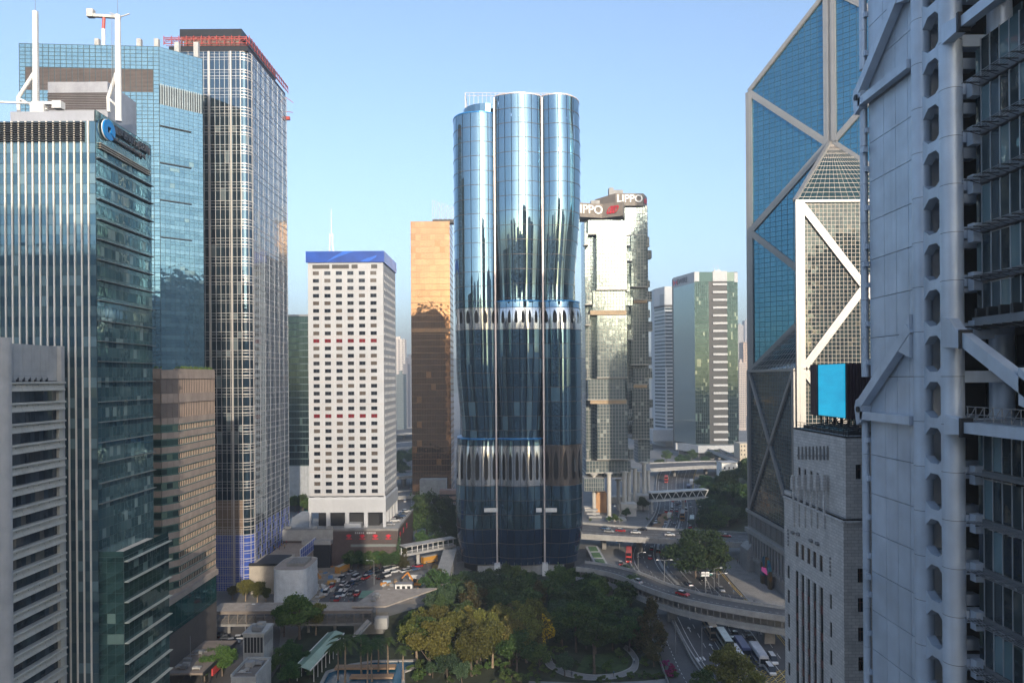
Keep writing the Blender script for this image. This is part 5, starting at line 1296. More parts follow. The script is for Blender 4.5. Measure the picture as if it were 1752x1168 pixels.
    for fr_, w in ((s3, w3), (s0, math.hypot(A1.x - A0.x, A1.y - A0.y))):
        for k in range(int(w / .75)): b.fbox(fr_, .15 + k * .75, .42 + k * .75, z0, z1, .0, .12)
    b.build('board_ribs', solid('board_rib', (.29, .25, .21), .6), t2)
    text('sign_lettering', 'LIPPO', s3, w3 * .5, (z0 + z1) / 2 + .3, .3, 6.2, lt, t2, .3, 1.0, .022); rings(s4, 4.2, (z0 + z1) / 2, 2.3, t2)
    for px0, px1, py in ((1042, 1050, 321), (1050, 1066, 325)): a, e = at(px0, py, D2 + 6), at(px1, py, D2 + 6); b = MB(); b.box(a.x, e.x, D2 + 6, D2 + 11, z1, a.z); b.build('roof_house', CONC, t2)
    # stilts and podium terraces
    p = thing('podium_building', (60, 388, 0), 'low curved glass and orange podium on round columns under the pale towers', 'building')
    for k, (px, pyt, pyb, D_, r) in enumerate(((1042, 810, 884, 380, 1.15), (1068, 808, 868, 384, 1.2), (1076, 806, 866, 388, 1.2), (1086, 802, 852, 396, 1.2), (1058, 822, 862, 396, 1.1), (1102, 792, 868, 402, 1.3), (1092, 808, 845, 415, 1.1), (1109, 806, 850, 412, 1.1), (1016, 812, 884, 384, 1.1), (1028, 812, 880, 396, 1.0))):
        b = MB(); zt = zat(pyt, D_, px); x = at(px, pyt, D_).x; b.tube([(x, D_, 0), (x, D_, zt)], r, 14, 0, False); b.tube([(x, D_, zt), (x, D_, zt + .8)], r * 1.9, 14); b.build('column', stone, p, True if False else False)
    a, e = at(1000, 840, 378), at(1034, 818, 378); b = MB(); b.box(a.x, e.x, 378, 392, a.z, e.z); o = b.build('glass_pod', wl, p); f = front(a.x, 378.0); q = MB()
    for i in range(9):
        for j in range(3): u0 = (e.x - a.x) * i / 9; h = (e.z - a.z) / 3; q.fbox(f, u0 + .1, u0 + (e.x - a.x) / 9 - .1, a.z + h * j + .1, a.z + h * (j + 1) - .1, .01, .06)
    q.build('pod_panes', shade, o, kind='stuff')
    for px0, px1, pt, D_, c, nm in ((1019, 1038, 842, 390, (.55, .30, .14), 'orange_wall'), (1000, 1020, 868, 386, (.5, .47, .42), 'terrace_wall'), (1040, 1110, 850, 418, (.42, .38, .32), 'back_wall')):
        a, e = at(px0, pt, D_), at(px1, pt, D_); b = MB(); b.box(a.x, e.x, D_, D_ + 6, 0, a.z); b.build(nm, solid(nm, c, .75), p)
    for px0, px1, pt, D_ in ((1040, 1072, 888, 366), (1063, 1090, 862, 378), (1084, 1112, 847, 396)):
        a, e = at(px0, pt, D_), at(px1, pt, D_); b = MB(); b.box(a.x, e.x, D_, D_ + 8, a.z - 2.6, a.z); b.box(a.x + .4, e.x - .4, D_ + .4, D_ + 7.6, 0, a.z - 2.61); b.build('terrace', stone, p)
    for k in range(4): a = at(1000 + k * 3, 870 + k * 5, 376); b = MB(); b.box(a.x, a.x + 7, 374 - k * 1.3, 376 - k * 1.3, a.z - 1, a.z); b.build('stair_flight', CONC, p)
twin_towers()

# ================================================================ towers further down the road
def far_towers():
    D = 640.0; gl = glass('far_green_glass', (.008, .027, .031), (.02, .046, .052), .7, .06, .06, (.10, .16, .15)); pale = glass('far_pale_glass', (.28, .36, .37), (.30, .38, .39), .75, .05, 0, wave=.0); wb = solid('far_white_band', (.40, .42, .435), .5, var=.04)
    A = at(1152, 478, D + 38); Bp = at(1188, 465, D); C = at(1262, 465, D); zt = Bp.z; zb = zat(760, D, 1200)
    t = thing('office_tower', (Bp.x + 20, D + 15, 0), 'dark green glass tower with white balcony bands and pale mirror side', 'tower')
    b = MB(); b.prism([(A.x + .3, A.y), (Bp.x + .2, D + .3), (C.x, D + .3), (C.x, D + 45), (A.x + .3, D + 45)], 4, zt - .3); b.build('core', DARK, t)
    f = front(Bp.x, D); W = C.x - Bp.x; s = Fr((A.x, A.y), (Bp.x - A.x, Bp.y - A.y)); Ws = math.hypot(Bp.x - A.x, Bp.y - A.y)
    nf = 42; zs = lines(zb, zt - 9, nf)
    for u0, u1, d, n in ((0, W * .33, .0, 7), (W * .42, W * .75, -.6, 9), (W * .75, W, -.0, 6)): panes(t, f, lines(u0, u1, n), zs, d, gl, gap=.25, budget=[0])
    panes(t, f, lines(W * .33, W * .42, 2), zs, -.5, gl, gap=.25, budget=[0])
    b = MB()
    for z in zs: b.fbox(f, 0, W, z - .2, z + .2, -.6, .04)
    b.build('floor_lines', solid('far_floor_line', (.025, .045, .045), .5), t, kind='stuff')
    for k in range(21): b = MB(); z = zs[0] + (zs[-1] - zs[0]) * (k + .6) / 21; b.fbox(f, W * .42, W * .75, z - 1.0, z + 1.0, -.1, .9); b.build('balcony_band', wb, t)
    b = MB(); b.fbox(s, 0, Ws, zb, zt - 10, -.1, .02); b.build('mirror_side', pale, t)
    b = MB(); b.fbox(s, 0, Ws, zt - 10, zt, -.2, .3); b.fbox(f, .0, W * .11, zt - 9, zt, -.2, .3); b.fbox(f, W * .42, W * .75, zt - 9, zt + .5, -.2, .6); b.fbox(f, W * .92, W, zt - 10, zt - 1, -.2, .3); b.build('white_crown', wb, t)
    b = MB(); b.fbox(f, W * .11, W * .42, zt - 9, zt - .2, -.4, .1); b.fbox(f, W * .75, W * .92, zt - 9, zt - .4, -.4, .1); b.build('crown_glass', gl, t)
    red = solid('flag_red', (.55, .03, .05), .4, streak=False); u0, z0 = 4.6, zt - 5.6
    b = MB(); b.fpoly(s, [(u0 - 4, z0 - 3), (u0, z0), (u0 - 4, z0 + 3)], .3, .5); b.fpoly(s, [(u0 + 4, z0 + 3), (u0, z0), (u0 + 4, z0 - 3)], .3, .5); b.build('sign_emblem', red, t)
    b = MB(); b.fbox(s, u0 - .5, u0 + .5, z0 - 3, z0 + 3, .3, .56); b.build('sign_bar', solid('flag_blue', (.02, .05, .25), .4), t)
    text('sign_lettering', 'SWIRE', s, u0 + 13, z0, .4, 7.0, solid('far_letter', (.05, .05, .06), .5), t, .15, 1.0)
    b = MB(); p = at(1222, 464, D + 8); b.box(p.x, p.x + 6, D + 8, D + 14, zt, zt + 2.6)
    for dx in (0, 4): b.bar((p.x + dx + 1, D + 10, zt + 2.5), (p.x + dx - .5, D + 10, zt + 8), .25, .25)
    b.build('roof_plant', STEEL, t)
    b = MB(); b.prism([(A.x - 3, A.y - 14), (Bp.x, D - 9), (C.x + 2, D - 6), (C.x + 2, D + 20), (A.x - 3, D + 20)], zb - 7, zb - .4); b.build('white_podium', wb, t)
    b = MB(); b.prism([(A.x + 2, A.y - 6), (Bp.x + 2, D - 2), (C.x, D), (C.x, D + 20), (A.x, D + 20)], 0, zb - 7.1); b.build('podium_base', CONC_D, t)
    # paler tower left of it
    D2 = 760.0; t = thing('office_tower', (at(1140, 600, D2).x, D2 + 15, 0), 'pale banded tower standing behind the dark green tower', 'tower')
    a, m_, e = at(1119, 495, D2 + 22), at(1137, 490, D2), at(1162, 490, D2); zt = m_.z; zb = zat(735, D2, 1137)
    b = MB(); b.prism([(a.x, a.y), (m_.x, D2), (e.x, D2), (e.x, D2 + 40), (a.x, D2 + 40)], 0, zt); b.build('wall', solid('far_pale_wall', (.46, .49, .51), .6, var=.05), t)
    f1 = Fr((a.x, a.y), (m_.x - a.x, m_.y - a.y)); f2 = front(m_.x, D2); W1 = math.hypot(m_.x - a.x, m_.y - a.y); W2 = e.x - m_.x; g2 = glass('far_band_glass', (.05, .085, .10), (.10, .15, .17), .5, .08, .1)
    for k in range(34):
        z = zb + 2 + (zt - zb - 24) * k / 34; b = MB(); b.fbox(f1, .6, W1, z, z + 2.1, -.1, .05, 0, False); b.fbox(f2, 2.0 if k < 17 else .5, W2, z, z + 2.1, -.1, .06, 0, False); b.build('window_band', g2, t)
    b = MB(); z = zat(523, D2, 1130); b.fbox(f1, 0, W1, z - 1.5, z + 1.0, .0, .3); b.fbox(f2, 0, W2, z - 1.5, z + 1.0, .0, .3); b.build('dark_course', DARK, t)
    b = MB(); b.fbox(f1, W1 * .55, W1 * .95, zt - 22, zt - 8, .05, .2); b.build('dark_sign', STEEL, t)
    b = MB(); b.box(at(1117, 735, 735).x, at(1160, 735, 735).x, 735, 790, zat(745, 735, 1137) - 6, zat(735, 735, 1137)); b.build('podium', solid('far_white_band', (.52, .54, .55), .5), t)
    # two residential towers at the right, distant blocks at the left, hills
    win = solid('flat_window', (.10, .11, .13), .5)
    def flat(px0, px1, py, D, col, lab, h0=0, rows=30, cols=4, depth=26, sx=True):
        a, e = at(px0, py, D), at(px1, py, D); t = thing('apartment_tower', (a.x, D + 10, 0), lab, 'building'); c = solid('flat_%.2f_%.2f' % (col[0], col[2]), col, .8, var=.08)
        b = MB(); b.box(a.x, e.x, D, D + depth, 0, a.z); b.box((a.x * 2 + e.x) / 3, (a.x + 2 * e.x) / 3, D + 6, D + 12, a.z, a.z + 5); b.build('wall', c, t)
        q = MB(); f = front(a.x, D); W = e.x - a.x; l = left(a.x, D + depth)
        for r in range(rows):
            z = a.z - (r + 1) * 3.2 
            if z < 4: break
            for k in range(cols): q.fbox(f, W * (k + .2) / cols, W * (k + .75) / cols, z, z + 1.7, .01, .08, 0, False); q.fbox(l, depth * (k + .2) / cols, depth * (k + .7) / cols, z, z + 1.7, .01, .08, 0, False)
        q.build('windows', win, t, kind='stuff')
    flat(1264, 1276, 620, 980, (.46, .40, .36), 'pinkish apartment tower beside the dark green tower', rows=50); flat(1272, 1300, 585, 1350, (.60, .44, .33), 'sunny orange apartment tower with flat top far off', rows=60)
    flat(1262, 1272, 556, 1900, (.46, .44, .43), 'slim distant grey apartment tower on the skyline', rows=60); flat(1274, 1284, 548, 2300, (.44, .44, .46), 'faint distant apartment tower tallest on the skyline', rows=60)
    flat(668, 692, 580, 1300, (.60, .55, .50), 'sunlit pale apartment tower beyond the white tower', rows=60); flat(694, 706, 612, 1100, (.16, .17, .20), 'dark grey apartment tower with white rooftop box', rows=50, cols=5); flat(678, 690, 640, 900, (.15, .19, .20), 'dark teal lower tower beyond the white tower', rows=50); flat(690, 697, 622, 1000, (.20, .20, .22), 'narrow grey tower next to the golden tower', rows=50, cols=3)
    b = MB(); n = 60; ridge = []
    for k in range(n + 1):
        x = -2600 + 5200 * k / n; h = 250 + 130 * noise.noise(Vector((x * .0011, 3.1, 0))) + 60 * noise.noise(Vector((x * .004, 7, 0))); ridge.append((x, h))
    rows = [[Vector((x, 3600, 0)) for x, h in ridge], [Vector((x, 4000, h * .55 + 20 * noise.noise(Vector((x * .01, 1, 0))))) for x, h in ridge], [Vector((x, 4500, h)) for x, h in ridge], [Vector((x, 5600, 0)) for x, h in ridge]]
    b.grid(rows); b.build('hills', solid('hill_green', (.06, .09, .05), .9, var=.2, scale=.01, streak=False), None, True, kind='structure')
far_towers()
# ================================================================ ground, roads, bridges
ASPH = solid('asphalt', (.078, .077, .078), .85, var=.18, scale=.12, streak=False, bump=.2, bscale=8)
ASPH2 = solid('worn_asphalt', (.105, .100, .096), .85, var=.18, scale=.10, streak=False)
PAVE = solid('paving', (.27, .26, .245), .85, var=.14, scale=.2, streak=False); KERB = solid('kerb_stone', (.36, .355, .34), .8, var=.12)
PAINT = solid('road_paint', (.62, .62, .60), .6, var=.2, scale=.8, streak=False); YPAINT = solid('yellow_paint', (.60, .40, .05), .6, var=.2, scale=.8, streak=False)
GRASS = solid('park_soil', (.045, .055, .028), .95, var=.35, scale=.25, streak=False); SAND = solid('site_earth', (.30, .26, .21), .95, var=.3, scale=.25, streak=False)
def sheet(name, pts, z, m, kind='structure'):
    b = MB(); q = [Vector((p[0], p[1], z)) for p in pts]
    a = sum(q[i].x * q[(i + 1) % len(q)].y - q[(i + 1) % len(q)].x * q[i].y for i in range(len(q)))
    b.face(q if a > 0 else q[::-1]); return b.build(name, m, kind=kind)
b = MB(); b.box(-9000, 9000, -3000, 12000, -1.0, 0.0); b.build('ground', solid('city_ground', (.19, .188, .182), .9, var=.2, scale=.05, streak=False), kind='structure')
G = lambda px, py, z=0.0: gd(px, py, z)
def resample(pts, n):
    P = [Vector(p) for p in pts]; acc = [0]
    for k in range(1, len(P)): acc.append(acc[-1] + (P[k] - P[k - 1]).length)
    out = []; 
    for i in range(n + 1):
        s = acc[-1] * i / n; j = 0
        while j < len(acc) - 2 and acc[j + 1] < s: j += 1
        out.append(P[j].lerp(P[j + 1], (s - acc[j]) / max(1e-6, acc[j + 1] - acc[j])))
    for _ in range(3):
        out = [out[0]] + [(out[k - 1] + out[k] * 2 + out[k + 1]) / 4 for k in range(1, n)] + [out[-1]]
    return out
class Strip:
    """a road between a left and a right edge"""
    def __init__(s, l, r, z=0.0, n=60):
        s.l, s.r, s.n = resample(l, n), resample(r, n), n
    def p(s, i, t, z): q = s.l[i].lerp(s.r[i], t); return Vector((q.x, q.y, z))
    def at(s, u, t, z=0.0):
        x = u * s.n; i = min(int(x), s.n - 1); a, b_ = s.p(i, t, z), s.p(i + 1, t, z); d = b_ - a; return a.lerp(b_, x - i), math.atan2(d.y, d.x)
    def surf(s, name, z, m, t0=0, t1=1): b = MB(); b.grid([[s.p(i, t0, z) for i in range(s.n + 1)], [s.p(i, t1, z) for i in range(s.n + 1)]][::-1]); return b.build(name, m, kind='structure')
    def line(s, b, t, z, w=.15, dash=None, i0=0, i1=None):
        for i in range(i0, i1 or s.n):
            a, e = s.p(i, t, z), s.p(i + 1, t, z); L = (e - a).length
            if L < .05: continue
            parts = max(1, int(L / dash)) if dash else 1
            for k in range(parts):
                p, q = a.lerp(e, k / parts), a.lerp(e, (k + (.45 if dash else 1)) / parts); d = (q - p).normalized(); sd = Vector((-d.y, d.x, 0)) * w / 2
                b.face([p - sd, q - sd, q + sd, p + sd][::1] if True else [])
    def wall(s, b, t, z0, z1, w=.3, i0=0, i1=None):
        for i in range(i0, i1 or s.n): a, e = s.p(i, t, (z0 + z1) / 2), s.p(i + 1, t, (z0 + z1) / 2); b.bar(a, e + (e - a) * .02, w, z1 - z0)
# --- main dual carriageway running under the bridges
main = Strip([G(1235, 1190), G(1190, 1135), G(1160, 1080), G(1140, 1030), G(1108, 998), G(1080, 975), G(1072, 950), G(1085, 925), G(1108, 900), G(1122, 878), G(1126, 858), G(1122, 835), G(1124, 815), G(1134, 795)],
             [G(1420, 1190), G(1375, 1135), G(1330, 1075), G(1285, 1030), G(1252, 995), G(1232, 970), G(1215, 945), G(1205, 922), G(1202, 900), G(1200, 880), G(1196, 862), G(1188, 840), G(1188, 820), G(1196, 795)])
main.surf('road', .008, ASPH)
b = MB()
for t_ in (.06, .30, .52, .72): main.line(b, t_, .013, .18)
for t_ in (.18, .41, .62, .82): main.line(b, t_, .013, .15, 6.0)
b.build('road_markings', PAINT, kind='structure')
b = MB(); main.line(b, .955, .013, .2); main.line(b, .975, .013, .2); b.build('yellow_lines', YPAINT, kind='structure')
b = MB(); main.wall(b, .0, 0, .9, .35); main.wall(b, 1.0, 0, .15, .3); main.wall(b, .35, 0, .16, 1.1, 12, 40); main.wall(b, .57, 0, .16, .8, 14, 40); b.build('kerbs', KERB, kind='structure')
b = MB()
for i in range(12, 40): p = main.p(i, .355, 0); b.bar(p, p + Vector((0, 0, .95)), .06, .06); q = main.p(i + 1, .355, .9); b.bar(p + Vector((0, 0, .9)), q, .05, .05); b.bar(p + Vector((0, 0, .5)), q - Vector((0, 0, .4)), .04, .04)
tag(b.build('road_railing', STEEL), 'grey metal railing along the road median', 'railing')
# arrows and box junction
b = MB()
for (u_, t_) in ((.10, .12), (.10, .36), (.16, .36), (.12, .58), (.22, .12), (.07, .24)):
    p, a = main.at(u_, t_, .014); d = Vector((math.cos(a), math.sin(a), 0)); s_ = Vector((-d.y, d.x, 0)); b.face([p - s_ * .12, p + d * -3 - s_ * .12, p + d * -3 + s_ * .12, p + s_ * .12]); b.face([p + d * 0 - s_ * .6, p + d * 0 + s_ * .6, p + d * 1.6][::-1])
b.build('road_arrows', PAINT, kind='structure')
c = G(1320, 1158); b = MB()
for k in range(-7, 8):
    for sg in (-1, 1): p = c + Vector((k * 1.5, 0, .016 + (.003 if sg > 0 else 0))); d = Vector((sg * .9, 1, 0)).normalized(); s_ = Vector((-d.y, d.x, 0)) * .1; b.face([p - d * 6 - s_, p + d * 6 - s_, p + d * 6 + s_, p - d * 6 + s_][::-1 if False else 1])
b.build('box_junction', YPAINT, kind='structure')
# --- lower lane at the park edge
low = Strip([G(1150, 1190), G(1128, 1130), G(1112, 1085), G(1108, 1050)], [G(1225, 1190), G(1188, 1140), G(1160, 1085), G(1142, 1050)], n=24)
low.surf('slip_road', .012, ASPH2); b = MB(); low.wall(b, .0, 0, 1.0, .3); low.wall(b, 1.0, 0, 1.0, .4); b.build('slip_road_walls', CONC_D, kind='structure')
b = MB(); low.line(b, .5, .018, .15, 4); p = G(1190, 1132); 
for k in range(4): b.face([p + Vector((k * .9, k * .4, .018)), p + Vector((k * .9 + .5, k * .4, .018)), p + Vector((k * .9 + .5, k * .4 + 2.6, .018)), p + Vector((k * .9, k * .4 + 2.6, .018))])
b.build('slip_markings', PAINT, kind='structure')
# --- street on the left between the podium and the park (queue of taxis), and the one beside the golden tower
side = Strip([G(535, 1040), G(560, 1000), G(600, 975), G(660, 962), G(740, 950), G(800, 935)], [G(600, 1042), G(625, 1010), G(660, 990), G(700, 980), G(760, 968), G(820, 950)], n=30)
side.surf('street', .008, ASPH2); b = MB(); side.line(b, .33, .013, .15, 5); side.line(b, .66, .013, .15, 5); side.line(b, .03, .013, .15); b.build('street_markings', PAINT, kind='structure')
far = Strip([G(676, 880), G(680, 830), G(682, 790), G(684, 762)], [G(735, 880), G(725, 830), G(718, 790), G(712, 762)], n=16)
far.surf('far_street', .008, ASPH2); b = MB(); far.line(b, .5, .013, .2, 8); b.build('far_street_markings', PAINT, kind='structure')
sheet('alley_street', [G(300, 1190), G(470, 1190), G(480, 1080), G(470, 1045), G(360, 1045), G(330, 1090)], .006, ASPH2)
sheet('plaza', [G(1338, 1090), G(1290, 1040), G(1245, 985), G(1240, 955), G(1275, 945), G(1330, 960), G(1440, 1060)], .02, PAVE)
sheet('site_yard', [G(545, 1030), G(556, 985), G(585, 963), G(560, 958), G(535, 975), G(530, 1025)], .010, SAND); sheet('site_yard', [G(640, 1035), G(660, 995), G(720, 985), G(765, 985), G(770, 1030)], .010, SAND)
sheet('earth_bank', [G(1110, 905), G(1130, 880), G(1150, 872), G(1152, 880), G(1135, 898), G(1120, 915)], .02, solid('orange_earth', (.33, .20, .11), .95, var=.2, streak=False))
sheet('park_ground', [G(440, 1200), G(520, 1070), G(660, 1055), G(745, 1030), G(770, 985), G(820, 972), G(1010, 970), G(1065, 985), G(1110, 1030), G(1118, 1080), G(1140, 1150), G(1160, 1200)], .014, GRASS)
pth = Strip([G(930, 1118), G(934, 1140), G(965, 1156), G(1010, 1164), G(1060, 1160), G(1090, 1148), G(1094, 1128), G(1080, 1108), G(1070, 1103)], [G(940, 1114), G(946, 1136), G(975, 1148), G(1012, 1155), G(1056, 1152), G(1080, 1142), G(1085, 1128), G(1073, 1113), G(1066, 1108)], n=40)
pth.surf('park_path', .022, PAVE); b = MB(); pth.wall(b, 0, 0, .14, .2); pth.wall(b, 1, 0, .14, .2); b.build('path_kerbs', KERB, kind='structure')
sheet('lower_path', [G(900, 1190), G(905, 1164), G(1010, 1168), G(1100, 1164), G(1140, 1160), G(1150, 1190)], .020, PAVE); sheet('lawn', [G(985, 1150), G(1000, 1120), G(1060, 1115), G(1078, 1130), G(1070, 1146), G(1030, 1150)], .020, solid('lawn_green', (.05, .085, .025), .9, var=.3, scale=.6, streak=False))
# pool with pale rim
POOL = [G(540, 1190), G(560, 1150), G(600, 1138), G(640, 1132), G(716, 1130), G(712, 1142), G(690, 1150), G(690, 1190)]
m, nt, bs = _new('pool_water'); bs.inputs['Base Color'].default_value = (.01, .09, .16, 1); bs.inputs['Roughness'].default_value = .05; bp = nt.nodes.new('ShaderNodeBump'); bp.inputs['Distance'].default_value = .05; nt.links.new(_noise(nt, _pos(nt).outputs['Position'], 1.5, 2).outputs[0], bp.inputs['Height']); nt.links.new(bp.outputs[0], bs.inputs['Normal']); MATS['pool_water'] = m
sheet('pool_water', POOL, .05, m); b = MB()
for k in range(len(POOL)): a, e = POOL[k], POOL[(k + 1) % len(POOL)]; b.bar(a + Vector((0, 0, .15)), e + Vector((0, 0, .15)), .9, .5)
b.build('pool_rim', KERB, kind='structure')
def deck_slab(px, py, w, d, z, c): p = G(px, py, z); b = MB(); b.box(p.x, p.x + w, p.y, p.y + d, z - .5, z); return b.build('pool_deck', solid('pool_deck_tan', c, .8), kind='structure')
deck_slab(572, 1142, 16, 2.2, .9, (.40, .27, .17)); deck_slab(598, 1158, 11, 2.0, .7, (.36, .24, .15))
# ---------------------------------------------------------------- bridges
def bridge_pts(lst, z): return [G(px, py, z) for px, py in lst]
def curved_flyover():
    z = 9.2; near = bridge_pts([(985, 972), (1030, 978), (1062, 987), (1095, 1003), (1130, 1016), (1165, 1026), (1205, 1035), (1260, 1045), (1345, 1058), (1440, 1070)], z)
    near = resample(near, 48); far_ = []
    for k, p in enumerate(near): d = (near[min(k + 1, 48)] - near[max(k - 1, 0)]).normalized(); far_.append(p + Vector((-d.y, d.x, 0)) * 9.0)
    t = thing('flyover', near[24] * 1.0 - Vector((0, 0, z)), 'curved grey flyover with covered walkway slung along its side', 'flyover')
    S = Strip([(p.x, p.y, 0) for p in near], [(p.x, p.y, 0) for p in far_], n=48)
    def ring(t0, t1, z0, z1): b = MB(); b.grid([[S.p(i, t_, zz) for i in range(49)] for t_, zz in ((t0, z0), (t0, z1), (t1, z1), (t1, z0), (t0, z0))][::-1]); return b
    ring(0, 1, 8.2, 9.0).build('road_deck', CONC, t); ring(.0, .04, 9.0, 9.9).build('near_parapet', CONC, t); ring(.96, 1, 9.0, 9.9).build('far_parapet', CONC, t)
    b = MB(); b.grid([[S.p(i, .05, 9.02) for i in range(49)], [S.p(i, .95, 9.02) for i in range(49)]][::-1]); b.build('road_surface', ASPH2, t)
    ring(.0, .38, 4.4, 5.3).build('walkway_deck', CONC, t); ring(-.01, .02, 5.3, 6.3).build('walkway_wall', solid('walkway_panel', (.30, .31, .31), .6), t)
    ring(.4, .62, 5.2, 8.15).build('box_girder', CONC_D, t)
    for i in range(1, 48): b = MB(); p = S.p(i, .015, 0); b.bar(p + Vector((0, 0, 6.2)), p + Vector((0, 0, 8.2)), .22, .22); b.build('walkway_post', CONC_D, t)
    b = MB(); S.line(b, .5, 9.03, .14, 4); b.build('lane_line', PAINT, t)
    b = MB()
    for i in range(0, 48): p, q = S.p(i, .98, 10.7), S.p(i + 1, .98, 10.7); b.bar(p, q, .06, .06); b.bar(p, p - Vector((0, 0, .9)), .06, .06)
    b.build('handrail', STEEL, t)
    for i in (6, 22, 38): b = MB(); p = S.p(i, .5, 0); b.box(p.x - 1.5, p.x + 1.5, p.y - .9, p.y + .9, 0, 5.2); b.build('pier', CONC_D, t)
    return S
FLY = curved_flyover()
def cross_bridge(name, label, near, far_, z, thick, rail=True, piers=(), mat=CONC, surf=ASPH2, cat='flyover'):
    n = 24; l = resample(bridge_pts(near, z), n); r = resample(bridge_pts(far_, z), n); t = thing(name, Vector((l[n // 2].x, l[n // 2].y, 0)), label, cat); S = Strip([(p.x, p.y, 0) for p in l], [(p.x, p.y, 0) for p in r], n=n)
    def ring(t0, t1, z0, z1): b = MB(); b.grid([[S.p(i, t_, zz) for i in range(n + 1)] for t_, zz in ((t0, z0), (t0, z1), (t1, z1), (t1, z0), (t0, z0))][::-1]); return b
    ring(0, 1, z - thick, z).build('deck', mat, t); b = MB(); b.grid([[S.p(i, .03, z + .02) for i in range(n + 1)], [S.p(i, .97, z + .02) for i in range(n + 1)]][::-1]); b.build('road_surface', surf, t)
    ring(-.01, .02, z - .2, z + .9).build('near_parapet', mat, t); ring(.98, 1.01, z - .2, z + .9).build('far_parapet', mat, t)
    b = MB(); S.line(b, .5, z + .03, .15); S.line(b, .27, z + .03, .12, 4); S.line(b, .74, z + .03, .12, 4); b.build('lane_lines', PAINT, t, kind='stuff')
    for i in piers: b = MB(); p = S.p(i, .5, 0); b.box(p.x - .9, p.x + .9, p.y - 3, p.y + 3, 0, z - thick); b.build('pier', CONC_D, t)
    if rail:
        b = MB()
        for i in range(n): p, q = S.p(i, .005, z + 1.5), S.p(i + 1, .005, z + 1.5); b.bar(p, q, .07, .07); b.bar(p, p - Vector((0, 0, .7)), .07, .07)
        b.build('handrail', STEEL, t)
    return S
XB = cross_bridge('flyover', 'straight grey flyover crossing the road below the pale twin towers', [(985, 915), (1030, 918), (1100, 922), (1180, 926), (1290, 932)], [(985, 895), (1035, 899), (1100, 904), (1180, 908), (1290, 914)], 7.5, 1.6, True, (4, 9, 14, 19))
XB2 = cross_bridge('flyover', 'distant flyover below the dark green tower', [(1112, 803), (1160, 800), (1215, 797), (1285, 800)], [(1112, 793), (1160, 791), (1215, 789), (1285, 791)], 8, 1.8, False, (6, 14))
XB3 = cross_bridge('flyover', 'sloping distant ramp in front of the white podium', [(1130, 742), (1180, 756), (1230, 776), (1262, 790)], [(1130, 734), (1180, 748), (1230, 768), (1268, 784)], 10, 2.0, False, (6, 12, 18))
for k, (py, lab) in enumerate(((846, 'nearest'), (812, 'second'), (762, 'third'), (738, 'farthest'))):
    cross_bridge('flyover', ('low grey road ramp beside the brown podium', 'flyover between the white and the golden towers', 'higher flyover seen in the gap by the golden tower', 'thin distant flyover deck below the hill in the gap')[k], [(668, py + 6), (700, py + 3), (740, py)], [(668, py - 3), (700, py - 6), (740, py - 9)], (2.0, 8, 9, 10)[k], 1.4, False, (8, 16))
def truss_bridge():
    l0, l1 = G(1114, 856, 8), G(1212, 850, 8); D0 = l0.y; t = thing('footbridge', (l0.x + 12, D0, 0), 'white covered truss footbridge across the road by the twin towers', 'footbridge'); W = 5.0; h = 4.2
    d = (l1 - l0).normalized(); s_ = Vector((-d.y, d.x, 0)); L = (l1 - l0).length; wm = solid('bridge_white', (.60, .60, .58), .6)
    b = MB(); b.bar(l0 + s_ * W / 2 - Vector((0, 0, .4)), l1 + s_ * W / 2 - Vector((0, 0, .4)), W, .8); b.build('deck', wm, t); b = MB(); b.bar(l0 + s_ * W / 2 + Vector((0, 0, h)), l1 + s_ * W / 2 + Vector((0, 0, h)), W + .6, .5); b.build('roof', wm, t)
    for side_ in (0, W):
        n = 14
        for k in range(n): p, q = l0 + d * L * k / n + s_ * side_, l0 + d * L * (k + 1) / n + s_ * side_; b = MB(); b.bar(p + Vector((0, 0, 0 if k % 2 else h)), q + Vector((0, 0, h if k % 2 else 0)), .3, .35); b.build('truss_diagonal', wm, t)
    b = MB(); b.bar(l0 + s_ * W / 2 + Vector((0, 0, 2)), l1 + s_ * W / 2 + Vector((0, 0, 2)), .2, 3.4); b.build('glazing', glass('bridge_glass', (.02, .03, .03), (.05, .06, .06), .3, .1), t)
    for u in (.05, .6, .95): b = MB(); p = l0 + d * L * u + s_ * W / 2; b.box(p.x - .6, p.x + .6, p.y - .6, p.y + .6, 0, 7.5); b.build('pier', CONC, t)
truss_bridge()
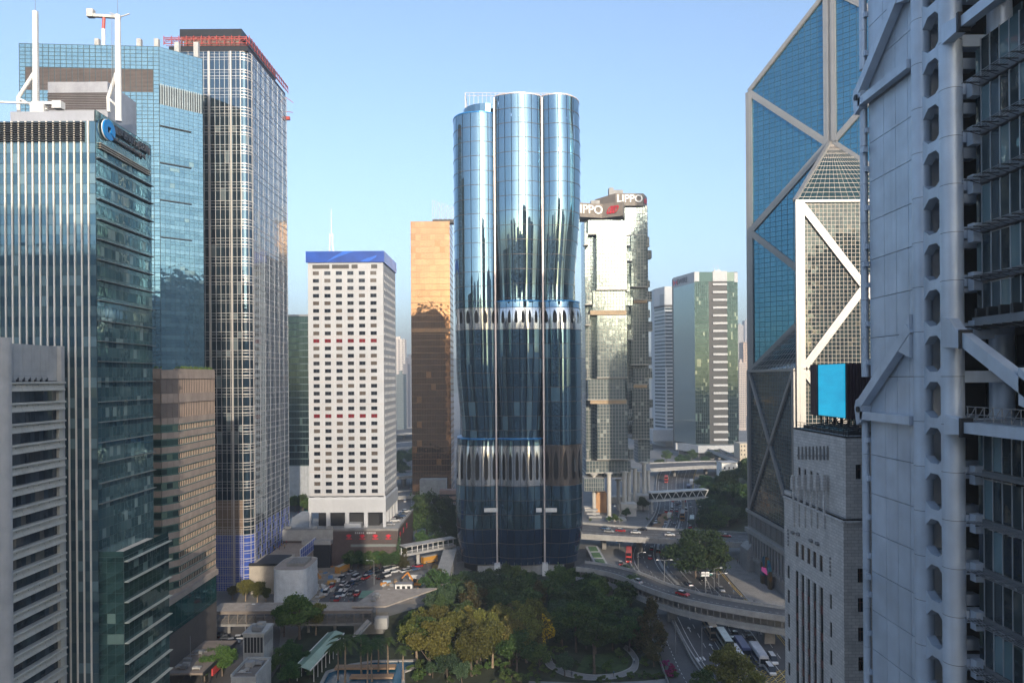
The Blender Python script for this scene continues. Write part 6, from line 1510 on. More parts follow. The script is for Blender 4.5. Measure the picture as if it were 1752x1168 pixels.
def covered_bridge():
    t = thing('footbridge', (-62, 208, 0), 'long covered footbridge with pale brown roof in front of the wrapped scaffold', 'footbridge'); rf = solid('bridge_roof_tan', (.36, .31, .26), .8, var=.15); st = solid('bridge_steel', (.20, .17, .145), .6)
    x0, x1 = at(368, 1040, 208).x, at(640, 1040, 208).x; y0, y1 = 204.5, 212.5; z = 7.6
    n = 18
    for k in range(n): a, e = x0 + (x1 - x0) * k / n, x0 + (x1 - x0) * (k + 1) / n; b = MB(); b.box(a + .02, e - .02, y0, y1, z, z + .25); b.build('roof_panel', rf, t)
    b = MB(); b.box(x0, x1, y0 - .12, y0 - .01, z - .6, z + .3); b.build('roof_fascia', st, t)
    b = MB(); b.box(x0, x1, y0 + .3, y1 - .3, 3.2, 3.9); b.build('deck', CONC_D, t)
    for k in range(n + 1): x = x0 + (x1 - x0) * k / n; b = MB(); b.bar((x, y0 + .4, 3.9), (x, y0 + .4, z), .18, .18); b.bar((x, y1 - .4, 3.9), (x, y1 - .4, z), .18, .18); b.build('post', st, t, kind='stuff' if False else None)
    b = MB()
    for k in range(n):
        a, e = x0 + (x1 - x0) * k / n, x0 + (x1 - x0) * (k + 1) / n
        for zz in (4.4, 4.9, 5.4): b.bar((a, y0 + .35, zz), (e, y0 + .35, zz), .05, .06)
        b.bar((a, y0 + .5, 3.9), (e, y0 + .5, z), .07, .07)
    b.build('side_rails', st, t)
    for k in range(6): x = x0 + 4 + (x1 - x0 - 8) * k / 5; b = MB(); b.tube([(x, 208.5, 0), (x, 208.5, 3.3)], .5, 10); b.build('pier', CONC_D, t)
    # widened landing with stair
    a, e = at(612, 1030, 214).x, at(745, 1030, 214).x
    b = MB(); b.hexa([(a, 206, 8.2), (at(660, 1030, 206).x, 206, 8.2), (e, 224, 8.2), (a + 4, 222, 8.2), (a, 206, 8.6), (at(660, 1030, 206).x, 206, 8.6), (e, 224, 8.6), (a + 4, 222, 8.6)]); b.build('landing_roof', rf, t)
    b = MB(); b.box(a + .5, at(655, 1030, 206).x, 206.5, 216, 0, 3.4); b.build('landing_base', CONC_D, t); b = MB(); b.box(at(640, 1060, 203).x, at(662, 1060, 203).x, 203.5, 206, 2.6, 5.8); b.build('stair_head', CONC, t)
    p, q = at(606, 1085, 200), at(632, 1062, 203); b = MB(); b.bar((p.x, 200, 1.5), (q.x, 203, 5.2), 2.6, .5); b.bar((p.x, 198.7, 2.2), (q.x, 201.7, 5.9), .15, 1.0); b.build('stair_flight', CONC, t)
    # plain walkway and grey ramp further right
    t2 = thing('footbridge', (-40, 290, 0), 'pale footbridge with white railings leading to the curved tower', 'footbridge'); p, q = G(688, 948, 6), G(776, 932, 6); b = MB(); b.bar(p, q, 4.2, .9); b.build('deck', CONC, t2)
    b = MB(); b.bar(p + Vector((0, 0, 3.3)), q + Vector((0, 0, 3.3)), 4.6, .35); b.build('roof', CONC, t2)
    for k in range(11): c_ = p.lerp(q, k / 10); b = MB(); b.bar(c_ + Vector((0, -2, .4)), c_ + Vector((0, -2, 3.2)), .2, .2); b.build('post', WHITE, t2)
    b = MB(); b.bar(p + Vector((0, -2.1, 1.4)), q + Vector((0, -2.1, 1.4)), .08, .1); b.build('handrail', WHITE, t2)
    for u in (.3, .85): c_ = p.lerp(q, u); b = MB(); b.box(c_.x - .6, c_.x + .6, c_.y - .6, c_.y + .6, 0, 5.6); b.build('pier', CONC, t2)
    t3 = thing('walkway_roof', (-26, 265, 0), 'sloping grey roof of a covered ramp beside the curved tower', 'walkway'); p, q = G(770, 940, 8), G(752, 1000, 6); b = MB(); b.bar(p, q, 5.2, .4, 0, Vector((1, 0, 0))); b.build('roof', solid('ramp_roof', (.26, .26, .25), .7), t3)
    for k in range(7): c_ = p.lerp(q, k / 6); b = MB(); b.bar((c_.x - 2.3, c_.y, 0), (c_.x - 2.3, c_.y, c_.z), .3, .3); b.bar((c_.x + 2.3, c_.y, 0), (c_.x + 2.3, c_.y, c_.z), .3, .3); b.build('post', CONC_D, t3)
covered_bridge()
# ---------------------------------------------------------------- small buildings on the ground
def small_buildings():
    # wrapped scaffold block
    t = thing('wrapped_scaffold', (-73, 240, 0), 'scaffold block wrapped in white sheeting beside the tall new tower', 'scaffold'); sh = solid('white_sheeting', (.62, .64, .66), .6, var=.10, scale=.5)
    x0, x1, y0, y1 = at(466, 1000, 236).x, at(526, 1000, 236).x, 234.0, 252.0; zt = zat(972, 236, 500)
    pts = []
    for k in range(64):
        a = 2 * math.pi * k / 64; c_, s_ = math.cos(a), math.sin(a); e = 3.2; x = (x0 + x1) / 2 + (x1 - x0) / 2 * math.copysign(abs(c_) ** (2 / e), c_); y = (y0 + y1) / 2 + (y1 - y0) / 2 * math.copysign(abs(s_) ** (2 / e / 1.6), s_); pts.append((x, y))
    b = MB(); rows = []
    for j in range(14):
        z = zt * j / 13; rows.append([Vector((x + .28 * math.sin(k * 1.9 + j * .25) * (1 - j / 15) + .16 * noise.noise(Vector((k * .9, j * .7, 0))), y + .28 * math.sin(k * 2.3 + 1 + j * .2) * (1 - j / 15), z)) for k, (x, y) in enumerate(pts)])
    b.grid(rows, 0, True); b.build('sheeting', sh, t, True)
    b = MB(); b.prism([(x * .985 + (x0 + x1) / 2 * .015, y * .985 + (y0 + y1) / 2 * .015) for x, y in pts], zt - .6, zt - .1); b.build('roof', solid('scaffold_roof', (.36, .31, .27), .8), t)
    b = MB(); b.box(x0 + 4, x1 - 2, y0 + 5, y1 - 4, zt - .1, zt + .9); b.box(x0 + 5, x1 - 3, y0 + 6, y1 - 5, zt + .9, zt + .95); b.build('roof_hatch', CONC_D, t)
    b = MB()
    for k in range(7): x = x0 + 4 + (x1 - x0 - 6) * k / 6; b.bar((x, y0 + 5, zt + .9), (x, y0 + 5, zt + 1.6), .08, .08)
    b.build('roof_rail', STEEL, t)
    # beige annex behind, terrace with blue hoarding
    t = thing('annexe', (-84, 262, 0), 'beige low annexe of the tall new tower with blue hoarding on its terrace', 'building'); xa, xb = -95.2, at(470, 990, 250).x; z1 = zat(962, 250, 450)
    b = MB(); b.box(xa, x0 - .3, 246, 262, 0, z1); b.build('beige_wall', solid('beige_wall', (.42, .38, .32), .75), t); b = MB(); b.box(xa, x0 - .2, 245.6, 247, z1, z1 + .8); b.box(xa + 1.5, x0 - 1, 248, 260, z1, z1 + .4); b.build('roof_coping', DARK, t)
    p0 = at(490, 940, 262); zf = zat(944, 262, 490); xe = at(530, 930, 275).x; b = MB(); b.box(xa + .4, xe, 262.1, 296, 0, zf - 1.5); b.build('terrace', solid('terrace_tan', (.33, .27, .22), .85), t)
    fr_ = right(xe + .1, 262.0)
    blue = solid('blue_film', (.035, .09, .42), .35)
    for i in range(12):
        for j in range(2): b = MB(); b.fbox(fr_, i * 2.7 + .1, i * 2.7 + 2.6, zf - 3.4 + j * 2.2, zf - 1.4 + j * 2.2, .0, .12); b.build('hoarding_panel', blue, t)
    b = MB(); mullions(b, fr_, lines(0, 32.4, 12), [zf - 3.5, zf - 1.3, zf + .9], .14, .14, -.1, .18); b.build('hoarding_frame', WHITE, t)
    # concrete vent tower with louvres, and lower block
    t = thing('vent_tower', (-72, 177, 0), 'small pale concrete vent tower with dark louvre slots', 'building'); cm = solid('weathered_concrete', (.40, .41, .40), .85, var=.16)
    x0, x1 = at(416, 1120, 175).x, at(451, 1120, 175).x; zt = zat(1085, 175, 430); b = MB(); b.box(x0, x1, 175, 182, 0, zt); b.build('wall', cm, t); b = MB(); b.box(x0 - .2, x1 + .3, 174.8, 182.2, zt, zt + .4); b.build('roof', cm, t); f = front(x0, 175.0)
    for k in range(6): b = MB(); b.fbox(f, .35 + k * .82, .95 + k * .82, zt - 4.6, zt - .7, .01, .08); b.build('louvre_slot', BLACK, t)
    g = right(x1, 175.0)
    for k in range(5): b = MB(); b.fbox(g, .5 + k * 1.25, 1.4 + k * 1.25, zt - 3.2, zt - .7, .01, .08); b.build('louvre_panel', STEEL, t)
    t = thing('plant_house', (-74, 166, 0), 'low flat-roofed plant house in front of the vent tower', 'building'); x0, x1 = at(395, 1160, 160).x, at(438, 1160, 160).x; z1 = zat(1142, 165, 420); b = MB(); b.box(x0, x1, 160, 170, 0, z1); b.build('wall', cm, t); b = MB(); b.box(x0 + .3, x1 - .3, 160.3, 169.7, z1, z1 + .05); b.build('roof', solid('plant_roof', (.22, .19, .16), .9), t)
    b = MB(); b.box(x0 - .1, x0 + .25, 160, 170, z1, z1 + .6); b.box(x1 - .25, x1 + .1, 160, 170, z1, z1 + .6); b.box(x0 + .25, x1 - .25, 169.6, 170, z1, z1 + .6); b.build('parapet', cm, t)
    # awning along the brown block
    t = thing('canopy', (-80, 178, 0), 'flat brown canopy over the pavement beside the glass hall', 'canopy'); b = MB(); b.box(-85.6, -76.6, 168, 189, 4.6, 5.1); b.build('roof', solid('canopy_brown', (.22, .18, .15), .8), t); b = MB(); b.box(-76.65, -76.4, 168, 189, 4.2, 5.2); b.build('fascia', DARK, t)
    for k in range(6): b = MB(); b.tube([(-77.2, 168.8 + k * 4, 0), (-77.2, 168.8 + k * 4, 4.6)], .15, 8); b.build('post', DARK, t)
    b = MB(); b.box(-76.7, -76.3, 173, 180, 2.2, 4.0); b.build('red_banner', solid('banner_red', (.45, .05, .05), .6), t)
    # green glazed walkway roof in the park
    t = thing('walkway_roof', (-50, 185, 0), 'pale green pitched walkway roof running down through the park', 'walkway'); gm = solid('green_roof', (.24, .38, .30), .4, .2, var=.1); a, e = G(575, 1082, 4), G(515, 1146, 4); d = (e - a).normalized(); s_ = Vector((-d.y, d.x, 0))
    n = 9
    for k in range(n):
        p, q = a.lerp(e, k / n), a.lerp(e, (k + .96) / n)
        for sg in (-1, 1): b = MB(); b.face([p + s_ * sg * 2.4, q + s_ * sg * 2.4, q + Vector((0, 0, .8)), p + Vector((0, 0, .8))][::sg]); b.face([p + s_ * sg * 2.4 - Vector((0, 0, .08)), q + s_ * sg * 2.4 - Vector((0, 0, .08)), q + Vector((0, 0, .72)), p + Vector((0, 0, .72))][::-sg]); b.build('roof_panel', gm, t)
        b = MB(); b.bar(p + s_ * 2.2 - Vector((0, 0, 4)), p + s_ * 2.2, .15, .15); b.bar(p - s_ * 2.2 - Vector((0, 0, 4)), p - s_ * 2.2, .15, .15); b.build('posts', WHITE, t, kind='stuff')
    b = MB(); b.bar(a + s_ * 2.4, e + s_ * 2.4, .2, .3); b.bar(a - s_ * 2.4, e - s_ * 2.4, .2, .3); b.build('gutter', WHITE, t)
    # site sheds
    t = thing('site_shed', G(640, 1020), 'low shed with pale green sheet roof on the work site', 'shed'); p = G(613, 1022, 2.6); q = G(668, 1022, 2.6); gm2 = solid('green_sheet', (.14, .27, .19), .6); b = MB(); b.box(p.x + .4, q.x - .4, p.y + .3, p.y + 5.7, 0, 2.5); b.build('wall', CONC_D, t)
    for k in range(10): w = (q.x - p.x) / 10; b = MB(); b.hexa([(p.x + k * w, p.y, 2.5), (p.x + (k + .97) * w, p.y, 2.5), (p.x + (k + .97) * w, p.y + 6, 3.1), (p.x + k * w, p.y + 6, 3.1), (p.x + k * w, p.y, 2.6), (p.x + (k + .97) * w, p.y, 2.6), (p.x + (k + .97) * w, p.y + 6, 3.2), (p.x + k * w, p.y + 6, 3.2)]); b.build('roof_sheet', gm2, t)
    t = thing('site_cabin', G(690, 1010), 'white site cabin beside the green-roofed shed', 'cabin'); p = G(676, 1012); b = MB(); b.box(p.x, p.x + 6.2, p.y, p.y + 2.6, 0, 2.7); b.build('wall', WHITE, t)
    for k in range(3): b = MB(); b.box(p.x + .6 + k * 1.9, p.x + 1.7 + k * 1.9, p.y - .04, p.y + .02, 1.1, 2.1); b.build('window', DARK, t)
    b = MB(); b.box(p.x - .1, p.x + 6.3, p.y - .1, p.y + 2.7, 2.7, 2.85); b.build('roof', STEEL, t)
    for k, (px, py, w, h, c) in enumerate(((560, 1000, 3, 1.6, (.45, .25, .06)), (572, 995, 2.2, 1.4, (.5, .5, .5)), (655, 998, 3, 1.2, (.30, .42, .55)), (720, 1000, 9, 1.8, (.55, .55, .54)), (700, 990, 5, 1.6, (.5, .5, .5)), (735, 1012, 5, 1.4, (.5, .48, .45)), (566, 985, 4, .9, (.42, .38, .33)), (553, 1012, 3, 1.2, (.50, .49, .47)))):
        p = G(px, py); t = tag(None, None) if False else None; b = MB(); b.box(p.x, p.x + w, p.y, p.y + .25, 0, h)
        for q_ in range(3): b.box(p.x + w * q_ / 3 + .1, p.x + w * q_ / 3 + .25, p.y - .3, p.y + .9, 0, .12)
        o = b.build('hoarding_board', solid('board_%d' % k, c, .7)); tag(o, ('orange barrier board on the work site', 'grey barrier board beside the orange one', 'pale blue barrier board near the green shed', 'long pale hoarding in front of the digger', 'grey hoarding behind the white cabin', 'beige hoarding by the covered ramp', 'low tan board at the yard entrance', 'short off-white board by the wrapped scaffold')[k], 'hoarding')
    # small white house and beige block on the wooded slope
    t = thing('house', G(1252, 812), 'small white house among the trees on the slope', 'house'); p, q = at(1235, 815, 470), at(1262, 792, 470); b = MB(); b.box(p.x, q.x, 470, 482, 0, q.z); b.build('wall', WHITE, t); b = MB(); b.box(p.x - .3, q.x + .3, 469.7, 482.3, q.z, q.z + .5); b.build('roof', CONC, t)
    for k in range(3): b = MB(); b.box(p.x + 1.5 + k * 3, p.x + 2.6 + k * 3, 469.95, 470.1, q.z - 4, q.z - 2.6); b.build('window', DARK, t)
    t = thing('house', at(1278, 780, 560), 'cream block house beside the dark green tower podium', 'house'); p, q = at(1266, 790, 560), at(1290, 758, 560); b = MB(); b.box(p.x, q.x, 560, 575, 0, q.z); b.build('wall', solid('cream_wall', (.52, .46, .36), .8), t)
    for k in range(4):
        for j in range(3): b = MB(); b.box(p.x + .8 + k * 2.6, p.x + 1.8 + k * 2.6, 559.95, 560.1, q.z - 3 - j * 3.4, q.z - 1.6 - j * 3.4); b.build('window', DARK, t)
    # planted roof beside the road
    t = thing('planted_roof', G(1035, 950), 'narrow bus shelter roof with green planted beds beside the curved tower', 'shelter'); a, e = G(1012, 935, 4), G(1030, 968, 4); b = MB(); b.bar(a, e, 5.2, .6, 0, Vector((1, 0, 0))); b.build('roof', CONC, t)
    for k in range(3): p, q = a.lerp(e, k / 3 + .05), a.lerp(e, k / 3 + .28); b = MB(); b.bar(p + Vector((0, 0, .4)), q + Vector((0, 0, .4)), 3.4, .3, 0, Vector((1, 0, 0))); b.build('planting_bed', solid('bed_green', (.07, .14, .05), .9, var=.3, scale=1.0, streak=False), t)
    for k in range(5): p = a.lerp(e, k / 4); b = MB(); b.tube([(p.x - 2, p.y, 0), (p.x - 2, p.y, 3.8)], .2, 8); b.tube([(p.x + 2, p.y, 0), (p.x + 2, p.y, 3.8)], .2, 8); b.build('post', CONC_D, t, kind='stuff')
small_buildings()
def clutter(parent, x0, x1, y0, y1, z, n, seed):
    r = random.Random(seed)
    for k in range(n):
        x, y, w, d, h = r.uniform(x0, x1 - 2), r.uniform(y0, y1 - 2), r.uniform(.8, 2.2), r.uniform(.8, 1.8), r.uniform(.5, 1.5); b = MB(); b.box(x, x + w, y, y + d, z + .25, z + h)
        for dx in (.1, w - .2): b.box(x + dx, x + dx + .1, y + .1, y + d - .1, z, z + .24)
        b.tube([(x + w / 2, y + d / 2, z + h), (x + w / 2, y + d / 2, z + h + .12)], min(w, d) * .35, 10); b.build('vent_unit', STEEL if k % 2 else CONC, parent)
    for k in range(max(1, n // 3)): y = r.uniform(y0, y1); b = MB(); b.tube([(x0, y, z + .25), (r.uniform(x0 + 2, x1), y, z + .25)], .12, 6); b.build('pipe', STEEL, parent)
def roofs():
    by = {}
    for o in COL.objects:
        if o.parent is None and 'label' in o: by[o['label']] = o
    zp = zat(906, 283, 630) - .3; px0 = at(570, 930, 283).x
    clutter(by['dark brown podium with red flower emblems below the white tower'], px0 - 25, px0 - 1, 285, 289, zp, 9, 3)
    clutter(by['low flat-roofed plant house in front of the vent tower'], at(395, 1160, 160).x + .6, at(438, 1160, 160).x - .6, 161, 169, zat(1142, 165, 420) + .05, 5, 4)
    clutter(by['small pale concrete vent tower with dark louvre slots'], at(416, 1120, 175).x + .3, at(451, 1120, 175).x, 175.5, 181.5, zat(1085, 175, 430) + .4, 4, 5)
    clutter(by['long covered footbridge with pale brown roof in front of the wrapped scaffold'], at(615, 1030, 214).x + 4, at(650, 1030, 214).x, 209, 218, 8.6, 5, 6)
    clutter(by['flat brown canopy over the pavement beside the glass hall'], -85, -78, 169, 187, 5.1, 6, 7)
roofs()
# wooded slope behind the braced tower
b = MB(); rows = []
for j in range(15):
    r = []
    for i in range(21):
        x = 88 + 120 * i / 20; y = 325 + 190 * j / 14; h = max(0, min(1, (x - .292 * y - 1) / 22)) * max(0, min(1, (y - 325) / 60)) * (15 + 5 * noise.noise(Vector((x * .03, y * .03, 0)))); r.append(Vector((x, y, h - .05)))
    rows.append(r)
b.grid(rows); b.build('hillside', solid('hillside_earth', (.05, .06, .03), .95, var=.3, streak=False), None, True, kind='structure')
# ================================================================ trees
def crown(name, rnd, rx, rz, n, leafs, clumps=14, mat=None, shape='round', bare=.0):
    """leaf sprays gathered in uneven clumps; z from 0 at the crown's foot"""
    b = MB(); C_ = []
    for k in range(clumps):
        for _ in range(20):
            p = Vector((rnd.uniform(-1, 1), rnd.uniform(-1, 1), rnd.uniform(-.9, 1)))
            if shape == 'cone':
                h = (p.z + 1) / 2
                if math.hypot(p.x, p.y) < (1 - h) * .95 + .06: break
            elif shape == 'flat':
                if p.length < 1 and abs(p.z) < .8: break
            elif p.length < .86: break
        r = rnd.uniform(.18, .40) * (1.0 if shape != 'cone' else .62)
        C_.append((p, r))
    for k in range(n):
        p, r = C_[rnd.randrange(len(C_))]; d = Vector((rnd.gauss(0, 1), rnd.gauss(0, 1), rnd.gauss(0, 1) * .75)).normalized() * r * (rnd.random() ** .35) * (rnd.uniform(1.1, 1.7) if rnd.random() < .13 else 1)
        if d.z < -r * .45 and rnd.random() < .6: continue
        q = p + d; leaf(b, (q.x * rx, q.y * rx, (q.z + 1) * rz), leafs, rnd)
    return b.mesh(name, mat), C_
def trunk_mesh(rnd, h, r, C_, rx, rz, z0, mat, limbs=7):
    b = MB(); lean = Vector((rnd.uniform(-.4, .4), rnd.uniform(-.4, .4), 0)); top = Vector((lean.x, lean.y, z0 + rz * 1.1))
    pts = [Vector((0, 0, 0)), Vector((lean.x * .2, lean.y * .2, z0 * .5)), Vector((lean.x * .6, lean.y * .6, z0)), top]; b.tube(pts, [r * 1.25, r, r * .75, r * .2], 8)
    for p, cr in C_[:limbs]: q = Vector((p.x * rx, p.y * rx, z0 + (p.z + 1) * rz)); s = pts[2].lerp(top, rnd.uniform(0, .5)) - Vector((0, 0, rnd.uniform(0, z0 * .25))); mid = s.lerp(q, .5) + Vector((0, 0, .3)); b.tube([s, mid, q], [r * .45, r * .28, r * .08], 5)
    return b.mesh('trunk', mat, True)
BARK = solid('bark', (.13, .10, .075), .9, var=.25, scale=2, bump=.4); BARK2 = solid('pale_bark', (.30, .23, .16), .85, var=.2, scale=2, bump=.3)
KIND = {'broadA': 'mid green rounded', 'broadB': 'dark green dense', 'broadC': 'low dark green', 'broadD': 'blue green', 'rustA': 'rusty brown leaved', 'banyan': 'broad spreading dark', 'oliveA': 'olive full-crowned', 'oliveB': 'golden olive', 'oliveC': 'olive pale-trunked'}
LEAF = {'dark': leafmat('leaf_dark', (.050, .090, .030), (.095, .145, .042)), 'mid': leafmat('leaf_mid', (.068, .112, .028), (.12, .16, .04)), 'olive': leafmat('leaf_olive', (.12, .125, .030), (.20, .19, .045)), 'gold': leafmat('leaf_gold', (.15, .145, .035), (.23, .20, .05)), 'yellow': leafmat('leaf_yellow', (.42, .26, .012), (.62, .40, .02)), 'rust': leafmat('leaf_rust', (.075, .07, .027), (.13, .095, .035)), 'palm': leafmat('leaf_palm', (.045, .075, .02), (.10, .13, .035)), 'blue': leafmat('leaf_bluegreen', (.056, .098, .05), (.10, .14, .07)), 'deep': leafmat('leaf_shaded', (.022, .04, .015), (.042, .066, .022)), 'pink': leafmat('leaf_pink', (.25, .02, .12), (.4, .05, .22))}  # deep: shade over the spreading tree put into its leaf colour
PROTO = {}
def proto(key, leafk, h, rx, n, shape='round', bark=BARK, clumps=14, leafs=.42, foot=.32, extra=None):
    rnd = random.Random(hash(key) % 1000 if False else sum(map(ord, key))); z0 = h * foot; rz = (h - z0) / 2
    me, C_ = crown('crown', rnd, rx, rz, n, leafs, clumps, LEAF[leafk], shape); tr = trunk_mesh(rnd, h, .02 * h + .06, C_, rx, rz, z0, bark)
    PROTO[key] = (me, tr, z0, h, None)
    if extra:
        b = MB()
        for k in range(extra[1]):
            p, r = C_[rnd.randrange(len(C_))]; d = Vector((rnd.gauss(0, 1), rnd.gauss(0, 1), rnd.gauss(0, 1))).normalized() * r * 1.02; q = p + d
            if q.x < extra[2]: continue
            leaf(b, (q.x * rx, q.y * rx, (q.z + 1) * rz), .4, rnd)
        PROTO[key] = (me, tr, z0, h, b.mesh('blossom', LEAF[extra[0]]))
for a in (('broadA', 'mid', 12, 5.2, 5200), ('broadB', 'dark', 11, 5.0, 5000), ('broadC', 'dark', 9, 4.6, 4200), ('broadD', 'blue', 10, 4.2, 4200), ('oliveA', 'olive', 15, 5.4, 9500), ('oliveB', 'gold', 14, 5.2, 9000), ('rustA', 'rust', 10, 4.4, 3600)): proto(*a, clumps=24, leafs=.36, foot=.27)
proto('oliveC', 'olive', 14, 5.2, 9000, 'round', BARK2, 26, .36, .27); proto('blossom', 'gold', 13.5, 5.0, 8000, 'round', BARK2, 26, .36, .27, extra=('yellow', 2600, .05))
proto('banyan', 'deep', 17, 10.5, 14000, 'flat', BARK, 40, .45, .12); proto('conifer', 'rust', 22, 5.2, 8500, 'cone', BARK, 46, .36, .08); proto('spire', 'blue', 15, 2.4, 3600, 'cone', BARK, 26, .34, .06); proto('shrub', 'mid', 2.2, 1.3, 700, 'round', BARK, 7, .2, .05); proto('bush_pink', 'pink', 2.6, 1.5, 800, 'round', BARK, 7, .2, .1); proto('airy', 'mid', 15, 5.6, 4200, 'flat', BARK, 13, .4, .5); proto('feather', 'gold', 11, 6.0, 8000, 'round', BARK, 26, .3, .2)
def palm_proto(key, h, seed, fronds=18, L=3.6, upright=.55):
    rnd = random.Random(seed); b = MB(); b.tube([(0, 0, 0), (.15, .1, h * .5), (0, .1, h)], [.30, .22, .17], 8); tr = b.mesh('trunk', BARK2, True); b = MB()
    for k in range(fronds):
        a = 2 * math.pi * k / fronds + rnd.uniform(-.2, .2); el = rnd.uniform(-.1, 1.0) * upright + .25; d = Vector((math.cos(a), math.sin(a), 0)); pts = []
        for s in range(8): t = s / 7; pts.append(Vector((0, .1, h)) + d * L * t * math.cos(el * (1 - t * .4)) + Z * (L * (math.sin(el) * t - .75 * t * t)))
        for s in range(7):
            p, q = pts[s], pts[s + 1]; sd = Vector((-d.y, d.x, 0)); w = .55 * math.sin(math.pi * (s + .8) / 8.2)
            for sg in (-1, 1):
                for m in range(3): t0, t1 = m / 3, (m + .7) / 3; A, B = p.lerp(q, t0), p.lerp(q, t1); b.face([A, B, B + sd * sg * w - Z * .25 * w + (q - p) * .5, A + sd * sg * w - Z * .3 * w + (q - p) * .4])
    PROTO[key] = (b.mesh('crown', LEAF['palm']), tr, 0, h, None)
palm_proto('palmA', 11, 3, 22, 4.2); palm_proto('palmB', 9.5, 5, 14, 2.4, .9); palm_proto('palmC', 10, 9, 16, 2.6, .8)
def tree(key, x, y, h, label, group=None, z=0.0, wide=1.0, name='tree', cat='tree'):
    me, tr, z0, ph, bl = PROTO[key]; s = h / ph; t = thing(name, (x, y, z), label, cat, group, RND.random() * 6.28 if key != 'blossom' else 0); t.scale = (s * wide, s * wide, s)
    WORLD[t.name] = Matrix.Identity(4)
    o = link('trunk', tr, t); o.matrix_parent_inverse = Matrix.Identity(4)
    o = link('crown', me, t, Matrix.Translation((0, 0, z0))); o.matrix_parent_inverse = Matrix.Identity(4)
    if bl: o = link('blossom', bl, t, Matrix.Translation((0, 0, z0))); o.matrix_parent_inverse = Matrix.Identity(4)
    return t
def tpx(key, px, D, pytop, label, group=None, z=0.0, wide=1.0, **kw): p = at(px, pytop, D); return tree(key, p.x, D, max(1.5, p.z - z), label, group, z, wide, **kw)
def trees():
    GR = 'leafy trees of the park grove'; g2 = 'olive trees of the sunlit row'; lab = 'dark leafy tree in the dense park grove'; lab2 = 'tall olive green tree of the sunlit park row'
    # sunlit row
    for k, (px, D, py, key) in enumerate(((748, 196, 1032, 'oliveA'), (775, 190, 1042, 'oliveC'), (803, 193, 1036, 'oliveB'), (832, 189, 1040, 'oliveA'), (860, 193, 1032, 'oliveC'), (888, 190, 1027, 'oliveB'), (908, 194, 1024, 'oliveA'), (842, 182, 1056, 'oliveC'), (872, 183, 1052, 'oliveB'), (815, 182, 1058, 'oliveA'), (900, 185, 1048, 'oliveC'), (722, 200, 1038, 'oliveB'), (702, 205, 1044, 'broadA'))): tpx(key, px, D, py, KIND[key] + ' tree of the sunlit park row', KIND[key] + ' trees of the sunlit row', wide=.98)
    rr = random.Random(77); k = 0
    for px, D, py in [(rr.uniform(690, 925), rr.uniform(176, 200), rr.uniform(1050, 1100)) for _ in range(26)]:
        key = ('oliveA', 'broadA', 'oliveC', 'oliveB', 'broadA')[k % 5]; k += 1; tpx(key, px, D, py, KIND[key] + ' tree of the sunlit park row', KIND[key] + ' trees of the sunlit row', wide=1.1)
    tpx('blossom', 926, 187, 1052, 'olive tree with bright yellow blossom along one side', wide=.85)
    tpx('spire', 892, 205, 1020, 'pointed grey green tree rising behind the sunlit row')
    # front bottom
    for px, D, py in ((765, 174, 1115), (790, 172, 1128), (740, 176, 1128)): tpx('broadD', px, D, py, 'blue green tree at the foot of the sunlit row', 'blue green trees below the sunlit row', wide=.95)
    # grove: fill the area between with trees of many sizes
    rnd = random.Random(5); keys = ['broadA', 'broadB', 'broadC', 'broadD', 'broadB', 'broadC', 'rustA']; n = 0; spots = []
    while n < 62:
        px = rnd.uniform(735, 1085); D = rnd.uniform(206, 262); x = (px - CX) * D / FPX; gy = CY + 77 * FPX / D
        if D > 250 and (px < 790 or px > 985): continue
        if px > 1050 and D < 225: continue
        if any((x - a) ** 2 + (D - b_) ** 2 < 17 for a, b_ in spots): continue
        spots.append((x, D)); h = rnd.uniform(6.5, 10.0) if D > 235 else rnd.uniform(8.0, 12.5)
        if D > 252: h = rnd.uniform(4, 5.8)
        tree(keys[n % 7], x, D, h, KIND[keys[n % 7]] + ' tree in the dense park grove', KIND[keys[n % 7]] + ' grove trees', wide=rnd.uniform(.85, 1.15)); n += 1
    n = 0
    while n < 20:
        px = rnd.uniform(955, 1080); D = rnd.uniform(190, 208); x = (px - CX) * D / FPX
        if any((x - a) ** 2 + (D - b_) ** 2 < 14 for a, b_ in spots): n += .25; continue
        spots.append((x, D)); tree(keys[int(n) % 6], x, D, rnd.uniform(7, 11), KIND[keys[int(n) % 6]] + ' tree in the dense park grove', KIND[keys[int(n) % 6]] + ' grove trees', wide=rnd.uniform(.9, 1.1)); n += 1
    tpx('conifer', 1109, 190, 985, 'tall brown green conifer beside the curved flyover', wide=.95); tpx('airy', 1016, 178, 1054, 'thin-trunked spreading tree inside the curved path', wide=1.0); tpx('airy', 985, 192, 1030, 'airy spreading tree behind the yellow-blossomed tree', wide=.9)
    tpx('rustA', 1128, 196, 1070, 'rusty brown tree between the conifer and the slip road'); tpx('broadB', 1085, 205, 1040, 'dark round tree left of the tall conifer'); tpx('rustA', 1118, 182, 1098, 'reddish bush-like tree at the park edge by the slip road')
    tpx('broadD', 966, 176, 1112, 'small round blue green tree on the path bend', wide=.9)
    tpx('feather', 1248, 166, 1106, 'feathery yellow green tree in front of the waiting buses', wide=1.0); tpx('broadA', 1205, 164, 1142, 'green tree next to the feathery yellow green one', wide=1.1); tpx('feather', 1292, 160, 1150, 'low feathery tree by the box junction', wide=.8)
    tpx('banyan', 1190, 262, 908, 'huge dark spreading tree between the two roads', wide=1.05); tpx('broadB', 1226, 262, 928, 'dark tree joined to the huge spreading tree', wide=.8)
    # left side
    tpx('broadA', 512, 203, 1013, 'large round tree in front of the covered footbridge', wide=1.15); tpx('oliveC', 540, 206, 1028, 'tree beside the large round one at the footbridge', wide=.9); tpx('broadA', 486, 205, 1030, 'leaning green tree left of the large round one', wide=.9)
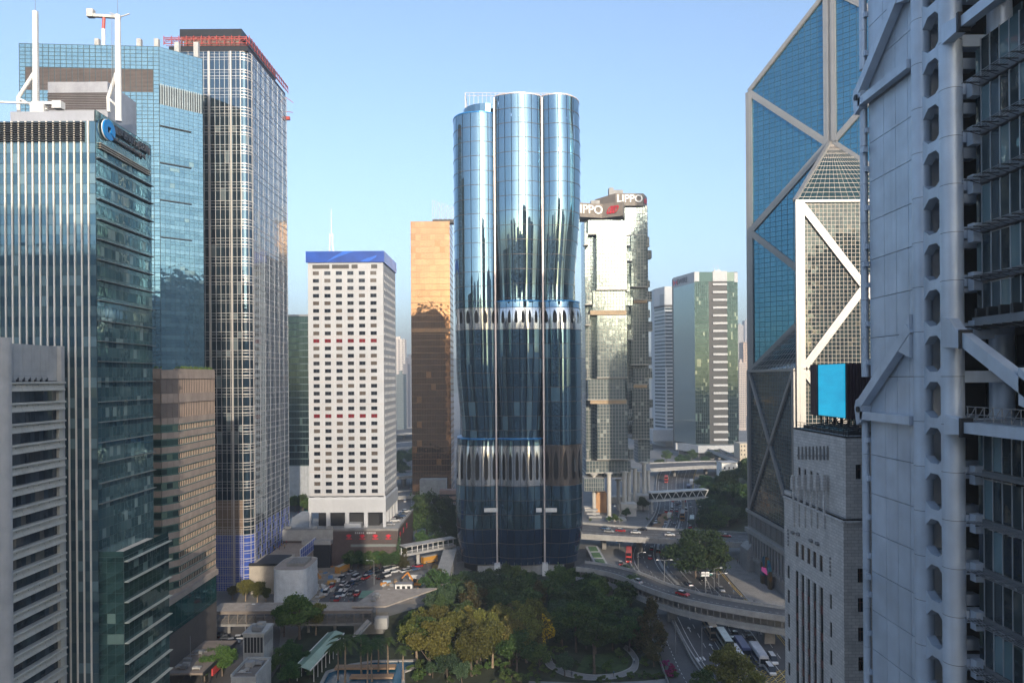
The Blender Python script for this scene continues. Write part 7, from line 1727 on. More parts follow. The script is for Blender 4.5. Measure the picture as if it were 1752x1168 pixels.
    for px, D, py in ((398, 240, 1000), (420, 238, 988), (440, 236, 992), (455, 237, 1003)): tpx('oliveC', px, D, py, 'small tree by the blue film base of the tall tower', 'small trees at the blue base')
    for k, (px, D, py) in enumerate(((500, 186, 1092), (480, 180, 1108), (518, 180, 1112), (462, 178, 1130), (495, 172, 1128), (530, 176, 1140))): tpx('broadB' if k % 2 else 'broadC', px, D, py, 'dark tree beside the vent tower', 'dark trees beside the vent tower')
    for px, D, py in ((362, 182, 1108), (380, 178, 1104), (350, 175, 1122), (388, 184, 1110)): tpx('broadA', px, D, py, 'small street tree in the alley by the brown canopy', 'street trees in the alley', wide=1.1)
    for k, (px, D, py) in enumerate(((730, 335, 842), (760, 340, 848), (712, 330, 872), (745, 322, 880), (768, 325, 872), (722, 312, 905), (752, 306, 908), (772, 303, 900), (700, 300, 930))): tpx(('broadB', 'banyan', 'broadC')[k % 3], px, D, py, KIND[('broadB', 'banyan', 'broadC')[k % 3]] + ' big tree beside the curved tower', KIND[('broadB', 'banyan', 'broadC')[k % 3]] + ' trees beside the curved tower', wide=.95 if k % 3 != 1 else .6)
    for k in range(9): tpx(('broadC', 'broadB', 'broadA')[k % 3], 602 + k * 10.5, 276 + (k % 3) * 2, 940 + (k * 7 % 5), KIND[('broadC', 'broadB', 'broadA')[k % 3]] + ' street tree before the brown podium', KIND[('broadC', 'broadB', 'broadA')[k % 3]] + ' podium street trees', wide=1.05)
    tpx('spire', 683, 281, 905, 'tall dark pointed tree at the podium corner'); tpx('conifer', 691, 276, 922, 'brown pointed tree near the pale footbridge', wide=.8)
    for px, D, py in ((505, 398, 846), (518, 396, 843), (527, 392, 849)): tpx('broadA', px, D, py, 'tree behind the parked cars by the tall tower', 'trees behind the parked cars')
    # slope on the right
    rnd = random.Random(8); n = 0
    while n < 46:
        px = rnd.uniform(1200, 1285); D = rnd.uniform(335, 470); x = (px - CX) * D / FPX
        h0 = max(0, min(1, (x - .292 * D - 1) / 22)) * max(0, min(1, (D - 325) / 60)) * 15
        tree(('broadB', 'broadC', 'broadA', 'broadD')[n % 4], x, D, rnd.uniform(8, 13), KIND[('broadB', 'broadC', 'broadA', 'broadD')[n % 4]] + ' tree on the wooded slope', KIND[('broadB', 'broadC', 'broadA', 'broadD')[n % 4]] + ' slope trees', h0 - .5, 1.15); n += 1
    for k in range(16): px = rnd.uniform(1125, 1285); D = rnd.uniform(540, 620); x = (px - CX) * D / FPX; tree(('broadB', 'broadC')[k % 2], x, D, rnd.uniform(8, 12), 'distant tree around the white podium', 'distant trees round the white podium')
    for k in range(14): px = rnd.uniform(672, 706); D = rnd.uniform(480, 700); x = (px - CX) * D / FPX; tree(('broadB', 'broadC')[k % 2], x, D, rnd.uniform(7, 11), 'distant tree in the gap beside the golden tower', 'distant trees by the golden tower')
    for px, D, py in ((1042, 362, 880), (1052, 360, 876), (1062, 362, 884), (1072, 372, 866), (1082, 385, 858), (1100, 392, 846), (1010, 365, 884)): tpx('broadA', px, D, py + 2, 'terrace tree at the foot of the twin towers', 'terrace trees at the twin towers', wide=1.0)
    # palms and shrubs
    for px, D, py, key, lb in ((590, 172, 1092, 'palmA', 'large drooping palm beside the pool'), (578, 175, 1102, 'palmA', 'second drooping palm behind the large one'), (618, 178, 1090, 'palmB', 'slim palm with upright fronds by the pool deck'), (636, 174, 1098, 'palmA', 'dark drooping palm among the slim pool palms'), (647, 180, 1092, 'palmB', 'slim palm next to the dark drooping palm'), (663, 178, 1094, 'palmC', 'tall slim palm with sunlit head by the pool'), (690, 174, 1108, 'palmC', 'lone fan-headed palm at the end of the pool'), (628, 172, 1108, 'palmB', 'short slim palm in front of the pool palms'), (787, 197, 1036, 'palmB', 'bare-trunked palm poking out of the sunlit row'), (868, 236, 978, 'palmB', 'small palm at the foot of the curved tower'), (945, 222, 1000, 'palmA', 'dark palm inside the dense grove'), (1020, 235, 985, 'palmC', 'small palm at the right end of the grove'), (1078, 380, 866, 'palmA', 'palm on the terrace of the twin towers')): tpx(key, px, D, py, lb, name='palm_tree', cat='palm')
    rnd = random.Random(21)
    for k in range(34):
        u = rnd.random(); i = int(u * 39); p = pth.p(i, -.35 - rnd.random() * .9 if k % 2 else 1.4 + rnd.random() * 2.0, 0); tree('shrub', p.x, p.y, rnd.uniform(.9, 2.4), 'low green shrub beside the curved park path', 'shrubs beside the park path', name='shrub', cat='shrub')
    for px, py in ((1150, 1150), (1138, 1142), (1145, 1158)): p = G(px, py); tree('bush_pink', p.x, p.y, 2.4, 'pink flowering bush at the corner of the park', 'pink bushes at the park corner', name='shrub', cat='shrub')
    for k in range(18): p = G(1090 + k * 4, 1160 - abs(k - 8) * .4); tree('shrub', p.x, p.y + rnd.uniform(-1, 1), rnd.uniform(.8, 1.4), 'clipped green shrub along the park corner hedge', 'hedge shrubs at the park corner', name='shrub', cat='shrub')
    for k in range(40): px = rnd.uniform(700, 930); p = G(px, rnd.uniform(1135, 1172)); tree('shrub', p.x, p.y, rnd.uniform(1.2, 3.0), 'undergrowth shrub beneath the sunlit tree row', 'undergrowth below the sunlit row', name='shrub', cat='shrub')
    for k in range(14): px = 1125 + k * 11; p = G(px, rnd.uniform(905, 915)); tree('shrub', p.x, p.y + 25, rnd.uniform(1.2, 2.4), 'roadside shrub along the straight flyover', 'roadside shrubs by the flyover', name='shrub', cat='shrub')
trees()
# ================================================================ vehicles
TYRE = solid('tyre', (.015, .015, .016), .8, streak=False); RIM = solid('wheel_rim', (.35, .35, .36), .35, .7, streak=False); VGL = glass('vehicle_glass', (.012, .016, .02), (.03, .035, .04), .25, .04, 0, wave=0); HL = solid('headlamp', (.7, .7, .68), .15, streak=False); TL = solid('tail_lamp', (.45, .02, .015), .2, streak=False)
VP = {}
def wheels(t, L, W, r, ax):
    for x in ax:
        for s in (-1, 1):
            b = MB(); b.tube([(x, s * (W / 2 - .2), r), (x, s * (W / 2 + .02), r)], r, 12); w = b.build('wheel', TYRE, t); b = MB(); b.tube([(x, s * (W / 2 + .0), r), (x, s * (W / 2 + .035), r)], r * .6, 10); b.build('rim', RIM, w)
def loft(b, secs, m=0):
    """sections: list of (x, half width, z) rings"""
    b.grid(secs, m, True); b.face(secs[0][::-1], m); b.face(secs[-1], m)
def make_car(key, col, roof=None, van=False, L=4.5, W=1.78, H=1.48):
    t = thing('car', (0, 0, -500), 'prototype of a car', 'car'); paint = solid('paint_' + key, col, .25, .15, var=.04, streak=False)
    prof = [(-.5, .34, .62, .93), (-.485, .25, .80, .97), (-.36, .22, .92, 1.0), (-.1, .22, .95, 1.0), (.18, .22, .95, 1.0), (.36, .22, .86, 1.0), (.47, .24, .72, .95), (.5, .36, .60, .85)] if not van else [(-.5, .3, 1.0, .96), (-.48, .25, 1.12, 1.0), (0, .22, 1.15, 1.0), (.3, .22, 1.1, 1.0), (.44, .24, .95, .97), (.5, .34, .75, .9)]
    b = MB(); secs = []
    for x, z0, z1, w in prof: hw = W / 2 * w; secs.append([Vector((x * L, y, z)) for y, z in ((-hw * .9, z0), (-hw, z0 + .14), (-hw, z1 - .16), (-hw * .9, z1), (hw * .9, z1), (hw, z1 - .16), (hw, z0 + .14), (hw * .9, z0))])
    loft(b, [s_[::-1] for s_ in secs]); b.build('body', paint, t)
    cab = [(-.42, .92, .92, .80), (-.30, .92, H - .03, .74), (-.05, .95, H, .76), (.08, .95, H - .03, .75), (.25, .93, .94, .80)] if not van else [(-.49, 1.1, 1.12, .95), (-.47, 1.1, H, .86), (.1, 1.1, H, .88), (.22, 1.05, H - .06, .86), (.40, 1.0, 1.02, .9)]
    b = MB(); secs = []
    for x, z0, z1, w in cab: hw = W / 2 * w; secs.append([Vector((x * L, y, z)) for y, z in ((-W / 2 * .93, z0 - .05), (-hw, max(z0, z1 - .05)), (-hw * .82, z1), (hw * .82, z1), (hw, max(z0, z1 - .05)), (W / 2 * .93, z0 - .05))])
    loft(b, [s_[::-1] for s_ in secs]); b.build('window_glass', VGL, t)
    a0, a1 = (cab[1][0] + .02, cab[-2][0] - .01); b = MB(); hw = W / 2 * .70; b.hexa([(a0 * L, -hw, H - .02), (a1 * L, -hw, H - .02), (a1 * L, hw, H - .02), (a0 * L, hw, H - .02), (a0 * L + .1, -hw * .94, H + .035), (a1 * L - .1, -hw * .94, H + .025), (a1 * L - .1, hw * .94, H + .025), (a0 * L + .1, hw * .94, H + .035)]); b.build('roof', solid('paint_roof_' + key, roof, .3, .1, streak=False) if roof else paint, t)
    wheels(t, L, W, .31, (-.29 * L, .30 * L))
    for s in (-1, 1):
        z = .62 if not van else .75; b = MB(); b.box(L * .485, L * .503, s * W * .33 - .16, s * W * .33 + .16, z - .08, z + .06); b.build('headlight', HL, t); b = MB(); b.box(-L * .506, -L * .49, s * W * .36 - .14, s * W * .36 + .14, .72, .86); b.build('tail_light', TL, t)
    kids_of(t); VP[key] = t
def make_bus(key, col, col2, L=11.5, W=2.5, H=4.3, decks=2, roof=None, truck=False):
    t = thing('bus', (0, 0, -500), 'prototype of a bus', 'bus'); paint = solid('bus_' + key, col, .3, .05, var=.04, streak=False)
    b = MB(); secs = []; hw = W / 2
    for x, k in ((-.5, .94), (-.49, 1), (.47, 1), (.5, .93)): secs.append([Vector((x * L, y * k, z)) for y, z in ((-hw, .35), (-hw, H - .25), (-hw * .88, H), (hw * .88, H), (hw, H - .25), (hw, .35))])
    loft(b, [s_[::-1] for s_ in secs]); b.build('body', paint, t)
    b = MB(); b.box(-L * .485, L * .46, -hw * .84, hw * .84, H - .01, H + .06); b.build('roof', solid('bus_roof_' + key, roof or col, .4, streak=False), t)
    if not truck:
        for d in range(decks):
            z0 = 1.25 + d * 1.95
            for s in (-1, 1):
                n = max(3, int(L / 1.5))
                for k in range(n): x0 = -L * .47 + L * .92 * k / n; b = MB(); b.box(x0 + .05, x0 + L * .92 / n - .05, s * hw - .02 if s < 0 else hw - .03, s * hw + .03 if s > 0 else -hw + .03, z0, z0 + .95) if False else b.box(x0 + .05, x0 + L * .92 / n - .05, min(s * (hw - .05), s * (hw + .025)), max(s * (hw - .05), s * (hw + .025)), z0, z0 + .95); b.build('window', VGL, t)
            b = MB(); b.box(L * .49, L * .506, -hw * .85, hw * .85, z0 - .15, z0 + 1.1); b.build('windscreen', VGL, t)
    else: b = MB(); b.box(L * .49, L * .506, -hw * .85, hw * .85, 1.2, 2.1); b.build('windscreen', VGL, t)
    b = MB(); z1 = 1.15 if decks == 1 else 2.35; b.box(-L * .48, L * .45, -hw - .018, hw + .018, z1 - .25, z1 + .3 if decks == 2 else z1); b.build('stripe', solid('bus_stripe_' + key, col2, .4, streak=False), t)
    wheels(t, L, W, .46, (-.30 * L, .31 * L))
    for s in (-1, 1): b = MB(); b.box(L * .495, L * .508, s * hw * .7 - .2, s * hw * .7 + .2, .7, .9); b.build('headlight', HL, t); b = MB(); b.box(-L * .506, -L * .495, s * hw * .75 - .15, s * hw * .75 + .15, .9, 1.2); b.build('tail_light', TL, t)
    kids_of(t); VP[key] = t
make_car('taxi', (.42, .025, .025), (.62, .60, .57)); make_car('white', (.66, .66, .65)); make_car('black', (.012, .012, .014)); make_car('silver', (.36, .37, .38)); make_car('blue', (.05, .10, .20)); make_car('grey', (.12, .125, .13)); make_car('teal', (.05, .22, .20))
make_car('van', (.68, .68, .67), None, True, 5.0, 1.85, 2.1); make_car('van_dark', (.06, .065, .07), None, True, 4.9, 1.85, 2.0); make_car('greentop', (.58, .58, .55), (.10, .25, .16), True, 6.2, 2.0, 2.5)
make_bus('red_bus', (.50, .05, .045), (.70, .42, .04), H=4.3); make_bus('green_bus', (.10, .13, .11), (.55, .55, .52), roof=(.55, .60, .57)); make_bus('gold_bus', (.20, .15, .10), (.35, .25, .12), roof=(.42, .35, .26)); make_bus('orange_bus', (.45, .20, .05), (.20, .20, .22), roof=(.3, .3, .3)); make_bus('coach', (.55, .55, .56), (.10, .12, .25), 10.5, 2.5, 3.1, 1, (.5, .5, .52)); make_bus('blue_coach', (.05, .07, .16), (.35, .37, .42), 9.5, 2.5, 3.0, 1, (.16, .18, .26)); make_bus('white_coach', (.62, .62, .62), (.45, .05, .05), 10.5, 2.5, 3.1, 1); make_bus('lorry', (.50, .25, .04), (.25, .25, .25), 7, 2.3, 2.9, 1, (.45, .45, .43), True); make_bus('minibus', (.60, .58, .50), (.08, .20, .12), 6.6, 2.1, 2.7, 1)
NAMES = {'van': 'van', 'van_dark': 'van', 'greentop': 'van', 'red_bus': 'bus', 'green_bus': 'bus', 'gold_bus': 'bus', 'orange_bus': 'bus', 'coach': 'coach', 'blue_coach': 'coach', 'white_coach': 'coach', 'lorry': 'lorry', 'minibus': 'minibus', 'taxi': 'taxi'}
ADJ = {'taxi': 'red taxi with pale roof', 'white': 'white car', 'black': 'black car', 'silver': 'silver car', 'blue': 'dark blue car', 'grey': 'dark grey car', 'teal': 'teal car', 'van': 'white van', 'van_dark': 'dark van', 'greentop': 'white van with green roof', 'red_bus': 'red double-decker bus with yellow stripe', 'green_bus': 'dark double-decker bus with pale green roof', 'gold_bus': 'brown double-decker bus with pale brown roof', 'orange_bus': 'orange double-decker bus', 'coach': 'silver coach', 'blue_coach': 'dark blue coach', 'white_coach': 'white coach with red stripe', 'lorry': 'orange lorry', 'minibus': 'cream minibus'}
def car(key, p, ang, where, z=0.0):
    nm = NAMES.get(key, 'car'); lab = ADJ[key] + ' ' + where; c = copy_tree(VP[key]); c.name = nm; c['label'] = lab; c['category'] = nm; c['group'] = lab
    c.matrix_basis = Matrix.Translation((p[0], p[1], z + .012)) @ Matrix.Rotation(ang, 4, 'Z'); return c
def on(strip, u, t, key, where, rev=False, z=0.0): p, a = strip.at(u, t); return car(key, p, a + (math.pi if rev else 0), where, z)
def near_u(strip, px, py, z=0.0):
    g = G(px, py, z); best = (1e9, 0, 0)
    for i in range(strip.n + 1):
        for k in range(-2, 45): q = strip.p(i, k / 40, 0); d = (q.x - g.x) ** 2 + (q.y - g.y) ** 2; best = min(best, (d, i, k / 40))
    i = min(best[1], strip.n - 1); a, b_ = strip.p(i, best[2], 0), strip.p(i + 1, best[2], 0); return g, math.atan2(b_.y - a.y, b_.x - a.x)
def onpx(strip, px, py, key, where, rev=False, z=0.0): g, a = near_u(strip, px, py, z); return car(key, g, a + (math.pi if rev else 0), where, z)
def traffic():
    w = 'on the road between the two flyovers'
    for px, py, key in ((1076, 957, 'red_bus'), (1062, 966, 'taxi'), (1067, 978, 'van'), (1083, 982, 'taxi'), (1112, 955, 'taxi'), (1115, 940, 'taxi')): onpx(main, px, py, key, w, px < 1090)
    onpx(main, 1214, 982, 'teal', 'at the kerb beside the plaza', True)
    w = 'waiting in line below the curved flyover'
    for px, py, key in ((1215, 1085, 'gold_bus'), (1240, 1110, 'green_bus'), (1262, 1132, 'white_coach'), (1247, 1070, 'grey'), (1258, 1088, 'black'), (1254, 1098, 'silver'), (1270, 1115, 'blue_coach'), (1284, 1095, 'black'), (1298, 1128, 'coach'), (1322, 1132, 'van'), (1318, 1150, 'van'), (1228, 1062, 'black'), (1276, 1078, 'silver')): onpx(main, px, py, key, w, True)
    w = 'driving on the straight flyover'
    for px, py, key in ((1042, 910, 'silver'), (1062, 909, 'taxi'), (1088, 912, 'white'), (1099, 907, 'black'), (1146, 916, 'white'), (1242, 918, 'taxi'), (1036, 905, 'blue'), (1205, 912, 'grey')): onpx(XB, px, py, key, w, px % 2 > 0, 7.52)
    onpx(FLY, 1168, 1018, 'taxi', 'driving on the curved flyover', False, 9.04); onpx(FLY, 1090, 996, 'silver', 'driving on the curved flyover', True, 9.04)
    w = 'on the road in front of the twin towers'
    for k, (px, py, key) in enumerate(((1145, 886, 'minibus'), (1139, 896, 'silver'), (1122, 890, 'grey'), (1115, 898, 'black'), (1140, 876, 'taxi'), (1149, 875, 'taxi'), (1158, 875, 'taxi'), (1164, 869, 'silver'), (1151, 858, 'taxi'), (1163, 862, 'black'), (1170, 857, 'taxi'), (1168, 888, 'orange_bus'), (1184, 898, 'green_bus'), (1155, 896, 'grey'), (1160, 852, 'taxi'), (1140, 824, 'red_bus'), (1183, 828, 'coach'), (1178, 836, 'blue_coach'), (1192, 834, 'white'))): onpx(main, px, py, key, w, k % 2 > 0)
    w = 'in the queue of traffic by the work site'
    for k, (px, py, key) in enumerate(((577, 1018, 'black'), (588, 1018, 'white'), (580, 1008, 'black'), (594, 1008, 'silver'), (588, 1000, 'white'), (602, 1000, 'blue'), (610, 990, 'van'), (625, 990, 'taxi'), (613, 997, 'grey'), (648, 984, 'van_dark'), (632, 982, 'black'), (660, 977, 'van'), (675, 979, 'white'), (640, 976, 'black'), (700, 974, 'taxi'), (714, 970, 'taxi'), (735, 962, 'lorry'), (690, 966, 'black'), (570, 1026, 'grey'), (600, 1016, 'grey'), (586, 978, 'lorry'), (720, 962, 'van_dark'))): onpx(side, px, py, key, w, k % 2 > 0)
    rr = random.Random(40)
    for k in range(22): onpx(side, rr.uniform(585, 700), rr.uniform(972, 1024), ('black', 'white', 'grey', 'taxi', 'silver', 'van', 'blue')[k % 7], w, k % 2 > 0) if False else on(side, rr.uniform(.08, .62), (.12, .5, .88)[k % 3], ('black', 'white', 'grey', 'taxi', 'silver', 'van', 'blue')[k % 7], w, k % 2 > 0)
    for k in range(20): on(main, .12 + .03 * (k % 7) + .02 * rr.random() + (.28 if k > 9 else 0), (.12, .36, .47, .67, .78)[k % 5], ('taxi', 'white', 'silver', 'black', 'van', 'grey', 'taxi')[k % 7], 'moving along the main road', k % 2 > 0)
    w = 'parked on the podium roof deck'
    for k, (px, py, key) in enumerate(((667, 899, 'silver'), (676, 893, 'white'), (681, 888, 'black'), (686, 885, 'blue'), (690, 881, 'grey'), (694, 877, 'white'))): car(key, G(px, py, 14.1), .15 * k, w, zat(906, 283, 630) - .3)
    w = 'parked in the yard beside the white tower'
    for k, (px, py, key) in enumerate(((504, 900, 'blue'), (512, 893, 'grey'), (520, 886, 'blue'), (507, 885, 'silver'), (516, 878, 'blue'), (523, 897, 'blue'), (500, 892, 'black'), (524, 875, 'teal'))): car(key, G(px, py), 1.2, w)
    w = 'in the alley by the brown canopy'
    for px, py, key in ((376, 1090, 'black'), (388, 1094, 'grey'), (410, 1094, 'white'), (398, 1100, 'silver')): car(key, G(px, py), .2, w)
    w = 'in the gap between the white and golden towers'
    for px, py, key in ((690, 815, 'taxi'), (700, 836, 'grey'), (705, 845, 'silver'), (693, 858, 'white'), (708, 868, 'taxi')): onpx(far, px, py, key, w)
traffic()
def _purge(o):
    for c in list(o.children): _purge(c)
    bpy.data.objects.remove(o)
for t in list(VP.values()): _purge(t)
# ---------------------------------------------------------------- digger, lamps, signs, people
def excavator():
    p = G(712, 1003); t = thing('excavator', p, 'orange digger with raised folded arm on the work site', 'excavator'); og = solid('digger_orange', (.50, .20, .03), .5); b = MB()
    for s in (-1, 1): b = MB(); b.box(p.x - 1.8, p.x + 1.8, p.y + s * 1.1 - .3, p.y + s * 1.1 + .3, 0, .75); b.build('track', DARK, t)
    b = MB(); b.box(p.x - .6, p.x + 2.0, p.y - 1.2, p.y + 1.2, .9, 2.0); b.build('engine_house', og, t); b = MB(); b.box(p.x - .9, p.x + .3, p.y - 1.2, p.y - .1, 1.6, 3.0); b.build('cab', VGL, t); q = Vector((p.x - .8, p.y + .4, 1.6))
    a, e, c = q, q + Vector((-2.4, 0, 3.6)), q + Vector((-4.6, 0, 1.4)); b = MB(); b.bar(a, e, .45, .6); b.build('boom', og, t); b = MB(); b.bar(e, c, .35, .45); b.build('stick', og, t); b = MB(); b.hexa([c + Vector(v) for v in ((-.6, -.5, -1.0), (.4, -.5, -1.0), (.4, .5, -1.0), (-.6, .5, -1.0), (-.3, -.5, .1), (.3, -.5, .1), (.3, .5, .1), (-.3, .5, .1))]); b.build('bucket', DARK, t)
excavator()
def site_stacks():
    rr = random.Random(12); kinds = [('grey', (.40, .40, .39)), ('timber', (.34, .24, .14)), ('blue', (.10, .20, .36)), ('white', (.60, .60, .58)), ('orange', (.48, .22, .05))]
    for k in range(46):
        px, py = (rr.uniform(540, 572), rr.uniform(968, 1022)) if k % 2 else (rr.uniform(655, 745), rr.uniform(992, 1026)); p = G(px, py); n, c = kinds[k % 5]; b = MB(); a = rr.uniform(0, 3); L_, w, h = rr.uniform(1.0, 3.2), rr.uniform(.6, 1.4), rr.uniform(.3, 1.1)
        d = Vector((math.cos(a), math.sin(a), 0))
        for j in range(3): zz = h * j / 3; b.bar(p - d * L_ / 2 + Z * (zz + h / 6) + d * rr.uniform(-.2, .2), p + d * L_ / 2 + Z * (zz + h / 6), w * (1 - .12 * j), h / 3 - .03)
        tag(b.build('material_stack', solid('stack_' + n, c, .8, streak=False)), 'small %s stack of materials on the work site' % n, 'stack', '%s stacks on the work site' % n)
site_stacks()
def lamp(px, py, h, arms, label, z=0.0, D=None):
    p = G(px, py, z); t = thing('street_lamp', (p.x, p.y, z), label, 'lamp', 'street lamps'); b = MB(); b.tube([(p.x, p.y, z), (p.x, p.y, z + h)], [.13, .08], 8); b.build('pole', STEEL, t)
    for s in arms: b = MB(); b.tube([(p.x, p.y, z + h - .1), (p.x + s * 1.2, p.y, z + h + .25), (p.x + s * 2.6, p.y, z + h + .3)], .06, 6); b.build('arm', STEEL, t); b = MB(); b.hexa([(p.x + s * 2.5 - .5, p.y - .18, z + h + .2), (p.x + s * 2.5 + .5, p.y - .18, z + h + .2), (p.x + s * 2.5 + .5, p.y + .18, z + h + .2), (p.x + s * 2.5 - .5, p.y + .18, z + h + .2), (p.x + s * 2.5 - .4, p.y - .12, z + h + .36), (p.x + s * 2.5 + .4, p.y - .12, z + h + .36), (p.x + s * 2.5 + .4, p.y + .12, z + h + .36), (p.x + s * 2.5 - .4, p.y + .12, z + h + .36)]); b.build('lamp_head', WHITE, t)
for a in ((1137, 1005, 10, (-1, 1), 'tall white lamp post beside the curved flyover'), (1230, 1026, 9, (-1, 1), 'double-armed lamp at the plaza edge'), (1092, 985, 9, (1,), 'single-armed lamp on the median under the curved flyover'), (1201, 1130, 9, (1,), 'lamp over the waiting buses'), (1156, 1120, 9, (), 'bare pole on the park wall by the slip road'), (1222, 1010, 8, (1,), 'lamp by the sign gantry'), (640, 1000, 9, (-1,), 'lamp among the queueing taxis'), (420, 1085, 9, (1,), 'slim pole by the covered footbridge'), (326, 1160, 11, (), 'slim pole beside the bank tower wing'), (1042, 935, 9, (1,), 'lamp by the planted shelter roof'), (1190, 900, 10, (-1, 1), 'double lamp on the far road'), (1110, 905, 9, (1,), 'lamp by the orange earth bank'), (1060, 895, 9, (-1,), 'lamp under the twin towers')): lamp(*a)
def gantry():
    p = G(1207, 1015); t = thing('road_sign', p, 'white road sign panel on a lattice gantry beside the big tree', 'sign'); b = MB(); b.bar((p.x, p.y, 0), (p.x, p.y, 6.5), .25, .25); b.bar((p.x + 2.4, p.y, 0), (p.x, p.y, 6), .2, .2)
    for k in range(6): b.bar((p.x, p.y, k), (p.x + 2.2 * (1 - k / 6), p.y, k + .1), .1, .1)
    b.build('gantry', STEEL, t)
    for k in (0, 1): b = MB(); b.box(p.x - 1.4 + k * 1.5, p.x - .1 + k * 1.5, p.y - .12, p.y - .05, 6.2, 7.8); b.build('panel', WHITE, t); b = MB(); b.box(p.x - 1.25 + k * 1.5, p.x - .25 + k * 1.5, p.y - .15, p.y - .125, 6.9, 7.3); b.build('panel_stripe', STEEL, t)
    p = G(1060, 945); t = thing('road_sign', p, 'blue road sign on a pole by the flyover end', 'sign'); b = MB(); b.tube([(p.x, p.y, 0), (p.x, p.y, 6)], .1, 6); b.build('pole', STEEL, t); b = MB(); b.box(p.x - 1.4, p.x + 1.4, p.y - .1, p.y - .02, 4.4, 6.4); b.build('panel', solid('sign_blue', (.03, .18, .45), .5), t)
gantry()
def person_mesh(seed, shirt, legs):
    rnd = random.Random(seed); V = [(0, 0, .92), (0, 0, 1.15), (0, 0, 1.42), (0, 0, 1.52), (0, .01, 1.66), (.1, .02, .88), (.12, .1 + .1 * rnd.random(), .48), (.12, .02, .06), (.13, .16, .03), (-.1, -.02, .88), (-.12, -.06 * rnd.random(), .48), (-.12, -.14, .06), (-.12, .0, .03), (.2, 0, 1.40), (.25, -.06, 1.12), (.24, .08, .90), (-.2, 0, 1.40), (-.25, .04, 1.12), (-.23, .12, .90)]
    E = [(0, 1), (1, 2), (2, 3), (3, 4), (0, 5), (5, 6), (6, 7), (7, 8), (0, 9), (9, 10), (10, 11), (11, 12), (2, 13), (13, 14), (14, 15), (2, 16), (16, 17), (17, 18)]; Rr = [.15, .14, .15, .055, .105, .095, .065, .05, .04, .095, .065, .05, .04, .065, .05, .035, .065, .05, .035]
    me = bpy.data.meshes.new('body'); me.from_pydata(V, E, []); o = bpy.data.objects.new('person_tmp', me); COL.objects.link(o); sk = o.modifiers.new('s', 'SKIN'); 
    for v, r in zip(me.skin_vertices[0].data, Rr): v.radius = (r, r * .85)
    me.skin_vertices[0].data[0].use_root = True; sb = o.modifiers.new('d', 'SUBSURF'); sb.levels = 1
    dg = bpy.context.evaluated_depsgraph_get(); m2 = bpy.data.meshes.new_from_object(o.evaluated_get(dg)); bpy.data.objects.remove(o); m2.materials.clear()
    for c in ((.32, .2, .14), shirt, legs, (.02, .018, .016)): m2.materials.append(solid('cloth_%.2f_%.2f_%.2f' % c, c, .8, streak=False))
    for p in m2.polygons: z = p.center.z; p.material_index = 3 if z > 1.70 or (z > 1.6 and p.center.y < -.02) else (0 if z > 1.5 else (1 if z > .93 else 2)); p.use_smooth = True
    return m2
PM = [person_mesh(k, c, l) for k, (c, l) in enumerate((((.08, .09, .12), (.03, .03, .04)), ((.5, .5, .48), (.05, .06, .1)), ((.35, .06, .05), (.04, .04, .05)), ((.5, .28, .04), (.1, .1, .12)), ((.06, .12, .2), (.15, .13, .1))))]
PD = ('in a dark jacket', 'in a white top', 'in a red top', 'in an orange vest', 'in a blue top')
def person(px, py, k, where, z=0.0, a=0.0):
    p = G(px, py, z); l = 'person %s %s' % (PD[k], where); link('person', PM[k], None, Matrix.Translation((p.x, p.y, z + .02)) @ Matrix.Rotation(a, 4, 'Z'), label=l, cat='person', group=l)
for k, (px, py) in enumerate(((1250, 1007), (1252, 1010), (1255, 1016), (1268, 1025), (1272, 1028), (1240, 980), (1262, 963), (1265, 966), (1275, 1030), (1247, 1002), (1290, 1034))): person(px, py, (0, 0, 4, 1, 4, 0, 2, 0, 0, 1, 0)[k], 'walking on the paved plaza', 0, k * 1.3)
for k, (px, py) in enumerate(((1296, 1088), (1302, 1090), (1308, 1084), (1311, 1080), (1330, 1098))): person(px, py, (0, 1, 2, 2, 0)[k], 'waiting on the pavement below the curved flyover', 0, k * 2.1)
for k, (px, py) in enumerate(((1295, 1059), (1326, 1062), (1205, 1045), (1140, 1023), (1125, 1018))): person(px, py, (0, 0, 4, 0, 1)[k], 'on the covered walkway of the flyover', 5.3, k)
for k, (px, py) in enumerate(((482, 935), (487, 938), (478, 940), (490, 931), (470, 941), (498, 928))): person(px, py, (3, 3, 2, 2, 3, 0)[k], 'working on the terrace beside the blue hoarding', zat(944, 262, 490) - 1.5, k)
for k, (px, py) in enumerate(((571, 1002), (563, 1008), (575, 1012), (715, 1012), (700, 1016))): person(px, py, (3, 1, 0, 3, 3)[k], 'standing in the work site', 0, k)
for k, (px, py) in enumerate(((336, 1140), (341, 1142), (330, 1126), (424, 1078), (419, 1080))): person(px, py, (1, 1, 0, 0, 0)[k], 'walking in the alley', 0, k)
for k, (px, py) in enumerate(((978, 1158), (1050, 1157), (1085, 1135))): person(px, py, (0, 4, 1)[k], 'strolling on the curved park path', 0, k)
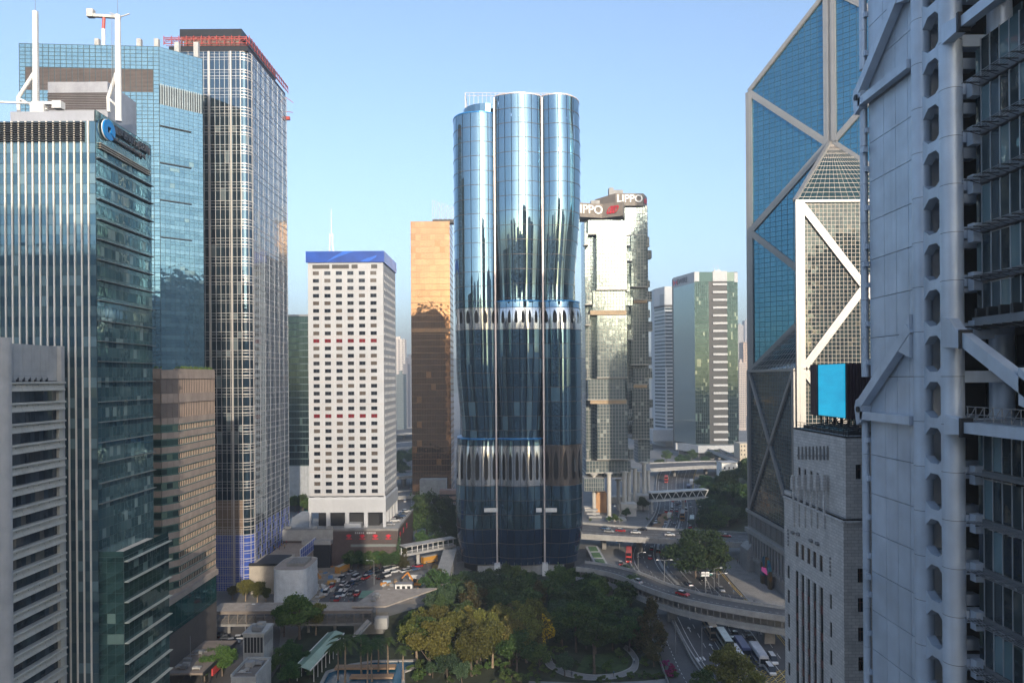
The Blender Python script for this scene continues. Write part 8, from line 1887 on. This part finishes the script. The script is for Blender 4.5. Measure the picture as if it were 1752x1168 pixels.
# ================================================================ unseen blocks, added and sized to shade the street and show in mirror glass
def unseen_blocks():
    spec = [(42, 90, 20, 44, 190), (5, 36, -110, -80, 140), (-60, -36, -60, -28, 160), (-92, -63, -60, -28, 130), (-230, -170, -120, -30, 130), (-150, -100, -190, -120, 110), (-260, -200, -330, -260, 190), (-110, -62, -330, -270, 140), (-60, -14, -330, -280, 120), (0, 40, -330, -280, 125), (60, 100, -420, -370, 140),
            (130, 175, -150, -100, 115), (250, 300, -80, -20, 170), (300, 350, -200, -150, 200), (110, 150, -330, -280, 130), (330, 380, -300, -240, 210), (160, 200, -460, -410, 170), (-180, -130, -470, -410, 210), (-40, 10, -520, -460, 170)]
    cols = [(.52, .51, .49), (.60, .58, .55), (.42, .44, .46), (.55, .52, .48), (.46, .48, .50)]
    for k, (x0, x1, y0, y1, h) in enumerate(spec):
        t = thing('shade_block', ((x0 + x1) / 2, (y0 + y1) / 2, 0), 'plain banded block added out of view to cast shade and reflections', 'building', 'added blocks out of view')
        b = MB(); b.box(x0, x1, y0, y1, 0, h); b.box(x0 + 6, x1 - 6, y0 + 8, y1 - 8, h, h + 6); b.build('wall', solid('back_wall_%d' % (k % 5), cols[k % 5], .8, var=.08), t)
        q = MB(); gl = glass('back_glass', (.02, .03, .04), (.05, .07, .085), .35, .1, .1)
        for fr_, W in ((Fr((x1, y1), (-1, 0)), x1 - x0), (right(x1, y0), y1 - y0)):
            z = 6.0
            while z < h - 5: q.fbox(fr_, 1.5, W - 1.5, z, z + 2.0, .02, .1, 0, False); z += 3.9
        q.build('window_bands', gl, t, kind='stuff')
unseen_blocks()
# ---------------------------------------------------------------- air
def air():
    m = bpy.data.materials.new('haze_air'); m.use_nodes = True; nt = m.node_tree; nt.nodes.clear(); out = nt.nodes.new('ShaderNodeOutputMaterial'); v = nt.nodes.new('ShaderNodeVolumePrincipled')
    v.inputs['Density'].default_value = HAZE; v.inputs['Color'].default_value = (.48, .56, .655, 1); v.inputs['Anisotropy'].default_value = .0
    nt.links.new(v.outputs[0], out.inputs['Volume'])
    b = MB(); b.box(-5000, 5000, -700, 6500, -2.5, 470); o = b.build('haze', m, kind='stuff')
HAZE = 0.00036
air()
